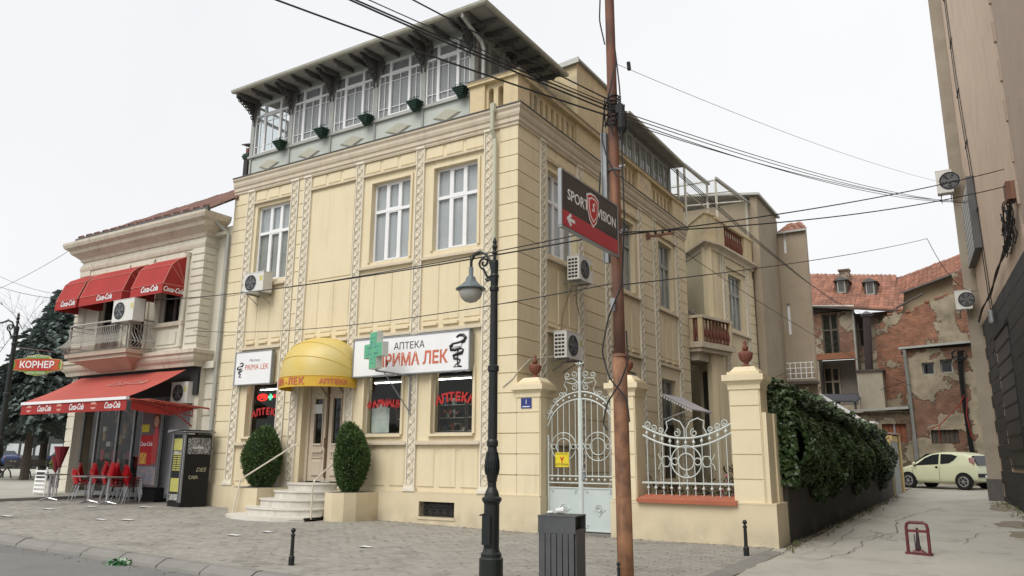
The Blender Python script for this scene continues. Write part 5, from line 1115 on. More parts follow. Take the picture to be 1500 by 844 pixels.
for P in ([(4.62, -5.45, 5.3), (4.60, -5.47, 4.9), (4.66, -5.47, 4.7)], [(4.93, -5.42, 5.9), (4.95, -5.44, 4.6), (4.93, -5.45, 4.2), (4.90, -5.46, 3.7), (4.70, -5.46, 3.3), (4.60, -5.47, 2.85), (4.70, -5.47, 2.5), (4.92, -5.45, 2.25), (4.95, -5.45, 1.95)], [(4.93, -5.43, 3.1), (4.95, -5.45, 2.7), (4.85, -5.46, 2.45), (4.66, -5.46, 2.2), (4.60, -5.47, 1.95), (4.65, -5.46, 1.85)], [(4.66, -5.42, 8.0), (4.64, -5.42, 7.6), (4.72, -5.43, 7.2)], [(4.88, -5.42, 6.9), (4.80, -5.45, 6.5), (4.68, -5.42, 6.2), (4.64, -5.42, 5.8), (4.72, -5.45, 5.5), (4.86, -5.44, 5.2)], [(4.86, -5.4, 7.1), (4.93, -5.42, 6.4), (4.9, -5.44, 5.9)]):
    Q = []
    for i in range(len(P)-1):
        for k in range(5): t = k/5; Q.append(tuple(P[i][j]*(1-t)+P[i+1][j]*t for j in range(3)))
    Q.append(P[-1]); Q = [Q[0]]+[tuple((Q[i-1][j]+Q[i][j]*2+Q[i+1][j])/4 for j in range(3)) for i in range(1, len(Q)-1)]+[Q[-1]]; mb.tube(Q, .011, 5)
mb.build('hanging_cable', WIR, tp)
sv = thing('pole_sign', 'black and red SPORT VISION sign with a white arrow fixed to the utility pole', 'sign', (4.64, -5.8, 4.6))
PF = Fr(4.80, 0, 0, 1, 1, 0); a0, a1, z0s, z1s = -6.97, -5.40, 4.12, 4.79
mb = MB(); PF.box(mb, a0, a1, z0s, z1s, .0, .03)
mb.build('sign_panel', mat('sign_brown_black', (.028, .018, .018), rough=.35, bump=0), sv)
mb = MB()
for q in ((a0-.02, a1+.02, z0s-.025, z0s), (a0-.02, a1+.02, z1s, z1s+.02), (a0-.025, a0, z0s, z1s), (a1, a1+.025, z0s, z1s)): PF.box(mb, *q, -.01, .036)
mb.build('sign_frame', GRYM, sv)
mb = MB(); PF.box(mb, a0+.01, a1-.01, z0s+.01, z0s+.195, .03, .034); mb.build('red_band', mat('sign_red', (.45, .02, .035), rough=.35, bump=0), sv)
text('SPORT', .185, WTL, PF, -6.56, 4.53, .033, sv, ext=.001, off=.002, sx=1.0); text('VISION', .185, WTL, PF, -5.74, 4.53, .033, sv, ext=.001, off=.002, sx=.98)
def shield(s, d0, d1): return [( -6.16+x*s, 4.535+z*s) for x, z in ((0, -.24), (.10, -.16), (.16, -.02), (.17, .16), (.06, .20), (-.06, .20), (-.17, .16), (-.16, -.02), (-.10, -.16))]
for s_, d, m in ((1, .036, WTL), (.88, .039, RDW), (.72, .042, WTL), (.62, .045, RDW)): mb = MB(); PF.poly(mb, shield(s_, 0, 0), d-.003, d); mb.build('shield_emblem', m, sv)
text('S', .16, WTL, PF, -6.17, 4.55, .046, sv, ext=.001, shear=.3, off=.003)
mb = MB(); c = -6.76; PF.poly(mb, [(c-.11, 4.23), (c-.01, 4.31), (c+.02, 4.28), (c-.03, 4.25), (c+.10, 4.25), (c+.10, 4.21), (c-.03, 4.21), (c+.02, 4.18), (c-.01, 4.15)], .034, .038); mb.build('arrow', WTL, sv)
# ================================================================== litter bin, bollards, barrier
bt_ = thing('litter_bin', 'dark grey slatted litter bin with a metal hood between lamp and pole', 'bin', (4.22, -5.88, 0), rz=.16); bt_.scale = (.88, .88, .86)
mb = MB(); mb.box(-.20, .20, -.19, .19, .03, .72); mb.build('liner', BLKM, bt_, local=True)
mb = MB(); mb.box(-.265, .265, -.24, .24, .74, .76); mb.box(-.265, .265, -.24, -.22, .76, .96); mb.box(-.265, .265, .22, .24, .76, .96); mb.box(-.265, -.245, -.22, .22, .76, .96); mb.box(-.27, .27, -.245, .245, .96, .975); mb.box(.22, .265, -.22, .22, .76, .79); mb.build('hood', BIN, bt_, local=True)
mb = MB(); mb.box(.18, .2, -.2, .2, .77, .955); mb.build('hood_opening', BLKM, bt_, local=True)
first = None
def slat(x, y, rz):
    global first
    if first is None: mb = MB(); mb.hexa([(-.034, -.012, .04), (.034, -.012, .04), (.034, .012, .04), (-.034, .012, .04), (-.036, -.012, .74), (.036, -.012, .74), (.036, .012, .74), (-.036, .012, .74)]); first = mb.build('slat', BIN, bt_, local=True); o = first
    else: o = first.copy(); COL.objects.link(o)
    o.location = (x, y, 0); o.rotation_euler = (0, 0, rz)
for k in range(6): slat(-.205+.082*k, -.225, 0); slat(-.205+.082*k, .225, 0)
for k in range(5): slat(-.255, -.164+.082*k, pi/2); slat(.255, -.164+.082*k, pi/2)
tc = thing('crushed_cup', 'crushed white paper cup lying on top of the litter bin', 'cup', (4.12, -5.85, .84), rz=.4)
mb = MB(); mb.lathe([(.03, 0), (.033, .05), (.045, .10)], (0, 0, 0), 9); M = Matrix.Translation((0, 0, .035)) @ Matrix.Rotation(1.45, 4, 'Y'); mb.xf(M); mb.build('cup', PAPER, tc, local=True)
mb = MB(); mb.sphere((-.07, 0, .02), .035, 7, 5, (1.3, 1, .6)); mb.build('lid', PAPER, tc, local=True)
BOL = [(.055, -.1), (.055, .14), (.045, .16), (.036, .17), (.032, .50), (.042, .51), (.042, .53), (.02, .55), (.022, .57)]
def bollard(x, y, lb, s=1):
    t = thing('bollard', lb, 'bollard', (x, y, gz(x, y)), 'small round headed bollards')
    mb = MB(); mb.lathe([(r*s, z*s) for r, z in BOL], (x, y, gz(x, y)), 12); mb.build('post', BLK, t, smooth=False)
    mb = MB(); mb.sphere((x, y, gz(x, y)+.605*s), .045*s, 12, 8); mb.build('ball_head', BLK, t, smooth=True)
bollard(.07, -6.28, 'small black bollard standing alone near the kerb left of the street lamp', .78); bollard(5.20, -1.43, 'small dark bollard in front of the right garden wall pillar', .85)
bollard(4.98, -5.95, 'dark leaning post top just right of the base of the utility pole', .55)
pb = thing('parking_barrier', 'dark red folding parking barrier standing in the alley', 'parking barrier', (7.54, .34, .02), rz=-.22)
BRM = mat('dark_red_paint', (.15, .015, .02), (.07, .02, .02), scale=14, rough=.5, bump=.2)
mb = MB(); mb.tube([(-.165, 0, 0), (-.165, 0, .40), (-.15, 0, .46), (-.10, 0, .485), (.10, 0, .485), (.15, 0, .46), (.165, 0, .40), (.165, 0, 0)], .026, 8); mb.build('hoop', BRM, pb, local=True)
mb = MB(); mb.box(-.14, .14, -.02, .02, .33, .37); mb.build('crossbar', BRM, pb, local=True)
mb = MB(); mb.tube([(0, 0, .35), (.0, -.02, .12)], [.02, .035], 8); mb.tube([(0, -.02, .12), (0, -.03, .06)], .045, 8); mb.tube([(-.05, 0, .3), (-.04, -.02, .08)], .008, 5); mb.sphere((0, 0, .385), .02, 8, 5); mb.build('lock_post', mat('dark_iron', (.04, .02, .025), bump=.1), pb, local=True)
mb = MB(); mb.box(-.2, .2, -.06, .05, -.03, .012); mb.hexa([(-.1, -.07, .012), (.1, -.07, .012), (.1, .03, .012), (-.1, .03, .012), (-.05, -.04, .06), (.05, -.04, .06), (.05, .02, .06), (-.05, .02, .06)]); mb.build('base_plate', BRM, pb, local=True)
for (x, y, s_, lb) in ((-15.0, -2.3, .16, 'white paper scrap by the plaza kerb'), (-11.45, -3.6, .2, 'paper scrap lying left of the cafe tables'), (-11.5, -2.5, .2, 'white napkin lying in front of the cafe tables'), (-8.0, -4.3, .17, 'left one of two white papers on the open pavement'), (-7.6, -3.95, .2, 'right one of two white papers on the open pavement'), (-10.5, -1.6, .26, 'white sheet lying at the foot of the coffee machine'), (-3.5, -4.4, .14, 'crumpled white paper in front of the entrance steps'), (-3.5, -3.6, .1, 'tiny paper scrap just before the entrance steps'), (-.5, -4.1, .12, 'brown paper scrap in the middle of the pavement'), (-10.1, -5.2, .2, 'pale paper scrap at the left edge of the pavement')):
    mb = MB(); z = gz(x, y)+.012; mb.add([(x-s_, y-.06, z), (x, y-.1, z+.012), (x+s_*.9, y-.03, z), (x+s_, y+.07, z+.01), (x+.02, y+.09, z+.004), (x-s_*.8, y+.06, z+.01)], [(0, 1, 4, 5), (1, 2, 3, 4)]); o = mb.build('paper_scrap', PAPER, None); tag(o, lb, 'litter')
gl = thing('plastic_bag', 'crumpled green and white plastic bag lying on the road by the kerb', 'bag', (-2.52, -7.25, -.11)); r = random.Random(8)
for m, n in ((mat('green_plastic', (.02, .16, .04), (.01, .07, .02), rough=.3, bump=0), 120), (mat('pale_plastic', (.35, .5, .3), rough=.3, bump=0), 40)):
    mb = MB()
    for i in range(n): p = Vector((-2.52+r.gauss(0, .07), -7.25+r.gauss(0, .06), -.11+abs(r.gauss(0, .05)))); a = Vector((r.gauss(0, 1), r.gauss(0, 1), r.gauss(0, 1))).normalized()*.04; b = a.orthogonal()*.8; mb.add([p-a, p+b, p+a], [(0, 1, 2)])
    mb.build('crumpled_film', m, gl, recalc=False, kind='stuff')
# ================================================================== corner cafe house on the left
CB = thing('cafe_building', 'cream corner house with red awnings, a bulging iron balcony and a tiled roof', 'building', (-14, 3, 0))
CF = Fr(0, -.45, 1, 0, 0, -1); CX0, CX1 = -17.15, -10.62; CS = Fr(CX1, 0, 0, 1, 1, 0); CL = Fr(CX0, 0, 0, 1, -1, 0)
CW = [(-15.75, -14.45, 4.62, 7.35), (-14.05, -13.2, 4.62, 7.35), (-12.5, -11.5, 5.42, 7.35)]
wall(CF, CX0, CX1, 4.2, 8.0, CW, 0).build('upper_wall', LBW, CB)
mb = MB(); mb.box(CX1-.3, CX1+.004, -.44, 0, 4.21, 7.99); mb.box(CX0-.004, CX0+.25, -.44, 12, 4.21, 7.99); mb.box(-10.62, -10.04, 0, .3, -.1, 8.3); mb.box(CX0+.3, L-.05, 11.8, 12, 0, 8); mb.box(CX0+.3, -10.1, -.2, 12, 4.0, 4.2); mb.box(-12.9, -12.8, 0, 8, 4.2, 8); mb.box(CX0+.3, -10.1, -.2, 12, 8.0, 8.1); mb.build('upper_wall', LBW, CB)
QB = {}
def quoin(x0, x1, y0, y1, z, h, key):
    if key not in QB:
        mb = MB(); e = .02; mb.hexa([(x0+e, y0+e, 0), (x1, y0+e, 0), (x1, y1, 0), (x0+e, y1, 0), (x0, y0, e), (x1, y0, e), (x1, y1, e), (x0, y1, e)]); mb.box(x0, x1, y0, y1, e, h-.03); QB[key] = o = mb.build('quoin_block', LBW, CB, local=True)
    else: o = QB[key].copy(); COL.objects.link(o)
    o.location = Vector((0, 0, z))-CB.location
for k in range(14):
    z = 4.72+.225*k
    quoin(-11.16, CX1+.035, -.485, -.12, z, .225, 'r'); 
    quoin(CX0-.035, -16.6, -.485, -.2, z, .225, 'l')
for k in range(9): quoin(CX0-.02, -16.75, -.30, .2, .35+.40*k, .40, 'g')
for k in range(8): quoin(-10.62, -10.06, -.035, .1, .35+.46*k, .46, 'h')
mb = MB(); mb.box(CX0, -16.76, -.28, .3, -.1, 4.0); mb.build('ground_pier', LBW, CB); mb = MB(); mb.box(-10.9, -10.62, -.2, .3, -.1, 4.0); mb.build('ground_pier', LBW, CB); mb = MB(); mb.box(CX0, CX0+.3, .3, 11, -.1, 4.0); mb.build('ground_wall', LBW, CB)
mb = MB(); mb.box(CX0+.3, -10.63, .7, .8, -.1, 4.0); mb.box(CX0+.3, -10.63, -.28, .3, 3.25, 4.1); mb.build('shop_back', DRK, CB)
# dividing bands and mouldings
CP = [(CX0, 8), (CX0, -.45), (CX1, -.45), (CX1, 0)]
sweep(CP, [(-.05, 4.05), (.05, 4.05), (.08, 4.15), (.16, 4.22), (.2, 4.30), (.2, 4.38), (.26, 4.42), (.26, 4.52), (-.05, 4.60)]).build('belt_cornice', LBM, CB)
sweep(CP, [(-.05, 7.62), (.04, 7.62), (.06, 7.70), (.06, 7.76), (-.05, 7.78)]).build('string_moulding', LBM, CB)
sweep(CP, [(-.05, 7.95), (.04, 7.95), (.08, 8.05), (.2, 8.15), (.30, 8.22), (.34, 8.32), (.46, 8.40), (.50, 8.50), (.50, 8.58), (-.05, 8.62)]).build('cornice', LBM, CB)
for (a, b, z0, z1) in CW:
    mb = MB()
    for q in ((a-.12, a, z0, z1), (b, b+.12, z0, z1), (a-.16, b+.16, z1, z1+.14), (a-.2, b+.2, z1+.14, z1+.2)): CF.box(mb, *q, -.02, .05)
    mb.build('casing', LBW, CB)
    window(CF, (a, b, z0, z1), d=-.14, mull=(.5,), tr=.72, fm=mat('dark_brown_frame', (.09, .07, .06), (.06, .05, .045)), cm=mat('dim_room', (.10, .10, .11), (.03, .03, .03), scale=3, bump=0), gl=GLSD, parent=CB)  # near-black sheet behind the panes stands in for the unlit rooms
mb = MB(); CF.box(mb, -12.75, -11.25, 5.30, 5.42, -.02, .12); mb.build('window_sill', LBM, CB); mb = MB()
CF.box(mb, -12.6, -11.4, 4.66, 5.22, -.02, .03); CF.box(mb, -12.45, -11.55, 4.76, 5.12, .03, .06); mb.build('relief_panel', LBW, CB)
mb = MB(); mb.tube([(-11.33, -.5, 4.66), (-11.33, -.5, 7.4)], .07, 10); mb.lathe([(.09, 0), (.1, .08), (.12, .1)], (-11.33, -.5, 7.4), 10); mb.build('half_column', LBW, CB)
mb = MB(); mb.tube([(-10.45, -.85, 8.5), (-10.3, -.5, 8.4), (-10.12, -.09, 8.05), (-10.1, -.09, 7.9), (-10.1, -.09, .3)], .055, 8); mb.build('downpipe', ZNC, CB)
# roof tiles in rows
mb = MB(); ry0, rz0 = -.78, 8.66; sl = .66
rr = random.Random(2); rows_ = 12
for j in range(rows_):
    y = ry0+.36*j; z = rz0+.36*j*sl
    x = -16.9+.58*j
    while x < -10.1:
        dz = rr.uniform(-.008, .008); mb.add([(x, y, z+.02+dz), (x+.12, y, z+.07+dz), (x+.24, y, z+.02+dz), (x, y+.4, z+.4*sl+.02+dz), (x+.12, y+.4, z+.4*sl+.07+dz), (x+.24, y+.4, z+.4*sl+.02+dz), (x, y, z-.02), (x+.24, y, z-.02)], [(0, 1, 4, 3), (1, 2, 5, 4), (6, 7, 2, 1, 0)]); x += .235
mb.build('roof_tile', TILB, CB, recalc=False, kind='stuff')
mb = MB(); mb.hexa([(-17.0, ry0-.02, 8.60), (-10.05, ry0-.02, 8.60), (-10.05, 3.4, 11.35), (-10.2, 3.4, 11.35), (-17.0, ry0-.02, 8.66), (-10.05, ry0-.02, 8.66), (-10.05, 3.4, 11.41), (-10.2, 3.4, 11.41)]); mb.build('roof', OLDW, CB)
sweep([(-17.05, ry0), (-10.1, ry0)], [(0, 8.56), (.09, 8.56), (.10, 8.68), (0, 8.68)]).build('gutter', COP, CB)
for k in range(15):
    mb = MB(); x = -16.9+.47*k; mb.tube([(x, ry0-.05, 8.71), (x, ry0+.10, 8.79)], .065, 7); mb.build('ridge_tile', TILB, CB)
# shop glazing
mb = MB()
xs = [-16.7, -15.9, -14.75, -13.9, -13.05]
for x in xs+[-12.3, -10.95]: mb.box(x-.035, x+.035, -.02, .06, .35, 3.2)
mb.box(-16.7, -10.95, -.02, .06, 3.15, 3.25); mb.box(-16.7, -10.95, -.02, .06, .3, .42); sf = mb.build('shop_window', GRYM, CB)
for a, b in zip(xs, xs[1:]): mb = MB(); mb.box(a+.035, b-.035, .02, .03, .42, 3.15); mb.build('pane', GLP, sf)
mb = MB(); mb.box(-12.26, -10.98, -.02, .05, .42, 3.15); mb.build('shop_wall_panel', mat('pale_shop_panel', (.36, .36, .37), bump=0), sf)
rc = random.Random(5)
for i, c in enumerate([(.35, .02, .02), (.5, .5, .5), (.12, .1, .09), (.3, .2, .1)]):
    mb = MB()
    for k in range(12): x = rc.uniform(-16.4, -13.2); z = rc.uniform(.9, 2.9); mb.box(x, x+rc.uniform(.1, .3), .5, .6, z, z+rc.uniform(.1, .4))
    mb.build('shop_display', mat('display_%d' % i, c, bump=0), CB, kind='stuff')
# balcony
mb = MB(); mb.box(-16.0, -12.72, -1.28, -.45, 4.50, 4.62); mb.box(-15.9, -12.8, -1.2, -.45, 4.38, 4.50); mb.hexa([(-15.2, -.6, 4.08), (-13.4, -.6, 4.08), (-13.4, -.45, 4.08), (-15.2, -.45, 4.08), (-15.8, -1.1, 4.38), (-12.9, -1.1, 4.38), (-12.9, -.45, 4.38), (-15.8, -.45, 4.38)]); mb.build('balcony_slab', mat('balcony_salmon', (.50, .38, .30), (.42, .35, .27), stains=.3), CB)
IRN = mat('tarnished_iron', (.46, .44, .39), (.26, .25, .22), scale=20, rough=.6, bump=.1)
BRL = thing('balcony_railing', 'tarnished bulging wrought iron railing of the corner house balcony', 'railing', (-14.3, -1.2, 4.6)); 
mb = MB(); mb.tube([(-15.95, -.46, 5.52), (-15.95, -1.22, 5.52), (-12.75, -1.22, 5.52), (-12.75, -.46, 5.52)], .028, 5); mb.tube([(-15.95, -.46, 5.38), (-15.95, -1.22, 5.38), (-12.75, -1.22, 5.38), (-12.75, -.46, 5.38)], .015, 5); mb.tube([(-15.95, -.46, 4.66), (-15.95, -1.2, 4.66), (-12.75, -1.2, 4.66), (-12.75, -.46, 4.66)], .02, 5); mb.tube([(-16.05, -.46, 4.84), (-16.15, -1.45, 4.84), (-12.52, -1.45, 4.84), (-12.6, -.46, 4.84)], .014, 5); mb.build('rail', IRN, BRL)
def bulge(px_, py_, nx_, ny_):
    return [(px_+nx_*d, py_+ny_*d, z) for d, z in ((0, 5.38), (-.02, 5.24), (.0, 5.12), (.10, 5.0), (.22, 4.88), (.24, 4.78), (.10, 4.70), (0, 4.66))]
n = 34
for k in range(n): x = -15.9+3.1*k/(n-1); mb = MB(); mb.tube(bulge(x, -1.22, 0, -1), .012, 4); mb.build('bar', IRN, BRL)
for k in range(7): y = -1.15+.1*k; mb = MB(); mb.tube(bulge(-12.75, y, 1, 0), .012, 4); mb.build('bar', IRN, BRL)
for x in (-15.95, -12.75): mb = MB(); mb.tube([(x, -1.22, 4.6), (x, -1.22, 5.55)], .025, 6); mb.build('post', IRN, BRL)
acunit('large air conditioner standing on the iron balcony railing of the corner house', Fr(0, -.95, 1, 0, 0, -1), -12.95, 5.42, .06, wdt=1.05, h=.66, dep=.36)
acunit('grey air conditioner on the wall under the red shop awning', Fr(0, -.02, 1, 0, 0, -1), -11.2, 3.0, .12, wdt=.75, h=.6, fan=.4)
# window awnings
def hood(label, x0, x1, text_side=False, grp='red window awnings of the corner house'):
    t = thing('window_awning', label, 'awning', ((x0+x1)/2, -.5, 7), grp)
    pr_ = [(.02, 7.42), (.42, 7.20), (.58, 7.02), (.80, 6.42), (.82, 6.13)]
    q = [(-.45-d, z) for d, z in pr_]; mb = MB(); n = len(q); N = 10
    for i in range(N+1):
        f = i/N; x = x0+(x1-x0)*f; sag = .025*sin(pi*f*3)
        for y, z in q: mb.v.append((x+(x0+x1-2*x)*.04*(0 if z > 6.5 else 0), y, z-.0-sag*.0))
    for i in range(N):
        for k in range(n-1): a = i*n+k; mb.f.append((a, a+1, a+n+1, a+n))
    for sx_, x in ((0, x0), (1, x1)):
        o = len(mb.v); mb.add([(x, y, z) for y, z in q]+[(x, -.46, 6.42), (x, -.46, 6.13)], [(0, 1, 2, 3, 5), (3, 4, 6, 5)])
    mb.build('canvas', RED, t)
    mb = MB()
    for x in (x0, x1): mb.tube([(x, y, z) for y, z in q[:4]], .011, 4); mb.tube([(x, q[2][0], q[2][1]), (x, -.48, 6.44)], .009, 4); mb.tube([(x, q[1][0], q[1][1]), (x, -.48, 6.44)], .009, 4); mb.tube([(x, q[3][0]-.005, q[3][1]), (x, -.48, 6.44)], .009, 4)
    mb.tube([(x0, q[3][0]-.008, 6.42), (x1, q[3][0]-.008, 6.42)], .010, 4); mb.tube([(x0, q[2][0]-.004, 7.03), (x1, q[2][0]-.004, 7.03)], .010, 4); mb.build('piping', mat('pink_piping', (.6, .25, .2), bump=0), t)
    text('Coca-Cola', .24, WTL, Fr(0, q[3][0], 1, 0, 0, -1), x0+(x1-x0)*.6, 6.30, .02, t, ext=.002, shear=.35, off=.006, sx=.8)
    if text_side: text('Coca-Cola', .21, WTL, Fr(x1, 0, 0, 1, 1, 0), -.90, 6.27, .01, t, ext=.002, shear=.35, off=.005, sx=.75)
hood('small leftmost red window awning with white script, partly behind the wide one', -17.0, -15.75, False); hood('wide red awning with white script over the balcony doors of the corner house', -15.6, -13.3); hood('rightmost red window awning with white script on its front and side', -12.85, -11.3, True)
# large awning over the shop
ba = thing('shop_awning', 'large faded red shop awning with a white front bar and script on its valance', 'awning', (-13.6, -1.3, 3.4))
mb = MB(); X0, X1 = -16.35, -10.95; N = 16
for i in range(N+1):
    for k in range(7): t = k/6; mb.v.append((X0+(X1-X0)*i/N, -.47-1.70*t, 3.96-.90*t-.05*sin(pi*t)-.012*abs(sin(i*pi/4))))
for i in range(N):
    for k in range(6): a = i*7+k; mb.f.append((a, a+1, a+8, a+7))
mb.build('canvas', REDF, ba, smooth=True)
mb = MB(); mb.box(X0, X1, -2.20, -2.10, 2.99, 3.07); mb.build('front_bar', WHT, ba)
mb = MB()
for i in range(N): x = X0+(X1-X0)*i/N; x1 = X0+(X1-X0)*(i+1)/N; mb.box(x, x1, -2.17, -2.162, 2.70, 2.99)
mb.build('valance', RED, ba)
VA = Fr(0, -2.17, 1, 0, 0, -1)
for k, x in enumerate((-15.9, -15.05, -14.25, -13.35, -12.5, -11.6)):
    if k % 2: text('Coca-Cola', .24, WTL, VA, x, 2.85, .005, ba, ext=.002, shear=.35, off=.005, sx=.72)
    else:
        mb = MB(); VA.poly(mb, [(x+.15*cos(a), 2.87+.11*sin(a)) for a in [2*pi*i/14 for i in range(14)]], .001, .004); mb.build('badge', mat('badge_pink', (.6, .3, .25), bump=0), ba); mb = MB(); VA.box(mb, x-.14, x+.14, 2.83, 2.9, .004, .007); mb.build('badge_band', RED, ba)
QA = Fr(0, -1.5, 1, 0, 0, -1)
mb = MB(); 
tt = text('Coca-Cola', .42, mat('faded_white_print', (.7, .45, .4), bump=0), Fr(0, 0, 1, 0, 0, -1), -12.7, 0, 0, ba, ext=.001, shear=.35, off=.004)
import numpy as _np
for v in tt.data.vertices:      # lay the script on the sloping canvas
    wx, wz = v.co.x+ba.location.x, v.co.z+ba.location.z; yy = -1.12+wz*.88; v.co.y = yy-ba.location.y; v.co.z = (3.96-(-.47-yy)/1.70*.90-.02)-ba.location.z
REDM = mat('red_steel', (.33, .05, .03), (.25, .04, .03), rough=.5, bump=.05)
fc = thing('awning_frame', 'red steel lattice side frame with a curved lower bar beside the shop awning', 'frame', (-10.8, -1.2, 2.9))
mb = MB(); SX = -10.82
mb.tube([(SX, -2.15, 3.0), (SX, .0, 2.86)], .03, 4); mb.tube([(SX, -2.15, 2.98), (SX, -1.3, 2.86), (SX, -.6, 2.60), (SX, -.15, 2.32)], .022, 4); mb.tube([(SX, -.1, 2.86), (SX, -.1, 2.25)], .025, 4); mb.tube([(SX, -.1, 2.62), (SX, -.9, 2.72)], .018, 4)
mb.tube([(SX+.5, -1.9, 2.97), (SX+.5, 0, 2.84)], .025, 4)
for k in range(5): y = -1.9+.42*k; mb.tube([(SX, y, 2.99-.03*k), (SX+.5, y, 2.98-.03*k)], .02, 4); mb.tube([(SX, y, 2.99-.03*k), (SX, y, 2.99-.03*k-.06*k)], .018, 4)
mb.build('lattice_bar', REDM, fc); mb = MB(); mb.add([(SX-.02, -2.1, 2.97), (SX-.02, -.1, 2.84), (SX-.02, -.9, 2.62), (SX-.02, -1.6, 2.66), (SX-.02, -2.1, 2.72)], [(0, 1, 2, 3, 4)]); mb.build('side_canvas', RED, fc)
# coffee machine
km = thing('coffee_machine', 'black coffee vending machine with yellow panels and a curved metal roof', 'vending machine', (-10.22, -.55, .14), rz=-.18)
kw, kd, kh = .37, .36, 2.0
mb = MB(); mb.box(-kw, kw, -kd, kd, .12, kh-.05); mb.build('cabinet', BLKM, km, local=True)
mb = MB(); mb.box(-kw-.05, kw+.06, -kd-.08, kd+.08, kh-.0, kh+.04); mb.hexa([(-kw-.1, -kd-.16, kh+.0), (-kw+.3, -kd-.16, kh+.04), (-kw+.3, kd+.08, kh+.04), (-kw-.1, kd+.08, kh), (-kw-.05, -kd-.16, kh+.08), (kw, -kd-.16, kh+.07), (kw, kd+.08, kh+.07), (-kw-.05, kd+.08, kh+.08)]); mb.build('metal_roof', GRYM, km, local=True)
mb = MB()
for x in (-kw, kw-.05): mb.box(x, x+.05, -kd-.04, -kd, .15, kh-.02)
mb.box(kw-.16, kw-.13, -kd-.03, -kd, .15, kh-.02); mb.build('door_trim', GRYM, km, local=True)
KF = Fr(0, -kd, 1, 0, 0, -1); YP = mat('yellow_print', (.48, .45, .12), (.36, .34, .10), scale=22, fac=.25, bump=0)
mb = MB(); KF.box(mb, -.30, .18, 1.52, 1.84, .005, .015); KF.box(mb, -.30, .18, .42, .78, .005, .015); mb.build('lit_panel', YP, km, local=True)
mb = MB()
for k in range(8):
    for j in range(2): KF.box(mb, -.28+.24*j, -.08+.24*j, .98+.06*k, 1.015+.06*k, .005, .014)
mb.build('button', YP, km, local=True)
mb = MB(); KF.box(mb, -.3, .18, .2, .36, .005, .02); KF.box(mb, -.3, .18, 1.40, 1.5, .005, .012); mb.build('cup_picture', mat('cup_print', (.5, .5, .45), (.08, .08, .08), scale=14, fac=.3, bump=0), km, local=True)
mb = MB(); mb.box(-kw, kw+.0, -kd-.02, kd, .0, .12); mb.build('plinth', BLKM, km, local=True)
KS = Fr(kw, 0, 0, 1, 1, 0); mb = MB(); KS.box(mb, -.30, .34, 1.42, 1.86, .002, .008); mb.build('side_print', mat('white_black_print', (.02, .02, .02), (.38, .38, .38), scale=34, fac=.1, bump=0), km, local=True)
def gtext(body, size, u, z, sh):
    o = text(body, size, mat('graffiti_paint', (.55, .52, .35), bump=0), KS, u, z, .004, None, name='graffiti', ext=.001, shear=sh, sx=1.1); o.parent = km
gtext('DES', .15, .12, 1.0, .3); gtext('DBR', .13, -.06, .80, -.2)
text('coffee', .12, WTL, KS, 0, 1.60, .01, None, ext=.001, off=.002).parent = km
# tall poster
pt = thing('poster_board', 'tall advertising board with a red bottle advert and a woman drinking, beside the coffee machine', 'advertising board', (-12.5, -.3, .3), rz=0)
mb = MB(); mb.box(-12.95, -12.0, -.36, -.28, .62, 3.05); mb.build('board', GRYM, pt)
PB = Fr(0, -.36, 1, 0, 0, -1)
def pp(name, c, c2, q, d=.006, sc_=9): mb = MB(); PB.box(mb, *q, .001, d); mb.build(name, mat(name, c, c2, scale=sc_, fac=.4, bump=0), pt)
pp('poster_sheet', (.20, .10, .09), (.12, .12, .15), (-12.92, -12.03, .65, 3.0)); pp('red_field', (.55, .02, .03), (.4, .02, .02), (-12.9, -12.3, 1.25, 2.1), .009)
pp('lower_print', (.12, .2, .3), (.4, .3, .25), (-12.9, -12.05, .68, 1.2), .009, 5); pp('yellow_tag', (.65, .55, .05), None, (-12.9, -12.55, 2.2, 2.42), .011); pp('price_tags', (.65, .55, .1), (.5, .03, .02), (-12.86, -12.55, 1.28, 1.6), .012, 14)
mb = MB(); PB.poly(mb, [(-12.3, 1.3), (-12.08, 1.3), (-12.05, 2.1), (-12.12, 2.35), (-12.2, 2.42), (-12.32, 2.1)], .006, .012); mb.build('figure_dress', RDW, pt); mb = MB(); PB.poly(mb, [(-12.22+.12*cos(a), 2.5+.17*sin(a)) for a in [2*pi*i/14 for i in range(14)]], .006, .014); mb.build('figure_face', mat('skin_print', (.5, .28, .2), bump=0), pt)
mb = MB(); PB.poly(mb, [(-12.36, 2.3), (-12.06, 2.3), (-12.04, 2.6), (-12.12, 2.75), (-12.3, 2.76), (-12.4, 2.6)], .004, .008); mb.build('figure_hair', mat('hair_print', (.12, .04, .02), bump=0), pt)
text('Coca-Cola', .17, WTL, PB, -12.62, 1.85, .012, pt, ext=.001, shear=.35, off=.003, sx=.8)
mb = MB(); mb.box(-12.9, -12.05, -.3, .0, .15, .6); mb.build('board_foot', BLKM, pt)
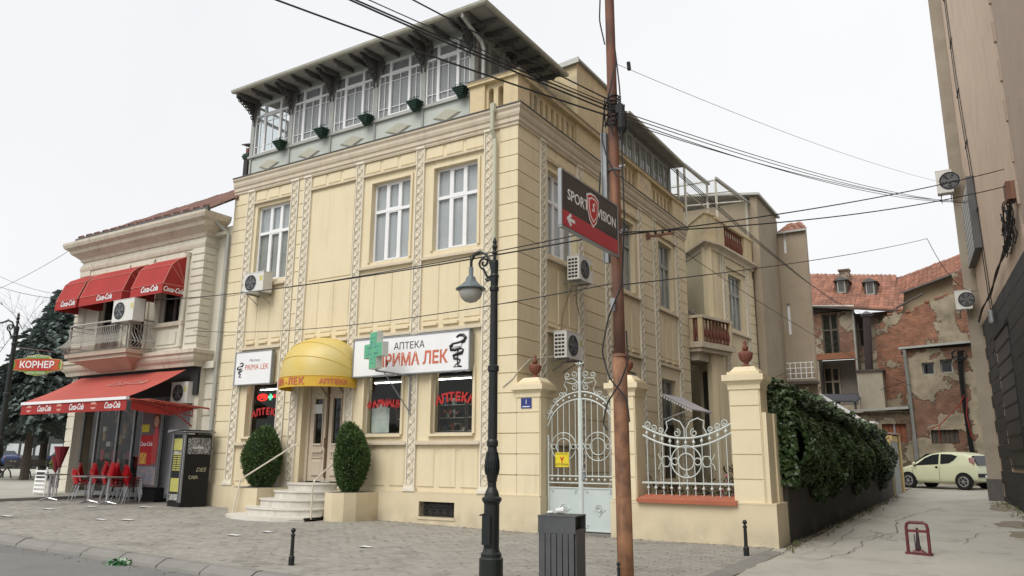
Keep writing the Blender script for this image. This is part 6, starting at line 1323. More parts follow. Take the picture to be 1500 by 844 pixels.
# tables and chairs
def table(x, y, lb):
    t = thing('cafe_table', lb, 'table', (x, y, gz(x, y)), 'cafe tables in front of the shop'); z = gz(x, y)
    mb = MB(); mb.box(x-.36, x+.36, y-.34, y+.34, z+.71, z+.74); mb.build('tabletop', mat('grey_laminate', (.22, .21, .2), rough=.4, bump=0), t)
    mb = MB(); mb.tube([(x, y, z+.05), (x, y, z+.71)], .035, 8); mb.build('leg', CHR, t)
    mb = MB()
    for a in range(4): mb.tube([(x, y, z+.07), (x+.3*cos(a*pi/2+.4), y+.3*sin(a*pi/2+.4), z+.015)], [.03, .02], 5)
    mb.build('foot', CHR, t)
table(-12.9, -1.75, 'grey cafe table in the middle, before the stacked red chairs'); table(-12.1, -1.7, 'grey cafe table nearest the coffee machine'); table(-14.5, -2.0, 'cafe table with a black leg at the left end of the red chairs')
first = None; STK = [(-14.9, -.75, 4, 'first stack from the left'), (-14.25, -.72, 4, 'second stack from the left'), (-13.55, -.78, 5, 'third stack from the left'), (-12.85, -.85, 5, 'fourth stack from the left'), (-12.25, -.95, 4, 'stack nearest the advertising board'), (-14.0, -1.4, 2, 'front pair left of the middle table'), (-12.45, -1.25, 5, 'front stack between the two right tables')]
ORD = ['lowest', 'second', 'third', 'fourth', 'topmost']
def chair(x, y, z, lb):
    t = thing('cafe_chair', lb, 'chair', (x, y, z), 'stacked red cafe chairs', rz=2.7)
    mb = MB()
    for i in range(7):
        for k in range(6):
            u, v = i/6*2-1, k/5; mb.v.append((u*.21*(1-.1*v), -.2+.38*v, .45+.03*u*u-.02*sin(pi*v)))
    for i in range(6):
        for k in range(5): a = i*6+k; mb.f.append((a, a+6, a+7, a+1))
    mb.build('seat', RCH, t, smooth=True, local=True)
    mb = MB()
    for i in range(9):
        for k in range(6):
            u, v = i/8*2-1, k/5; mb.v.append((u*.225*(1-.12*v*v), .18+.10*v-.07*u*u, .47+.36*v*(1-.06*u**4)))
    for i in range(8):
        for k in range(5): a = i*6+k; mb.f.append((a, a+6, a+7, a+1))
    mb.build('backrest', RCH, t, smooth=True, local=True)
    for sx_ in (-1, 1):
        for y0, y1 in ((-.15, -.22), (.14, .24)): mb = MB(); mb.tube([(sx_*.17, y0, .45), (sx_*.2, y1, 0)], .012, 5); mb.build('leg', CHR, t, local=True)
    return t
for (x, y, n, lb) in STK:
    for k in range(n):
        z = gz(x, y)+.075*k; l_ = '%s chair of the red cafe chair %s' % (ORD[k] if k < n-1 else 'topmost', lb)
        if first is None: first = chair(x, y, z, l_)
        else: t = copy_tree(first); t.location = (x, y+.02*k, z); t.rotation_euler.z = 2.7+.15*sin(x*3); t['label'] = l_
for (x, y, s_, z, lb) in ((-14.95, -1.55, 1, .95, 'dark red tapered cloth bundle standing on the cafe table with the black leg'), (-15.6, -1.3, .75, .80, 'smaller dark red tapered bundle at the left of the cafe tables')):
    t = thing('folded_parasol', lb, 'parasol', (x, y, z)); z += gz(x, y); mb = MB(); mb.lathe([(.03, 0), (.07*s_, .12*s_), (.2*s_, .58*s_), (.21*s_, .62*s_), (.02, .6*s_)], (x, y, z-.05), 9); mb.build('cloth', mat('dark_red_cloth', (.22, .01, .02), (.14, .01, .015), bump=.1), t); mb = MB(); mb.tube([(x, y, gz(x, y)), (x, y, z+.2)], .018, 5); mb.build('pole', CHR, t)
wr = thing('display_rack', 'white slatted rack standing at the left end of the cafe terrace', 'rack', (-16.2, -1.2, .27))
mb = MB()
for x in (-16.5, -15.9): 
    for y in (-1.4, -1.1): mb.tube([(x, y, .25), (x+.03, y, 1.15)], .02, 4)
mb.build('rack_post', WHT, wr)
for k in range(6): mb = MB(); mb.box(-16.5, -15.9, -1.42, -1.38, .4+.12*k, .46+.12*k); mb.build('slat', WHT, wr)
# hanging KORNER sign on a rod between lamp and house
HS = thing('hanging_sign', 'red and green sign reading КОРНЕР hanging from a rod near the left lamp', 'sign', (-12.3, -4, 4))
HF = Fr(-12.25, -3.92, .86, .51, .51, -.86)
def oval(w_, h_, cut=0): return [(-w_, .2*h_), (-w_*.9, .62*h_), (-w_*.52, .72*h_), (-w_*.4, 1*h_), (0, 1.18*h_), (w_*.4, 1*h_), (w_*.52, .72*h_), (w_*.9, .62*h_), (w_, .2*h_), (w_*.97, -.1*h_), (w_, -.4*h_), (w_*.9, -.6*h_), (w_*.52, -.72*h_), (w_*.38, -1*h_), (0, -1.15*h_), (-w_*.38, -1*h_), (-w_*.52, -.72*h_), (-w_*.9, -.6*h_), (-w_, -.4*h_), (-w_*.97, -.1*h_)]
HZ = 3.80
for s_, d0, d1, m in ((1, -.04, .03, mat('sign_cream_edge', (.6, .5, .3), bump=0)), (.95, .03, .036, mat('sign_green', (.16, .30, .02), (.10, .22, .02), bump=0))): mb = MB(); HF.poly(mb, [(x, HZ+z) for x, z in oval(.66*s_, .24*s_)], d0, d1); mb.build('sign_panel', m, HS)
mb = MB(); HF.poly(mb, [(-.60, HZ-.13), (-.56, HZ+.0), (-.6, HZ+.14), (-.2, HZ+.165), (.2, HZ+.165), (.6, HZ+.14), (.56, HZ), (.6, HZ-.13), (.2, HZ-.15), (-.2, HZ-.15)], .036, .042); mb.build('sign_field', mat('sign_red_field', (.42, .015, .03), (.5, .12, .03), scale=2, bump=0), HS)
text('КОРНЕР', .24, WTL, HF, 0, HZ+.0, .043, HS, ext=.001, off=.006, sx=.95); text('КАФЕТЕРИЈА', .075, WTL, HF, 0, HZ+.215, .038, HS, ext=.001); text('БРЗА ХРАНА', .075, WTL, HF, 0, HZ-.205, .038, HS, ext=.001)
mb = MB(); mb.tube([(-9.75, -5.72, 3.88), (-12.3, -3.95, 4.20), (-17.0, -.47, 4.79)], .012, 5); mb.tube([HF.p(0, HZ+.28, 0), (-12.3, -3.95, 4.2)], .008, 4); mb.tube([HF.p(-.3, HZ+.24, 0), HF.p(-.3, 4.18, 0)], .006, 4); mb.build('hanger_rod', GRYM, HS)
# ================================================================== alley side: ivy wall, garage, canopy edge
AW = thing('alley_wall', 'low mossy wall along the left side of the alley, coloured dark for shade under the ivy', 'wall', (5.5, 8, 0))
mb = MB(); n = 16
for i in range(n):
    y0, y1 = .80+16.1*i/n, .80+16.1*(i+1)/n; e0, e1 = 5.42+.18*i/n, 5.42+.18*(i+1)/n; mb.hexa([(5.2, y0, -.1), (e0, y0, -.1), (e1, y1, -.1), (5.2, y1, -.1), (5.2, y0, 1.75), (e0, y0, 1.75), (e1, y1, 1.75), (5.2, y1, 1.75)])
mb.build('wall', mat('shaded_mossy_wall', (.055, .048, .036), (.03, .027, .02), scale=1.6, bump=.7, bscale=20, streak=.6, sc=(.03, .03, .025), stains=.4, stc=(.16, .13, .1)), AW)  # moss and dirt, with the shade below the ivy put into the colour
iv = thing('ivy', 'dense dark green ivy hanging over the low alley wall', 'ivy', (5.5, 8, 1.5)); r = random.Random(12)
def leafs(n, fn, smin, smax, m, parent, name='foliage'):
    mb = MB()
    for i in range(n):
        p, nn = fn(); nn = (nn+Vector((r.gauss(0, .5), r.gauss(0, .5), r.gauss(0, .5)))).normalized(); t = nn.cross(Vector((0, 0, 1))); t = t.normalized() if t.length > .01 else Vector((1, 0, 0)); b = nn.cross(t); a = r.uniform(0, 6.28); u_ = t*cos(a)+b*sin(a); v_ = -t*sin(a)+b*cos(a); s_ = r.uniform(smin, smax)
        mb.add([p-u_*s_*.5, p+v_*s_*.45-u_*s_*.1, p+u_*s_*.6, p-v_*s_*.45-u_*s_*.1], [(0, 1, 2, 3)])
    return mb.build(name, m, parent, recalc=False, kind='stuff')
def ivtop(y): return 2.80-.032*y+.10*sin(y*1.9)+.07*sin(y*4.3)
def ivp():
    y = .75+14.6*r.random()**1.25; k = r.random()
    bulge_ = .34+.12*sin(y*1.7)+.08*sin(y*4.1+1); zl = .92+.20*sin(y*1.3)+.14*sin(y*3.7)+.05*sin(y*11)
    if k < .72:
        t = r.random(); z = zl+(ivtop(y)-zl)*t; x = 5.46+.011*y+bulge_*(1-.45*y/15)*sin(pi*min(1, t*1.1+.05))+r.uniform(-.06, .05)+.05*sin(z*7+y*3); return Vector((x, y, z)), Vector((1, -.25, .35))
    x = r.uniform(4.7, 5.75); return Vector((x, y, ivtop(y)+r.uniform(-.12, .1)-.4*max(0, 5.0-x)+.08*sin(x*6+y*2))), Vector((.2, -.2, 1))
leafs(46000, ivp, .05, .11, IVY, iv)
def ivp2():
    z = r.uniform(1.05, 2.8); x = r.uniform(5.0, 5.6); return Vector((x+.06, .76+r.uniform(-.10, .08), z)), Vector((.6, -.7, .5))
leafs(1500, ivp2, .05, .1, IVY, iv)
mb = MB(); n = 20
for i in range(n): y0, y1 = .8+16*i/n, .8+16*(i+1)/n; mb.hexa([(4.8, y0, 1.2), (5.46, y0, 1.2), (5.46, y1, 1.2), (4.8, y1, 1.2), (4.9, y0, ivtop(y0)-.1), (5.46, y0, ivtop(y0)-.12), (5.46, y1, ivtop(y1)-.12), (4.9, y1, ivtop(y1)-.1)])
mb.build('ivy_core', mat('dark_core', (.02, .03, .012), bump=0), iv, kind='stuff')  # dark solid filling behind the ivy leaves, no separate stems
ga = thing('garage', 'small yellow garage with a grey door at the far end of the ivy', 'garage', (4.5, 18, .3))
mb = MB(); mb.box(5.3, 5.62, 16.6, 16.75, .1, 2.3); mb.box(5.3, 5.72, 18.75, 19.3, .1, 2.45); mb.box(2.5, 5.6, 19.15, 19.3, .1, 2.5); mb.box(5.3, 5.68, 16.75, 18.75, 2.2, 2.4); mb.box(2.5, 5.3, 16.95, 17.1, .1, 2.4); mb.build('garage_wall', mat('garage_yellow', (.56, .42, .18), (.45, .33, .15), stains=.3), ga)
for k in range(3): mb = MB(); mb.box(5.60, 5.66, 16.76+.66*k, 17.41+.66*k, .3, 2.2); mb.build('door_board', mat('grey_boards', (.33, .34, .33), (.26, .27, .26), streak=.4, sc=(.2, .19, .17), bump=.2), ga)
mb = MB(); mb.hexa([(2.5, 16.8, 2.95), (5.75, 16.8, 2.42), (5.75, 19.4, 2.48), (2.5, 19.4, 2.95), (2.5, 16.8, 3.0), (5.75, 16.8, 2.47), (5.75, 19.4, 2.53), (2.5, 19.4, 3.0)]); mb.build('roof', mat('pink_grey_roofing', (.27, .18, .17), (.2, .13, .12), bump=.3), ga)
wc = thing('white_canopy', 'white sloping canopy edge showing above the ivy', 'canopy', (3.5, 22, 3)); mb = MB(); mb.hexa([(2.0, 21.5, 4.6), (4.2, 21.5, 3.05), (4.2, 23, 3.05), (2.0, 23, 4.6), (2.0, 21.5, 4.7), (4.2, 21.5, 3.15), (4.2, 23, 3.15), (2.0, 23, 4.7)]); mb.box(4.2, 4.6, 21.5, 23, 3.05, 3.13); mb.build('canopy_sheet', WHT, wc)
# ================================================================== tall stucco block behind the wing
SB = thing('stucco_building', 'tall brown grey stucco block with slit windows behind the yellow house', 'building', (0, 20, 0))
wall(Fr(1.3, 0, 0, 1, 1, 0), 17.5, 21.0, 0, 12.5, [], 0, .3).build('side_wall', STC, SB)
wall(Fr(0, 21, 1, 0, 0, -1), 1.3, 2.55, 0, 11.75, [(1.55, 1.68, 10.75, 12.0), (1.5, 1.64, 7.0, 8.4)], 0, .3).build('end_wall', STC, SB)
mb = MB(); mb.box(-6, 1.29, 17.7, 21.2, 0, 12.4); mb.prism([(2.2, 21.31), (2.54, 21.31), (1.2, 25), (.9, 25)], 0, 11.7); mb.build('side_wall', STC, SB)
mb = MB(); mb.hexa([(-6, 17.3, 13.6), (1.45, 17.3, 12.5), (1.45, 21.2, 12.5), (-6, 21.2, 13.6), (-6, 17.3, 13.68), (1.45, 17.3, 12.6), (1.45, 21.2, 12.6), (-6, 21.2, 13.68)]); mb.build('roof_slab', ZNC, SB)
for (x0, x1, z0, z1) in ((1.55, 1.68, 10.75, 11.72), (1.5, 1.64, 7.0, 8.4)): mb = MB(); mb.box(x0, x1, 21.1, 21.14, z0, z1); mb.build('window', WHT, SB)
def tiled(x0, x1, y0, z0, y1, z1, parent, m=TILE, dx=.24, dy=.33, xs0=0, xs1=0):
    """rows of curved roof tiles between an eave (y0,z0) and a ridge (y1,z1)"""
    n = int(sqrt((y1-y0)**2+(z1-z0)**2)/dy); mb = MB(); q = random.Random(int(x0*10))
    for j in range(n):
        t = j/n; t1 = (j+1.15)/n; a, b = x0+xs0*t, x1+xs1*t; k = max(1, int((b-a)/dx))
        for i in range(k):
            x = a+(b-a)*i/k; e = (b-a)/k; dz = q.uniform(-.012, .012); ya, za = y0+(y1-y0)*t, z0+(z1-z0)*t+.03+dz; yb, zb = y0+(y1-y0)*t1, z0+(z1-z0)*t1+dz
            mb.add([(x, ya, za), (x+e*.5, ya, za+.05), (x+e*.98, ya, za), (x, yb, zb), (x+e*.5, yb, zb+.05), (x+e*.98, yb, zb), (x, ya, za-.05), (x+e, ya, za-.05)], [(0, 1, 4, 3), (1, 2, 5, 4), (6, 7, 2, 1, 0)])
    mb.build('roof_tile', m, parent, recalc=False, kind='stuff')
tiled(1.3, 2.6, 20.9, 11.75, 23, 12.7, SB, xs0=.1, xs1=-.6)
mb = MB(); mb.box(1.25, 2.62, 20.85, 20.95, 11.68, 11.77); mb.build('gutter', ZNC, SB)
wr2 = thing('window_guard', 'white welded bar guard on a small ledge of the tall stucco block', 'window guard', (2, 20.6, 5))
for k in range(4): mb = MB(); mb.box(1.4, 2.55, 20.5, 20.53, 4.95+.23*k, 4.98+.23*k); mb.build('bar', WHT, wr2)
for k in range(5): mb = MB(); mb.box(1.55+.22*k, 1.58+.22*k, 20.48, 20.51, 4.95, 5.68); mb.build('bar', WHT, wr2)
mb = MB(); mb.box(1.35, 2.65, 20.4, 21, 4.72, 4.84); mb.build('ledge', OLDW, wr2)
# ================================================================== courtyard houses
CY = Fr(0, 26, 1, 0, 0, -1)
R1 = thing('courtyard_house', 'old stained plaster building with two small upper windows behind the car', 'building', (7, 27, 0))
wall(CY, 5.62, 9.3, 0, 6.62, [(6.33, 6.84, 5.42, 5.98), (7.09, 7.58, 5.47, 6.08), (6.40, 7.50, 2.28, 2.89)], 0, .35).build('front_wall', RUIN2, R1)
for (a, b, c, d) in ((6.33, 6.84, 5.42, 5.98), (7.09, 7.58, 5.47, 6.08)): window(CY, (a, b, c, d), d=-.2, mull=(), tr=None, fm=GWD, cm=DRK, gl=GLSD, parent=R1)  # dark sheet in place of the unlit depth behind each pane
for k in range(6): mb = MB(); CY.box(mb, 6.42+.18*k, 6.58+.18*k, 2.3, 2.87, -.2, -.17); mb.build('shutter_board', OLDW, R1)
mb = MB(); mb.box(6.2, 7.7, 26.5, 26.6, 2.1, 6.3); mb.box(5.62, 5.92, 26.35, 30, 0, 6.6); mb.box(9.0, 9.3, 26.35, 30, 0, 6.6); mb.box(5.5, 9.3, 26.3, 30, 6.5, 6.6); mb.build('side_wall', RUIN3, R1)
mb = MB(); mb.hexa([(5.45, 25.75, 6.64), (9.3, 25.75, 6.78), (9.3, 30, 7.1), (5.45, 30, 7.0), (5.45, 25.75, 6.74), (9.3, 25.75, 6.88), (9.3, 30, 7.2), (5.45, 30, 7.1)]); mb.build('flat_roof', ZNC, R1)
mb = MB(); mb.tube([(5.68, 25.8, 6.6), (5.72, 25.85, 3.9), (5.74, 25.88, .5)], .075, 8); mb.build('downpipe', mat('dull_zinc_pipe', (.22, .23, .22), (.16, .17, .16), rough=.6), R1)
mb = MB(); r = random.Random(31)
for k in range(10):
    o = .05*k; mb.tube([(7.85+o*.5, 25.8, 6.4), (7.8+o*.4, 25.8, 5.6), (7.8+o*.3, 25.8, 4.2), (7.85+o*.35, 25.8, 2.2), (7.9+o*.5, 25.8, .6)], .02, 4)
for k in range(14): a = r.uniform(0, 6.28); mb.tube([(7.9+.3*cos(a), 25.75, 6.3+.2*sin(a)), (7.9+.35*cos(a+1.2), 25.7, 6.2+.25*sin(a+1.2)), (7.9+.3*cos(a+2.2), 25.75, 6.2+.3*sin(a+2.2))], .018, 4)
mb.build('wall_cable', WIR, R1)
mb = MB(); mb.tube([(7.9, 25.75, 4.4), (7.7, 25.75, 4.0), (7.2, 25.75, 3.5), (6.8, 25.75, 3.1), (6.35, 25.75, 2.9)], .022, 4); mb.tube([(6.8, 25.75, 3.1), (6.75, 25.75, 2.8), (6.78, 25.75, 2.3)], .015, 4); mb.tube([(8.0, 25.74, 4.3), (7.9, 25.74, 3.5), (8.0, 25.74, 2.5)], .02, 4); mb.build('red_conduit', mat('red_cable', (.3, .03, .02), bump=0), R1)
R2 = thing('low_annex', 'low rubble wall annex with an orange boarded window left of the stained plaster building', 'building', (4, 26, 0))
wall(CY, 1.5, 5.6, 0, 3.75, [(4.38, 5.40, 2.35, 3.2)], -.1, .35).build('front_wall', RUIN3, R2)
for k in range(4): mb = MB(); CY.box(mb, 4.4+.25*k, 4.63+.25*k, 2.36, 3.19, -.3, -.27); mb.build('shutter_board', mat('orange_boards', (.27, .09, .04), (.17, .06, .035), bump=.3), R2)
mb = MB(); CY.box(mb, 4.86, 4.93, 2.35, 3.2, -.27, -.2); mb.build('mullion', GRYM, R2)
mb = MB(); mb.box(4.2, 5.6, 26.5, 26.6, 2.2, 3.4); mb.build('inner_wall', DRK, R2); mb = MB(); mb.hexa([(1.5, 25.8, 3.72), (5.6, 25.8, 3.86), (5.6, 30, 4.15), (1.5, 30, 4.0), (1.5, 25.8, 3.84), (5.6, 25.8, 3.98), (5.6, 30, 4.25), (1.5, 30, 4.1)]); mb.build('flat_roof', ZNC, R2)
mb = MB(); mb.hexa([(1.0, 27.5, 4.45), (3.2, 27.5, 4.35), (3.2, 30, 4.85), (1.0, 30, 4.95), (1.0, 27.5, 4.52), (3.2, 27.5, 4.42), (3.2, 30, 4.92), (1.0, 30, 5.02)]); mb.box(3.05, 3.15, 27.6, 27.7, 4.0, 4.4); mb.build('lean_to_roof', mat('dark_roofing_felt', (.08, .085, .095), (.05, .05, .06), bump=.4), R2)
BX = thing('flue_box', 'pale plastered chimney box carrying a tall dark brown flue pipe', 'chimney', (3.6, 31, 4))
mb = MB(); mb.prism([(3.15, 29.0), (4.32, 29.0), (4.32, 29.95), (3.15, 29.95)], 4.0, 6.0); mb.build('plaster_box', mat('pale_plaster', (.42, .37, .29), (.36, .31, .24), bump=.3, streak=.4, sc=(.25, .21, .16)), BX)
mb = MB(); mb.box(3.08, 4.4, 28.9, 30.0, 6.0, 6.1); mb.build('box_cap', OLDW, BX)
mb = MB(); mb.tube([(3.68, 29.4, 6.1), (3.80, 29.4, 8.95)], .20, 10); mb.build('flue_pipe', mat('dark_brown_pipe', (.045, .03, .028), (.03, .022, .02), bump=.1), BX); mb = MB(); mb.lathe([(.36, 0), (.3, .06), (.05, .2)], (3.80, 29.4, 9.03), 10); mb.lathe([(.25, -.1), (.25, 0)], (3.80, 29.4, 9.03), 10); mb.build('flue_cap', COP, BX)
RW = thing('ruined_wall', 'ragged ruined wall of bare red brick and broken plaster above the courtyard roofs', 'wall', (6, 30, 4))
poly = [(4.05, 4.0), (4.05, 8.5), (4.35, 8.6), (4.6, 8.95), (5.1, 9.2), (5.5, 9.05), (5.9, 9.12), (6.4, 9.45), (6.9, 9.62), (7.3, 9.8), (7.8, 9.83), (8.2, 10.0), (8.7, 9.9), (9.4, 10.1), (9.4, 4.0)]
mb = MB(); Fr(0, 30, 1, 0, 0, -1).poly(mb, poly, -.4, 0); mb.build('wall', RUIN, RW)
r = random.Random(77); first = None
for i in range(len(poly)-3):       # loose bricks along the broken crest
    (x0, z0), (x1, z1) = poly[i+1], poly[i+2]
    for k in range(int((x1-x0)/.28)):
        t = (k+.5)/max(1, int((x1-x0)/.28))
        if first is None: mb = MB(); mb.box(-.12, .12, -.18, .12, -.04, .05); first = o = mb.build('brick', mat('old_brick', (.30, .12, .07), (.2, .09, .06), rnd=.3), RW, local=True)
        else: o = first.copy(); COL.objects.link(o)
        o.location = (x0+(x1-x0)*t-6, r.uniform(-.05, .15)+.15, z0+(z1-z0)*t-4+r.uniform(-.02, .05)); o.rotation_euler = (0, r.uniform(-.25, .25), r.uniform(-.3, .3))
mb = MB(); mb.tube([(5.2, 29.9, 9.35), (5.9, 29.9, 9.7), (6.5, 29.9, 9.98)], .06, 5); mb.build('fallen_beam', OLDW, RW)
E1 = thing('tan_gable_house', 'tan rendered house with a red tiled roof rising behind the ruined wall', 'building', (7, 34, 5))
mb = MB(); Fr(0, 34, 1, 0, 0, -1).poly(mb, [(4.65, 4), (4.65, 10.85), (9.3, 12.25), (9.3, 4)], -.3, 0); mb.build('front_wall', mat('warm_tan_wall', (.40, .31, .2), (.34, .26, .17), bump=.2), E1)
mb = MB(); mb.hexa([(4.3, 33.5, 10.5), (9.4, 33.5, 12.06), (9.4, 36, 13.5), (4.3, 36, 11.9), (4.3, 33.5, 10.58), (9.4, 33.5, 12.14), (9.4, 36, 13.6), (4.3, 36, 12.0)]); mb.build('roof_deck', OLDW, E1)
mb = MB(); n1 = 13; q = random.Random(3)
for i in range(22):
    x = 4.3+5.1*i/22; x1 = 4.3+5.1*(i+1)/22; zl, zl1 = 10.60+.305*(x-4.3), 10.60+.305*(x1-4.3)
    for j in range(8):
        y0, y1 = 33.5+.32*j, 33.5+.32*(j+1.1); a = .30*j; dz = q.uniform(-.02, .02); mb.add([(x, y0, zl+a*.62+.04+dz), (x1*.98+x*.02, y0, zl1+a*.62+.08+dz), (x1*.98+x*.02, y1, zl1+a*.62+.19+.02+dz), (x, y1, zl+a*.62+.19+dz), (x, y0, zl+a*.62-.03), (x1, y0, zl1+a*.62-.03)], [(0, 1, 2, 3), (4, 5, 1, 0)])
mb.build('roof_tile', TILE, E1, recalc=False, kind='stuff')
mb = MB(); mb.hexa([(4.2, 33.4, 10.46), (9.4, 33.4, 12.04), (9.4, 33.5, 12.04), (4.2, 33.5, 10.46), (4.2, 33.4, 10.53), (9.4, 33.4, 12.11), (9.4, 33.5, 12.11), (4.2, 33.5, 10.53)]); mb.build('gutter', COP, E1)
mb = MB(); mb.box(7.85, 8.4, 33.0, 33.4, 9.5, 11.6); mb.build('brick_pier', RUIN, E1)
H = thing('red_roof_house', 'decaying house with a red tiled roof, two dormers, patched plaster and a dark loggia', 'building', (2.5, 33, 3))
HF2 = Fr(0, 32, 1, 0, 0, -1)
wall(HF2, -.6, 2.86, 3.5, 9.85, [(1.12, 2.0, 7.38, 9.72), (.78, 2.70, 4.5, 7.10)], 0, .35).build('front_wall', RUIN2, H)
mb = MB(); HF2.box(mb, .5, 2.86, 7.10, 7.45, .0, .05); mb.build('brick_band', mat('bare_brick_band', (.27, .11, .05), (.2, .09, .05), bump=.5), H)
window(HF2, (1.12, 2.0, 7.38, 9.72), d=-.08, mull=(.5,), tr=.6, fm=OLDW, cm=CURD, gl=GLSD, parent=H, fwd=.07)
mb = MB(); mb.box(.75, 2.75, 33.4, 33.5, 4.4, 7.2); mb.box(2.7, 2.8, 32.3, 33.5, 4.4, 7.2); mb.box(.6, .78, 32.3, 33.5, 4.4, 7.2); mb.build('loggia_wall', mat('grey_loggia', (.24, .22, .19), (.19, .17, .15), bump=.2), H)
window(Fr(0, 33.4, 1, 0, 0, -1), (.8, 1.65, 4.6, 6.8), d=.08, mull=(.5,), tr=.62, fm=mat('worn_cream_frame', (.38, .34, .27), (.28, .24, .19), bump=.1), cm=CURD, gl=GLSD, parent=H)
wall(Fr(0, 32.6, 1, 0, 0, -1), 2.86, 5.2, 3.5, 9.7, [(2.95, 3.25, 7.8, 9.45)], 0, .35).build('front_wall', RUIN3, H)
window(Fr(0, 32.6, 1, 0, 0, -1), (2.95, 3.25, 7.8, 9.45), d=-.08, mull=(), tr=.6, fm=OLDW, cm=DRK, gl=GLSD, parent=H)  # room darkness put in as a dark sheet behind the glass
mb = MB(); mb.hexa([(-.9, 31.52, 10.36), (5.4, 31.52, 9.38), (5.4, 36.1, 12.2), (-.9, 36.1, 13.1), (-.9, 31.52, 10.46), (5.4, 31.52, 9.48), (5.4, 36.1, 12.28), (-.9, 36.1, 13.2)]); mb.box(-.6, 2.86, 32.0, 32.1, 9.8, 10.3); mb.box(2.80, 2.9, 32.05, 32.95, 3.5, 9.7); mb.build('roof_deck', OLDW, H)
mb = MB(); mb.tube([(-.6, 31.55, 10.35), (2.95, 31.55, 9.95)], .07, 6); mb.tube([(2.95, 31.9, 9.95), (5.3, 31.9, 9.55)], .06, 6); mb.tube([(2.9, 31.8, 9.95), (2.82, 31.95, 9.6), (2.78, 31.95, 4.6)], .05, 6); mb.build('gutter', ZNC, H)
mb = MB(); q = random.Random(14)
for j in range(13):
    t = j/13; t1 = (j+1.15)/13; y0, y1 = 31.5+4.6*t, 31.5+4.6*t1
    for i in range(26):
        f, f1 = i/26, (i+.97)/26
        def zz(f_, t_): x = -.9+6.3*f_; return (x+.0*t_, 10.45-.155*(x+.6)*(1)+t_*(2.75+.02*x))
        (xa, za), (xb, zb) = zz(f, t), zz(f1, t)
        if t > .55+.5*(1-f)*1.2+.0 and f > .9: continue
        dz = q.uniform(-.012, .012); mb.add([(xa, y0, za+.03+dz), ((xa+xb)/2, y0, (za+zb)/2+.08+dz), (xb, y0, zb+.03+dz), (xa, y1, zz(f, t1)[1]+dz), ((xa+xb)/2, y1, (zz(f, t1)[1]+zz(f1, t1)[1])/2+.05+dz), (xb, y1, zz(f1, t1)[1]+dz), (xa, y0, za-.04), (xb, y0, zb-.04)], [(0, 1, 4, 3), (1, 2, 5, 4), (6, 7, 2, 1, 0)])
mb.build('roof_tile', TILE, H, recalc=False, kind='stuff')
for (x, z) in ((2.17, 11.05), (3.70, 10.78)):
    Fd = Fr(0, 33.2, 1, 0, 0, -1); mb = MB(); mb.box(x-.3, x+.3, 33.2, 35, z, z+.85); mb.build('dormer', OLDW, H)
    mb = MB(); mb.hexa([(x-.42, 33.0, z+.80), (x+.42, 33.0, z+.80), (x+.42, 35.2, z+.95), (x-.6, 35.2, z+.95), (x-.05, 33.0, z+1.02), (x+.05, 33.0, z+1.02), (x+.05, 35.2, z+1.2), (x-.05, 35.2, z+1.2)]); mb.build('dormer_roof', COP, H)
    window(Fd, (x-.22, x+.22, z+.06, z+.78), d=.05, mull=(), tr=None, fm=GWD, cm=LACE if x > 3 else CURD, gl=GLS, parent=H)
mb = MB(); mb.box(1.85, 2.42, 35, 35.5, 12, 12.85); mb.box(1.8, 2.46, 34.95, 35.55, 12.85, 12.95); mb.build('chimney', RUIN3, H)
# ================================================================== right hand building
RB = thing('right_building', 'tall tan rendered building with black stone cladding, right of the alley', 'building', (9.5, 8, 0))
du = Vector((.085, -.996)).normalized(); RF = Fr(8.9, 15.1, du.x, du.y, du.y, -du.x); RF.n = Vector((-.9964, -.085, 0))
mb = MB(); RF.box(mb, 0, 10.7, -.2, 22, -.6, 0); mb.build('tan_wall', TAN, RB)
mb = MB(); RF.box(mb, 10.7, 24, -.2, 22, -.6, .0); mb.build('rough_wall', TAN2, RB)
mb = MB(); mb.box(8.5, 8.92, 15.12, 16.2, .2, 22); mb.box(8.9, 18, 15.4, 16, .2, 22); mb.build('corner_pier', GRP, RB)
mb = MB(); mb.box(8.46, 8.98, 15.06, 16.2, 0, .95); mb.build('pier_foot', mat('dark_render_foot', (.12, .11, .10), (.08, .075, .07), bump=.5), RB)
mb = MB(); r = random.Random(4)
for k in range(16): z = 4+.95*k; RF.box(mb, 10.66+r.uniform(-.02, .02), 10.76, z, z+.5, 0, .03+r.uniform(0, .02))
mb.build('render_edge', TAN2, RB, kind='stuff')
q = random.Random(9); pcs = {}
u = .0
for j in range(15):
    z = .05+.39*j; u = .1+(.4 if j % 2 else 0)
    while u < 16:
        if not (3.2 < u+.4 < 6.2 and 1.2 < z+.2 < 4.9):
            k = q.randint(0, 3)
            if k not in pcs:
                mb = MB(); c = [(q.uniform(.008, .022)) for _ in range(4)]; P = RF; a = [Vector(P.u*.01)+Vector((0, 0, .01)), Vector(P.u*.79)+Vector((0, 0, .01)), Vector(P.u*.79)+Vector((0, 0, .38)), Vector(P.u*.01)+Vector((0, 0, .38))]
                mb.add([tuple(v+P.n*.0) for v in a]+[tuple(v+P.n*c[i]) for i, v in enumerate(a)], [(0, 1, 5, 4), (1, 2, 6, 5), (2, 3, 7, 6), (3, 0, 4, 7), (4, 5, 6, 7)]); pcs[k] = o = mb.build('cladding_stone', BTL, RB, local=True)
            else: o = pcs[k].copy(); COL.objects.link(o)
            o.location = Vector(RF.p(u, z, .004))-RB.location
        u += .8
mb = MB(); RF.box(mb, 3.4, 6.4, 1.3, 5.0, .0, .04)
mb.build('metal_shutter', mat('black_shutter', (.012, .012, .014), rough=.45, bump=.1), RB)
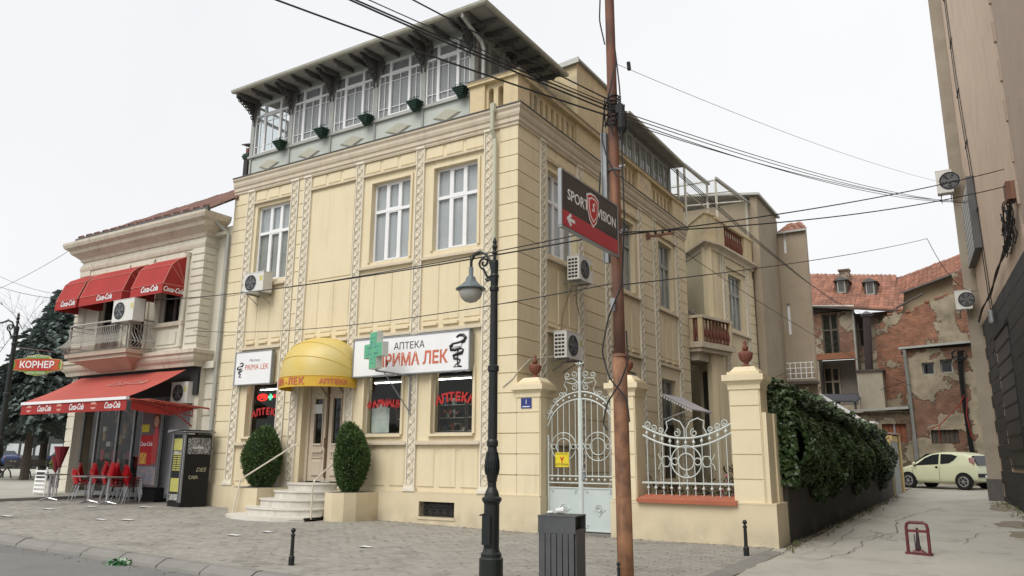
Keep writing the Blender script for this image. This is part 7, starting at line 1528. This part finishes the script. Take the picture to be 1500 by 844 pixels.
for k in range(9): mb = MB(); RF.box(mb, 3.45, 6.35, 1.35+.4*k, 1.40+.4*k, .04, .06); mb.build('shutter_rib', BLKM, RB)
mb = MB(); RF.box(mb, 3.3, 6.5, 4.95, 5.05, .0, .09); mb.build('shutter_box', BLKM, RB)
gs = thing('perforated_panel', 'white perforated sign panel edge on, fixed high on the tan wall', 'sign', RF.p(1.5, 9, .3)); 
mb = MB(); RF.box(mb, 0.1, 2.9, 7.9, 10.1, .12, .17)
mb.build('panel', mat('grey_white_panel', (.5, .5, .48), (.42, .42, .4), scale=5, bump=.1), gs)
mb = MB()
for i in range(12):
    for j in range(9): RF.box(mb, .22+.22*i, .32+.22*i, 8.05+.22*j, 8.15+.22*j, .17, .172)
mb.build('perforation', BLKM, gs, kind='stuff'); mb = MB(); RF.box(mb, 2.9, 2.98, 7.85, 10.15, .0, .22); RF.box(mb, 0.1, 2.9, 7.84, 7.9, .0, .2); mb.build('panel_frame', COP, gs)
PX = Fr(0, 15.1, 1, 0, 0, -1)
acunit('air conditioner sticking out high on the corner of the tall tan building', PX, 8.32, 10.55, .0, wdt=.5, h=.8, dep=.35, sidegrille=False); acunit('air conditioner low on the corner pier of the tan building above the alley', PX, 8.45, 6.45, .0, wdt=.48, h=.62, dep=.35, sidegrille=False)
jb = thing('cable_box', 'rust brown cable terminal box on the tan wall with looping cables', 'box', RF.p(10.5, 7.2, .1)); mb = MB(); RF.box(mb, 10.2, 10.62, 7.02, 7.42, .02, .2); mb.build('box', RUST, jb); mb = MB(); RF.box(mb, 10.35, 10.47, 7.0, 7.02, .05, .15); mb.build('gland', COP, jb)
j2 = thing('wall_light', 'small grey cylindrical fitting hanging by the black cladding', 'fitting', RF.p(4, 5.6, .1)); mb = MB(); p = RF.p(4.0, 5.35, .12); mb.lathe([(.07, 0), (.08, .05), (.08, .35), (.05, .38)], p, 10); mb.build('cylinder', GRYM, j2)
# cables on the wall
def spl(P, n=7):
    P = [Vector(p) for p in P]; out = []
    for i in range(len(P)-1):
        a = P[max(0, i-1)]; b = P[i]; c = P[i+1]; d = P[min(len(P)-1, i+2)]
        for k in range(n):
            t = k/n; out.append(.5*((2*b)+(-a+c)*t+(2*a-5*b+4*c-d)*t*t+(-a+3*b-3*c+d)*t**3))
    return out+[P[-1]]
cb = thing('cable_bundle', 'tangled black cable bundle running down the tan wall above the black cladding', 'cables', RF.p(9, 6.5, .1)); r = random.Random(55)
mb = MB()
for k in range(7):
    o = .03*k; mb.tube(spl([RF.p(10.4+o, 7.0, .12), RF.p(10.0+o, 6.6+o, .14), RF.p(8.8+o, 6.5-o, .12), RF.p(6.5, 6.25+.5*o, .12), RF.p(4.5, 6.15-.5*o, .12), RF.p(2, 6.1+.4*o, .12), RF.p(0.1, 6.0+.3*o, .1)], 5), .022, 4)
for k in range(26):
    cu, cz_ = r.uniform(8.6, 10.6), r.uniform(6.2, 7.0); rr_ = r.uniform(.15, .5); a0_ = r.uniform(0, 6.28); mb.tube([RF.p(cu+rr_*cos(a0_+t*.5), cz_+rr_*.8*sin(a0_+t*.5), .1+.05*r.random()) for t in range(9)], .014, 4)
mb.build('strand', WIR, cb)
vc = thing('wall_cable', 'pair of thin vertical cables clipped up the tan wall', 'cables', RF.p(2.2, 12, .05)); mb = MB(); mb.tube([RF.p(3.2, 5.5, .03), RF.p(2.6, 10, .03), RF.p(1.6, 14, .03), RF.p(1.4, 20, .03)], .012, 4); mb.tube([RF.p(3.7, 5.5, .03), RF.p(3.1, 10, .03), RF.p(2.1, 14, .03), RF.p(1.8, 20, .03)], .012, 4)
for z, uu in ((9.0, 2.9), (11.4, 2.4), (13.4, 1.9), (15.3, 1.75), (17.2, 1.6)): mb.tube([RF.p(uu-.35, z, .03), RF.p(uu+.4, z+.02, .03)], .02, 4)
mb.build('strand', WIR, vc)
# ================================================================== cars
def car(label, x, y, z, rz, body, L_=3.43, plate=True, grp=None, sedan=False):
    t = thing('parked_car', label, 'car', (x, y, z), grp, rz); hw = .80
    # stations: x (front = -L/2), bottom z, belt z, roof z, width factor
    if not sedan: ST = [(-1.70, .30, .52, .56, .72), (-1.66, .24, .66, .72, .84), (-1.50, .20, .78, .84, .93), (-1.25, .19, .84, .90, .985), (-1.0, .19, .88, .97, 1), (-.78, .19, .90, 1.12, 1), (-.45, .19, .91, 1.32, 1), (-.1, .19, .92, 1.43, 1), (.4, .19, .94, 1.465, 1), (.9, .20, .97, 1.45, 1), (1.25, .22, 1.0, 1.40, .985), (1.48, .26, 1.0, 1.30, .955), (1.60, .28, .98, 1.10, .93), (1.68, .30, .80, .86, .88), (1.70, .34, .60, .64, .80)]
    else: ST = [(-2.1, .32, .58, .62, .75), (-2.0, .22, .70, .76, .88), (-1.5, .2, .82, .88, .98), (-1.0, .2, .88, .95, 1), (-.6, .2, .9, 1.2, 1), (-.2, .2, .92, 1.38, 1), (.4, .2, .93, 1.42, 1), (.9, .2, .94, 1.38, 1), (1.3, .2, .95, 1.2, .98), (1.6, .22, .95, 1.02, .96), (2.0, .25, .9, .96, .9), (2.1, .32, .7, .74, .82)]
    def ring(s):
        X, zb, zbe, zr, wf = s; w_ = hw*wf; cab = min(1, max(0, (zr-zbe-.08)/.35)); rw = w_*(1-.16*cab)
        return [(0, zb), (w_*.86, zb), (w_*.97, zb+.10), (w_*1.0, zb+(zbe-zb)*.5), (w_*.985, zbe-.06), (w_*.955, zbe), (w_*.955*(1-.5*cab*.16)-(1-cab)*.06*w_, zbe+(zr-zbe)*.5), (rw-.03-(1-cab)*.12*w_, zr-.05), (rw*.8, zr-.012), (0, zr+.01)]
    nr = 10; vs = []; fs = []
    for s in ST:
        for (yy, zz_) in ring(s): vs.append((s[0], -yy, zz_))
        for (yy, zz_) in ring(s)[-2:0:-1]: vs.append((s[0], yy, zz_))
    m_ = 2*nr-2
    for i in range(len(ST)-1):
        for k in range(m_): fs.append((i*m_+k, i*m_+(k+1) % m_, (i+1)*m_+(k+1) % m_, (i+1)*m_+k))
    fs += [tuple(range(m_))[::-1], tuple(range((len(ST)-1)*m_, len(ST)*m_))]
    mb = MB(); mb.add(vs, fs); b = mb.build('body', body, t, smooth=True, local=True)
    md = b.modifiers.new('sub', 'SUBSURF'); md.levels = 1; md.render_levels = 2
    gm = mat('car_glass', (.02, .025, .028), rough=.06, bump=0)
    def at(X):
        for a, c in zip(ST, ST[1:]):
            if a[0] <= X <= c[0]: f = (X-a[0])/(c[0]-a[0]); return tuple(a[i]+(c[i]-a[i])*f for i in range(5))
        return ST[-1]
    def sp(X, f, side, o=.018):    # point on the side glass: f 0 belt .. 1 roof
        r_ = ring(at(X)); A, Bb = r_[5], r_[7]; return (X, side*(A[0]+(Bb[0]-A[0])*f+o), A[1]+(Bb[1]-A[1])*f)
    if sedan: WN = [[(-.75, .12), (-.35, .88), (.1, .95), (.1, .08)], [(.16, .08), (.16, .95), (.75, .93), (.95, .6), (1.1, .1)]]
    else: WN = [[(-.95, .10), (-.72, .42), (-.42, .80), (-.1, .90), (.18, .93), (.18, .06)], [(.26, .06), (.26, .92), (.7, .88), (.95, .72), (.82, .35), (.62, .10)]]
    for sd_ in (-1, 1):
        for wn in WN: mb = MB(); p = [sp(X, f, sd_) for X, f in wn]; mb.add(p+[(q[0], q[1]-sd_*.03, q[2]) for q in p], [tuple(range(len(p)))]+[(i, (i+1) % len(p), len(p)+(i+1) % len(p), len(p)+i) for i in range(len(p))]); mb.build('side_window', gm, t, local=True)
        mb = MB(); mb.tube([sp(.22, -.02, sd_, .012), (.2, sd_*(hw+.008), .6), (.2, sd_*(hw+.0), .34)], .006, 4); mb.tube([(-.98, sd_*(hw-.02), .86), (-.95, sd_*(hw+.008), .6), (-.9, sd_*hw, .34)], .006, 4); mb.build('door_gap', BLKM, t, local=True)
        mb = MB(); mb.sphere((.1, sd_*(hw+.0), .84), .05, 8, 5, (1.3, .5, .8)); mb.build('door_handle', BLKM, t, local=True)
        mb = MB(); mb.sphere((-.82, sd_*(hw+.06), .98), .08, 8, 6, (.9, 1, .8)); mb.build('wing_mirror', body, t, local=True, smooth=True)
        mb = MB(); mb.box(1.42 if not sedan else 1.9, 1.60 if not sedan else 2.08, sd_*(hw*.87)-.03, sd_*(hw*.87)+.05, .80, 1.22 if not sedan else .92)
        mb.build('rear_light', mat('tail_lamp', (.35, .04, .04), (.5, .4, .4), rough=.2, scale=6, bump=0), t, local=True)
        mb = MB(); mb.sphere((-1.55, sd_*.58, .68), .12, 10, 6, (.8, 1, .9)); mb.build('headlight', mat('lamp_glass', (.6, .6, .6), rough=.1, bump=0), t, local=True)
    mb = MB()
    e = .014
    if not sedan: mb.add([(1.50+e, -.58, 1.27), (1.50+e, .58, 1.27), (1.665+e, .62, .93), (1.665+e, -.62, .93)], [(0, 1, 2, 3)]); mb.hexa([(1.46, -.58, 1.27), (1.5, .58, 1.27), (1.68, .62, .93), (1.68, -.62, .93), (1.54, -.58, 1.30), (1.54, .58, 1.30), (1.70, .62, .94), (1.70, -.62, .94)])
    else: mb.hexa([(1.0, -.55, 1.37), (1.0, .55, 1.37), (1.6, .62, .99), (1.6, -.62, .99), (1.02, -.55, 1.40), (1.02, .55, 1.40), (1.62, .62, 1.03), (1.62, -.62, 1.03)])
    mb.build('rear_window', gm, t, local=True)
    mb = MB(); X = -.9; mb.hexa([(-.97, -.58, 1.02), (-.97, .58, 1.02), (-.42, .52, 1.37), (-.42, -.52, 1.37), (-.99, -.58, 1.03), (-.99, .58, 1.03), (-.44, .52, 1.385), (-.44, -.52, 1.385)]); mb.build('windscreen', gm, t, local=True)
    rx = 1.70 if not sedan else 2.1
    mb = MB(); mb.box(rx-.12, rx+.03, -.66, .66, .46, .60); mb.build('bumper_strip', BLKM, t, local=True); mb = MB(); mb.box(rx+.03, rx+.045, -.26, .26, .44, .55); mb.build('licence_plate', WHT, t, local=True)
    wb = 1.17 if not sedan else 1.3
    for X in (-wb, wb):
        for sd_ in (-1, 1):
            wh = MB(); N = 24
            wh.lathe([(.20, -.09), (.27, -.095), (.285, -.06), (.285, .06), (.27, .095), (.20, .09)], (0, 0, 0), N); wh.xf(Matrix.Translation((X, sd_*(hw-.07), .285)) @ Matrix.Rotation(pi/2, 4, 'X')); ty = wh.build('wheel', mat('tyre_rubber', (.015, .015, .015), rough=.8, bump=.1), t, local=True)
            rm_ = MB(); rm_.lathe([(.205, -.02), (.205, .03), (.17, .04), (.17, .0)], (0, 0, 0), N)
            for k in range(6): a = 2*pi*k/6; rm_.hexa([(.03*cos(a+1.57), .03*sin(a+1.57), .02), (.19*cos(a-.16), .19*sin(a-.16), .02), (.19*cos(a+.16), .19*sin(a+.16), .02), (-.03*cos(a+1.57), -.03*sin(a+1.57), .02), (.03*cos(a+1.57), .03*sin(a+1.57), .05), (.19*cos(a-.14), .19*sin(a-.14), .045), (.19*cos(a+.14), .19*sin(a+.14), .045), (-.03*cos(a+1.57), -.03*sin(a+1.57), .05)])
            rm_.lathe([(.05, .02), (.05, .06), (.02, .065)], (0, 0, 0), 10)
            rm_.xf(Matrix.Translation((X, sd_*(hw+.0), .285)) @ Matrix.Rotation(pi/2*(1 if sd_ < 0 else -1), 4, 'X')); o = rm_.build('rim', mat('wheel_silver', (.5, .5, .52), rough=.35, metal=.6, bump=0), ty, local=True)
            ar = MB(); ar.lathe([(.345, -.1), (.345, .012), (.20, .012), (.20, -.1)], (0, 0, 0), N); ar.xf(Matrix.Translation((X, sd_*(hw-.0), .30)) @ Matrix.Rotation(pi/2*(1 if sd_ < 0 else -1), 4, 'X')); ar.build('wheel_arch', BLKM, t, local=True)
    return t
car('pale yellow green three door hatchback parked across the end of the alley', 6.98, 22.9, .42, -.50, mat('pale_lime_paint', (.68, .71, .50), (.66, .69, .48), rough=.25, bump=0, spec=.6))
car('dark blue car at the left edge behind the benches, partly hidden by the tree trunk', -69.3, 22.6, .5, 0, mat('blue_paint', (.03, .05, .14), rough=.25, bump=0), sedan=True, grp='dark blue cars beyond the benches'); car('dark blue car just right of the spruce trunk behind the benches', -64.2, 25.4, .5, -.1, mat('navy_paint', (.02, .03, .09), rough=.25, bump=0), sedan=True, grp='dark blue cars beyond the benches')
# ================================================================== left background: spruces, bench, facade
def spruce(label, x, y, z0, H_, R_, seed, tr=.2, low=.16, den=1.):
    t = thing('spruce_tree', label, 'spruce', (x, y, z0)); r = random.Random(seed); R_ *= 1.25; den *= 1.5
    mb = MB(); mb.tube([(x, y, z0-.1), (x, y, z0+H_*.5), (x, y, z0+H_*.98)], [tr, tr*.6, .02], 8); mb.build('trunk', BRK, t)
    mb = MB(); bb = MB(); n = int(H_*4.5)
    for i in range(n):
        f = low+(1-low)*(i/n); z = z0+H_*f; R0 = R_*(1-f)**.8+.12; k = int(7+8*(1-f))
        for j in range(k):
            a = r.uniform(0, 6.28); ln = R0*r.uniform(.7, 1.12); dr = ln*r.uniform(.22, .42); bb.tube([(x, y, z), (x+cos(a)*ln, y+sin(a)*ln, z-dr*.6)], [.03, .008], 3)
            m = int(11*ln*den)+4
            for q in range(m):
                s_ = .12+.88*(q+r.random())/m; px_, py_, pz_ = x+cos(a)*ln*s_, y+sin(a)*ln*s_, z-dr*s_*s_+.12*ln*s_*(s_ > .7); w_ = (.34*(1-s_)+.16)
                for sgn in (-1, 1, 0):
                    d = Vector((cos(a+sgn*.9+r.uniform(-.3, .3)), sin(a+sgn*.9+r.uniform(-.3, .3)), -.05+r.uniform(-.35, .4))); l = w_*r.uniform(.7, 1.3); c = d.cross(Vector((0, 0, 1))).normalized()*.035; up_ = Vector((0, 0, .05)); p = Vector((px_, py_, pz_))
                    mb.add([p-c, p+d*l*.6-c*.6+up_, p+d*l, p+d*l*.6+c*.6-up_, p+c], [(0, 1, 2, 3, 4)])
    bb.build('branches', BRK, t, recalc=False, kind='stuff'); mb.build('crown', SPR, t, recalc=False, kind='stuff'); return t
spruce('tall blue green spruce with a pointed top left of the corner house', -31.6, 6.6, .55, 9.4, 3.6, 3, low=.23); spruce('dark spruce at the left edge whose trunk stands behind the bench', -27.3, 3.7, .5, 6.6, 3.3, 5, low=.36); spruce('lower spruce crown filling the gap between the pointed spruce and the corner house', -30.5, 10.5, .55, 7.6, 3.4, 8, low=.24)
bt2 = thing('bare_tree', 'bare leafless tree rising at the far left edge', 'tree', (-40.3, 7.4, .5)); mb = MB(); r = random.Random(18)
def br(p, d, l, rad, dep):
    q = p+d*l; mb.tube([p, q], [rad, rad*.65], 4 if dep > 1 else 3, cap=False)
    if dep == 0: return
    for k in range(3 if dep > 1 else 4): nd = (d+Vector((r.gauss(0, .42), r.gauss(0, .42), r.gauss(0, .25)))).normalized(); br(q, nd, l*r.uniform(.62, .82), rad*.6, dep-1)
br(Vector((-40.3, 7.4, .4)), Vector((0, 0, 1)), 3.4, .11, 6); mb.build('branches', mat('pale_twigs', (.16, .14, .13), bump=0), bt2, recalc=False)
bn = thing('park_bench', 'long dark wooden park bench with curved metal legs before the spruces', 'bench', (-28.6, 4.8, .5)); bd = Vector((.853, .522)); BFm = Fr(-29.6, 3.9, .853, .522, .522, -.853)
for k in range(3): mb = MB(); BFm.box(mb, 0, 2.9, .90+.0*k, .94, -.05+.15*k, .08+.15*k); mb.build('seat_slat', OLDW, bn)
for k in range(4): mb = MB(); BFm.box(mb, 0, 2.9, 1.02+.075*k, 1.08+.075*k, -.12, -.08); mb.build('back_slat', OLDW, bn)
for u in (.3, 1.2, 2.0, 2.7): mb = MB(); BFm.tube(mb, [(u, .5, .42), (u, .8, .4), (u, .95, .2), (u, .95, -.08), (u, 1.1, -.12), (u, 1.3, -.14)], .03, 5); BFm.tube(mb, [(u-.25, .5, .2), (u-.15, .8, .2), (u, .95, .2), (u+.15, .8, .2), (u+.25, .5, .2)], .03, 5); mb.build('leg', BLK, bn)
fb = thing('far_building', 'long low building coloured dark for fir shade with a strip of pale windows beyond the parked cars', 'building', (-80, 33, 1)); FBm = Fr(-93, 23.5, .853, .522, .522, -.853)
mb = MB(); FBm.box(mb, -25, 30, 0, 9.5, -5, 0); mb.build('wall', mat('fir_shaded_facade', (.05, .055, .05), (.03, .035, .03), scale=.4, bump=.3), fb)  # near-black colour stands in for the shade of the firs
for k in range(18): mb = MB(); FBm.box(mb, -6+1.6*k, -4.7+1.6*k, 1.5, 2.75, .0, .05); mb.build('window', mat('pale_window', (.6, .62, .62), (.45, .47, .48), scale=.6, bump=0), fb)  # pale colour stands in for the white light in the windows
bs = thing('blue_sign_post', 'blue post with a small pale board standing beyond the benches', 'sign post', (-34, 6.5, .5)); mb = MB(); mb.tube([(-34.2, 7.1, .5), (-33.9, 7.1, 2.9)], .035, 6); mb.build('post', mat('blue_post', (.03, .04, .3), bump=0), bs); mb = MB(); mb.box(-34.6, -33.6, 7.05, 7.1, 2.4, 3.0); mb.build('board', mat('pale_board', (.3, .32, .3), bump=0), bs)
sh = thing('potted_shrub', 'small round green shrub beside the pier of the corner house', 'shrub', (-19.9, 1.2, .35)); r = random.Random(2)
def shp():
    d = Vector((r.gauss(0, 1), r.gauss(0, 1), r.gauss(0, 1))).normalized(); return Vector((-20.0, 1.2, 1.25))+d*r.uniform(.25, .34), d
leafs(900, shp, .04, .09, mat('yellow_green_leaves', (.10, .14, .03), (.05, .08, .02), rnd=.3, bump=0), sh); mb = MB(); mb.tube([(-20, 1.2, .35), (-20, 1.2, 1.2)], .03, 5); mb.build('stem', BRK, sh); mb = MB(); mb.lathe([(.16, 0), (.22, .35)], (-20, 1.2, .35), 10); mb.build('pot', BIN, sh)
# ================================================================== overhead cables
def wire(label, a, b, sag, rad=.012, m=WIR, mid=None):
    a, b = Vector(a), Vector(b); P = []
    for i in range(25): t = i/24; p = a.lerp(b, t); p.z -= sag*4*t*(1-t); P.append(p)
    mb = MB(); mb.tube(P, rad, 5); o = mb.build('overhead_cable', m, None); tag(o, label, 'cable'); return o
PT = lambda z, dx=0: (4.76+dx, -5.36, z)
# far pole out of view that carries the upper left lines
def far(pxp, D=14): return pxp
wire('lowest black cable of the bundle rising to the upper left from the pole', PT(6.12), (1.2, -11.0, 6.9), .06, .012); wire('second cable of the bundle rising to the upper left from the pole', PT(6.2), (1.75, -10.95, 7.1), .06, .012); wire('third cable of the bundle rising to the upper left from the pole', PT(6.26), (1.85, -10.6, 7.1), .05, .011); wire('thin violet tinted cable of the upper left bundle', PT(6.3), (2.0, -10.5, 7.1), .04, .007); wire('topmost cable of the bundle, leaving the frame above the roof corner', PT(6.36), (2.9, -9.6, 7.0), .03, .010)
wire('lower heavy cable crossing the whole street from the far left to the pole', (-38, 6.2, 10.8), (4.74, -5.4, 4.42), .9, .012); wire('upper heavy cable crossing the facade to the pole', (-38, 5.9, 11.5), (4.74, -5.42, 4.5), 1.25, .009)
wire('heavy cable from the pole to the cable box on the tan wall', (4.82, -5.3, 4.42), RF.p(10.3, 7.8, .15), .12, .010); wire('second heavy cable from the pole to the tan wall below the first', (4.82, -5.3, 4.46), RF.p(10.5, 7.35, .15), .18, .010)
wire('thin cable along the facade from the corner house to the pole', (-10.6, -.6, 5.05), (4.72, -5.35, 3.76), .25, .008); wire('thin cable from the pole past the wing towards the tan building', (4.84, -5.3, 3.74), (7.62, 14.2, 8.86), .1, .008); wire('drooping end of the thin cable looping down to the tan building', (7.62, 14.2, 8.86), RF.p(1.0, 6.9, .1), .55, .010)
for k, (z, s_) in enumerate(((9.95, .25), (9.75, .28), (9.6, .35), (9.45, .3))): wire(['topmost', 'second', 'third', 'lowest'][k]+' cable of the fan from the pole top to the tan wall', (4.85, -5.28, 6.22-.05*k), RF.p(.8+.6*k, z, .1), s_, .007)
for k in range(3): wire(['left', 'middle', 'right'][k]+' cable from the pole along the side facade to the red roofed house', (4.84, -5.25, 6.12-.03*k), (2.6+.35*k, 31.4, 9.75-.1*k), .2+.12*k, .008)
wire('thin cable from the insulator bracket down to the courtyard', (.35, 8.9, 8.55), (5.8, 25.7, 4.9), .3, .010); wire('thin cable slung low between the stucco block and the loggia house', (1.35, 18.6, 4.9), (2.7, 31.8, 9.0), .4, .010); wire('low courtyard cable from the loggia house to the stained plaster building', (1.0, 31.9, 5.2), (7.8, 25.7, 6.2), .6, .012)
wire('faint thin wire high above the roofs right of the pole', (4.8, -5.3, 6.95), (9.05, 14.5, 10.5), .25, .004, WIRG)
wire('thin cable at the far left rising to the cafe roof corner', (-38, 4.0, 9.3), (-17.5, -.8, 8.35), .3, .008)
ib = thing('insulator_bracket', 'dark bracket with three black insulators high on the side facade', 'bracket', (.2, 8.0, 8.6)); mb = MB(); mb.box(.1, .9, 7.98, 8.05, 8.45, 8.52); mb.box(.0, .1, 7.96, 8.07, 8.4, 8.6); mb.build('arm', RUST, ib)
for k in range(3): mb = MB(); mb.lathe([(.02, 0), (.05, .03), (.035, .06), (.05, .09), (.03, .13)], (.3+.24*k, 8.015, 8.52), 8); mb.build('insulator', BLKM, ib)
wg = thing('wire_weight', 'small black splice hanging on a thin wire right of the pole top', 'fitting', (4.9, -5.2, 6.9)); mb = MB(); mb.tube([(4.93, -5.1, 7.02), (4.94, -5.1, 6.9)], .028, 6); mb.build('splice', BLKM, wg)
# fallen leaves and grit blown against the wall feet and the kerb
lf = MB(); r = random.Random(99)
for i in range(520):
    k = r.random()
    if k < .45: x = r.uniform(-4, 5.2); y = -.06-abs(r.gauss(0, .12))
    elif k < .8: x = r.uniform(-12, 5); y = EY-.33-abs(r.gauss(0, .12))
    else: x = r.uniform(-12, 5); y = r.uniform(-6.7, -.5)
    z = gz(x, y)+.006 if y > EY else gz(x, y)-.115; a = r.uniform(0, 6.28); s_ = r.uniform(.012, .035)
    lf.add([(x+s_*cos(a), y+s_*sin(a), z), (x-s_*.5*sin(a), y+s_*.5*cos(a), z+.008), (x-s_*cos(a), y-s_*sin(a), z), (x+s_*.5*sin(a), y-s_*.5*cos(a), z+.003)], [(0, 1, 2, 3)])
o = lf.build('fallen_leaves', mat('dry_leaves', (.22, .13, .05), (.30, .25, .14), rnd=.4, bump=0), None, recalc=False, kind='stuff'); tag(o, 'dry leaves and grit scattered along the wall foot and the kerb', 'leaves')
rk_ = thing('stone_lump', 'rough grey lump of stone resting on the front rail of the small balcony', 'stone', (.1, 12.05, 6.54)); mb = MB(); r = random.Random(44)
for k in range(7): mb.sphere((.1+r.uniform(-.13, .13), 12.05+r.uniform(-.04, .05), 6.60+r.uniform(0, .1)), r.uniform(.06, .1), 7, 5, (1, .8, .9))
mb.build('stone', mat('rough_grey_stone', (.22, .2, .17), (.12, .11, .09), scale=9, bump=.8), rk_, kind='stuff')
# rubble, grit and small weeds along the feet of the alley walls
rb = MB(); wd2 = MB(); r = random.Random(71)
for i in range(700):
    if r.random() < .5: y = r.uniform(-1, 16); x = 5.50+.011*y+abs(r.gauss(0, .14))
    else: y = r.uniform(4, 14.5); x = 8.95+.085*(15.1-y)-.05-abs(r.gauss(0, .22))
    z = alley_z(x, y)-.004; s_ = r.uniform(.008, .03)
    rb.add([(x-s_, y-s_, z), (x+s_, y-s_*.7, z), (x+s_*.8, y+s_, z), (x-s_*.7, y+s_*.8, z), (x+s_*r.uniform(-.3, .3), y, z+s_*r.uniform(.7, 1.3))], [(0, 1, 4), (1, 2, 4), (2, 3, 4), (3, 0, 4)])
    if i % 5 == 0:
        for k in range(9):
            a = r.uniform(0, 6.28); h = r.uniform(.03, .12); q = r.uniform(.01, .05); wd2.add([(x+.008*sin(a), y-.008*cos(a), z), (x-.008*sin(a), y+.008*cos(a), z), (x+q*cos(a), y+q*sin(a), z+h)], [(0, 1, 2)])
o = rb.build('rubble', mat('rubble_grit', (.30, .27, .22), (.2, .17, .13), rnd=.3, bump=0), None, recalc=False, kind='stuff'); tag(o, 'grit and small rubble along the feet of the alley walls', 'rubble')
o = wd2.build('weeds', mat('weed_blades', (.10, .15, .04), (.16, .15, .06), rnd=.3, bump=0), None, recalc=False, kind='stuff'); tag(o, 'small weeds growing along the feet of the alley walls', 'weeds')
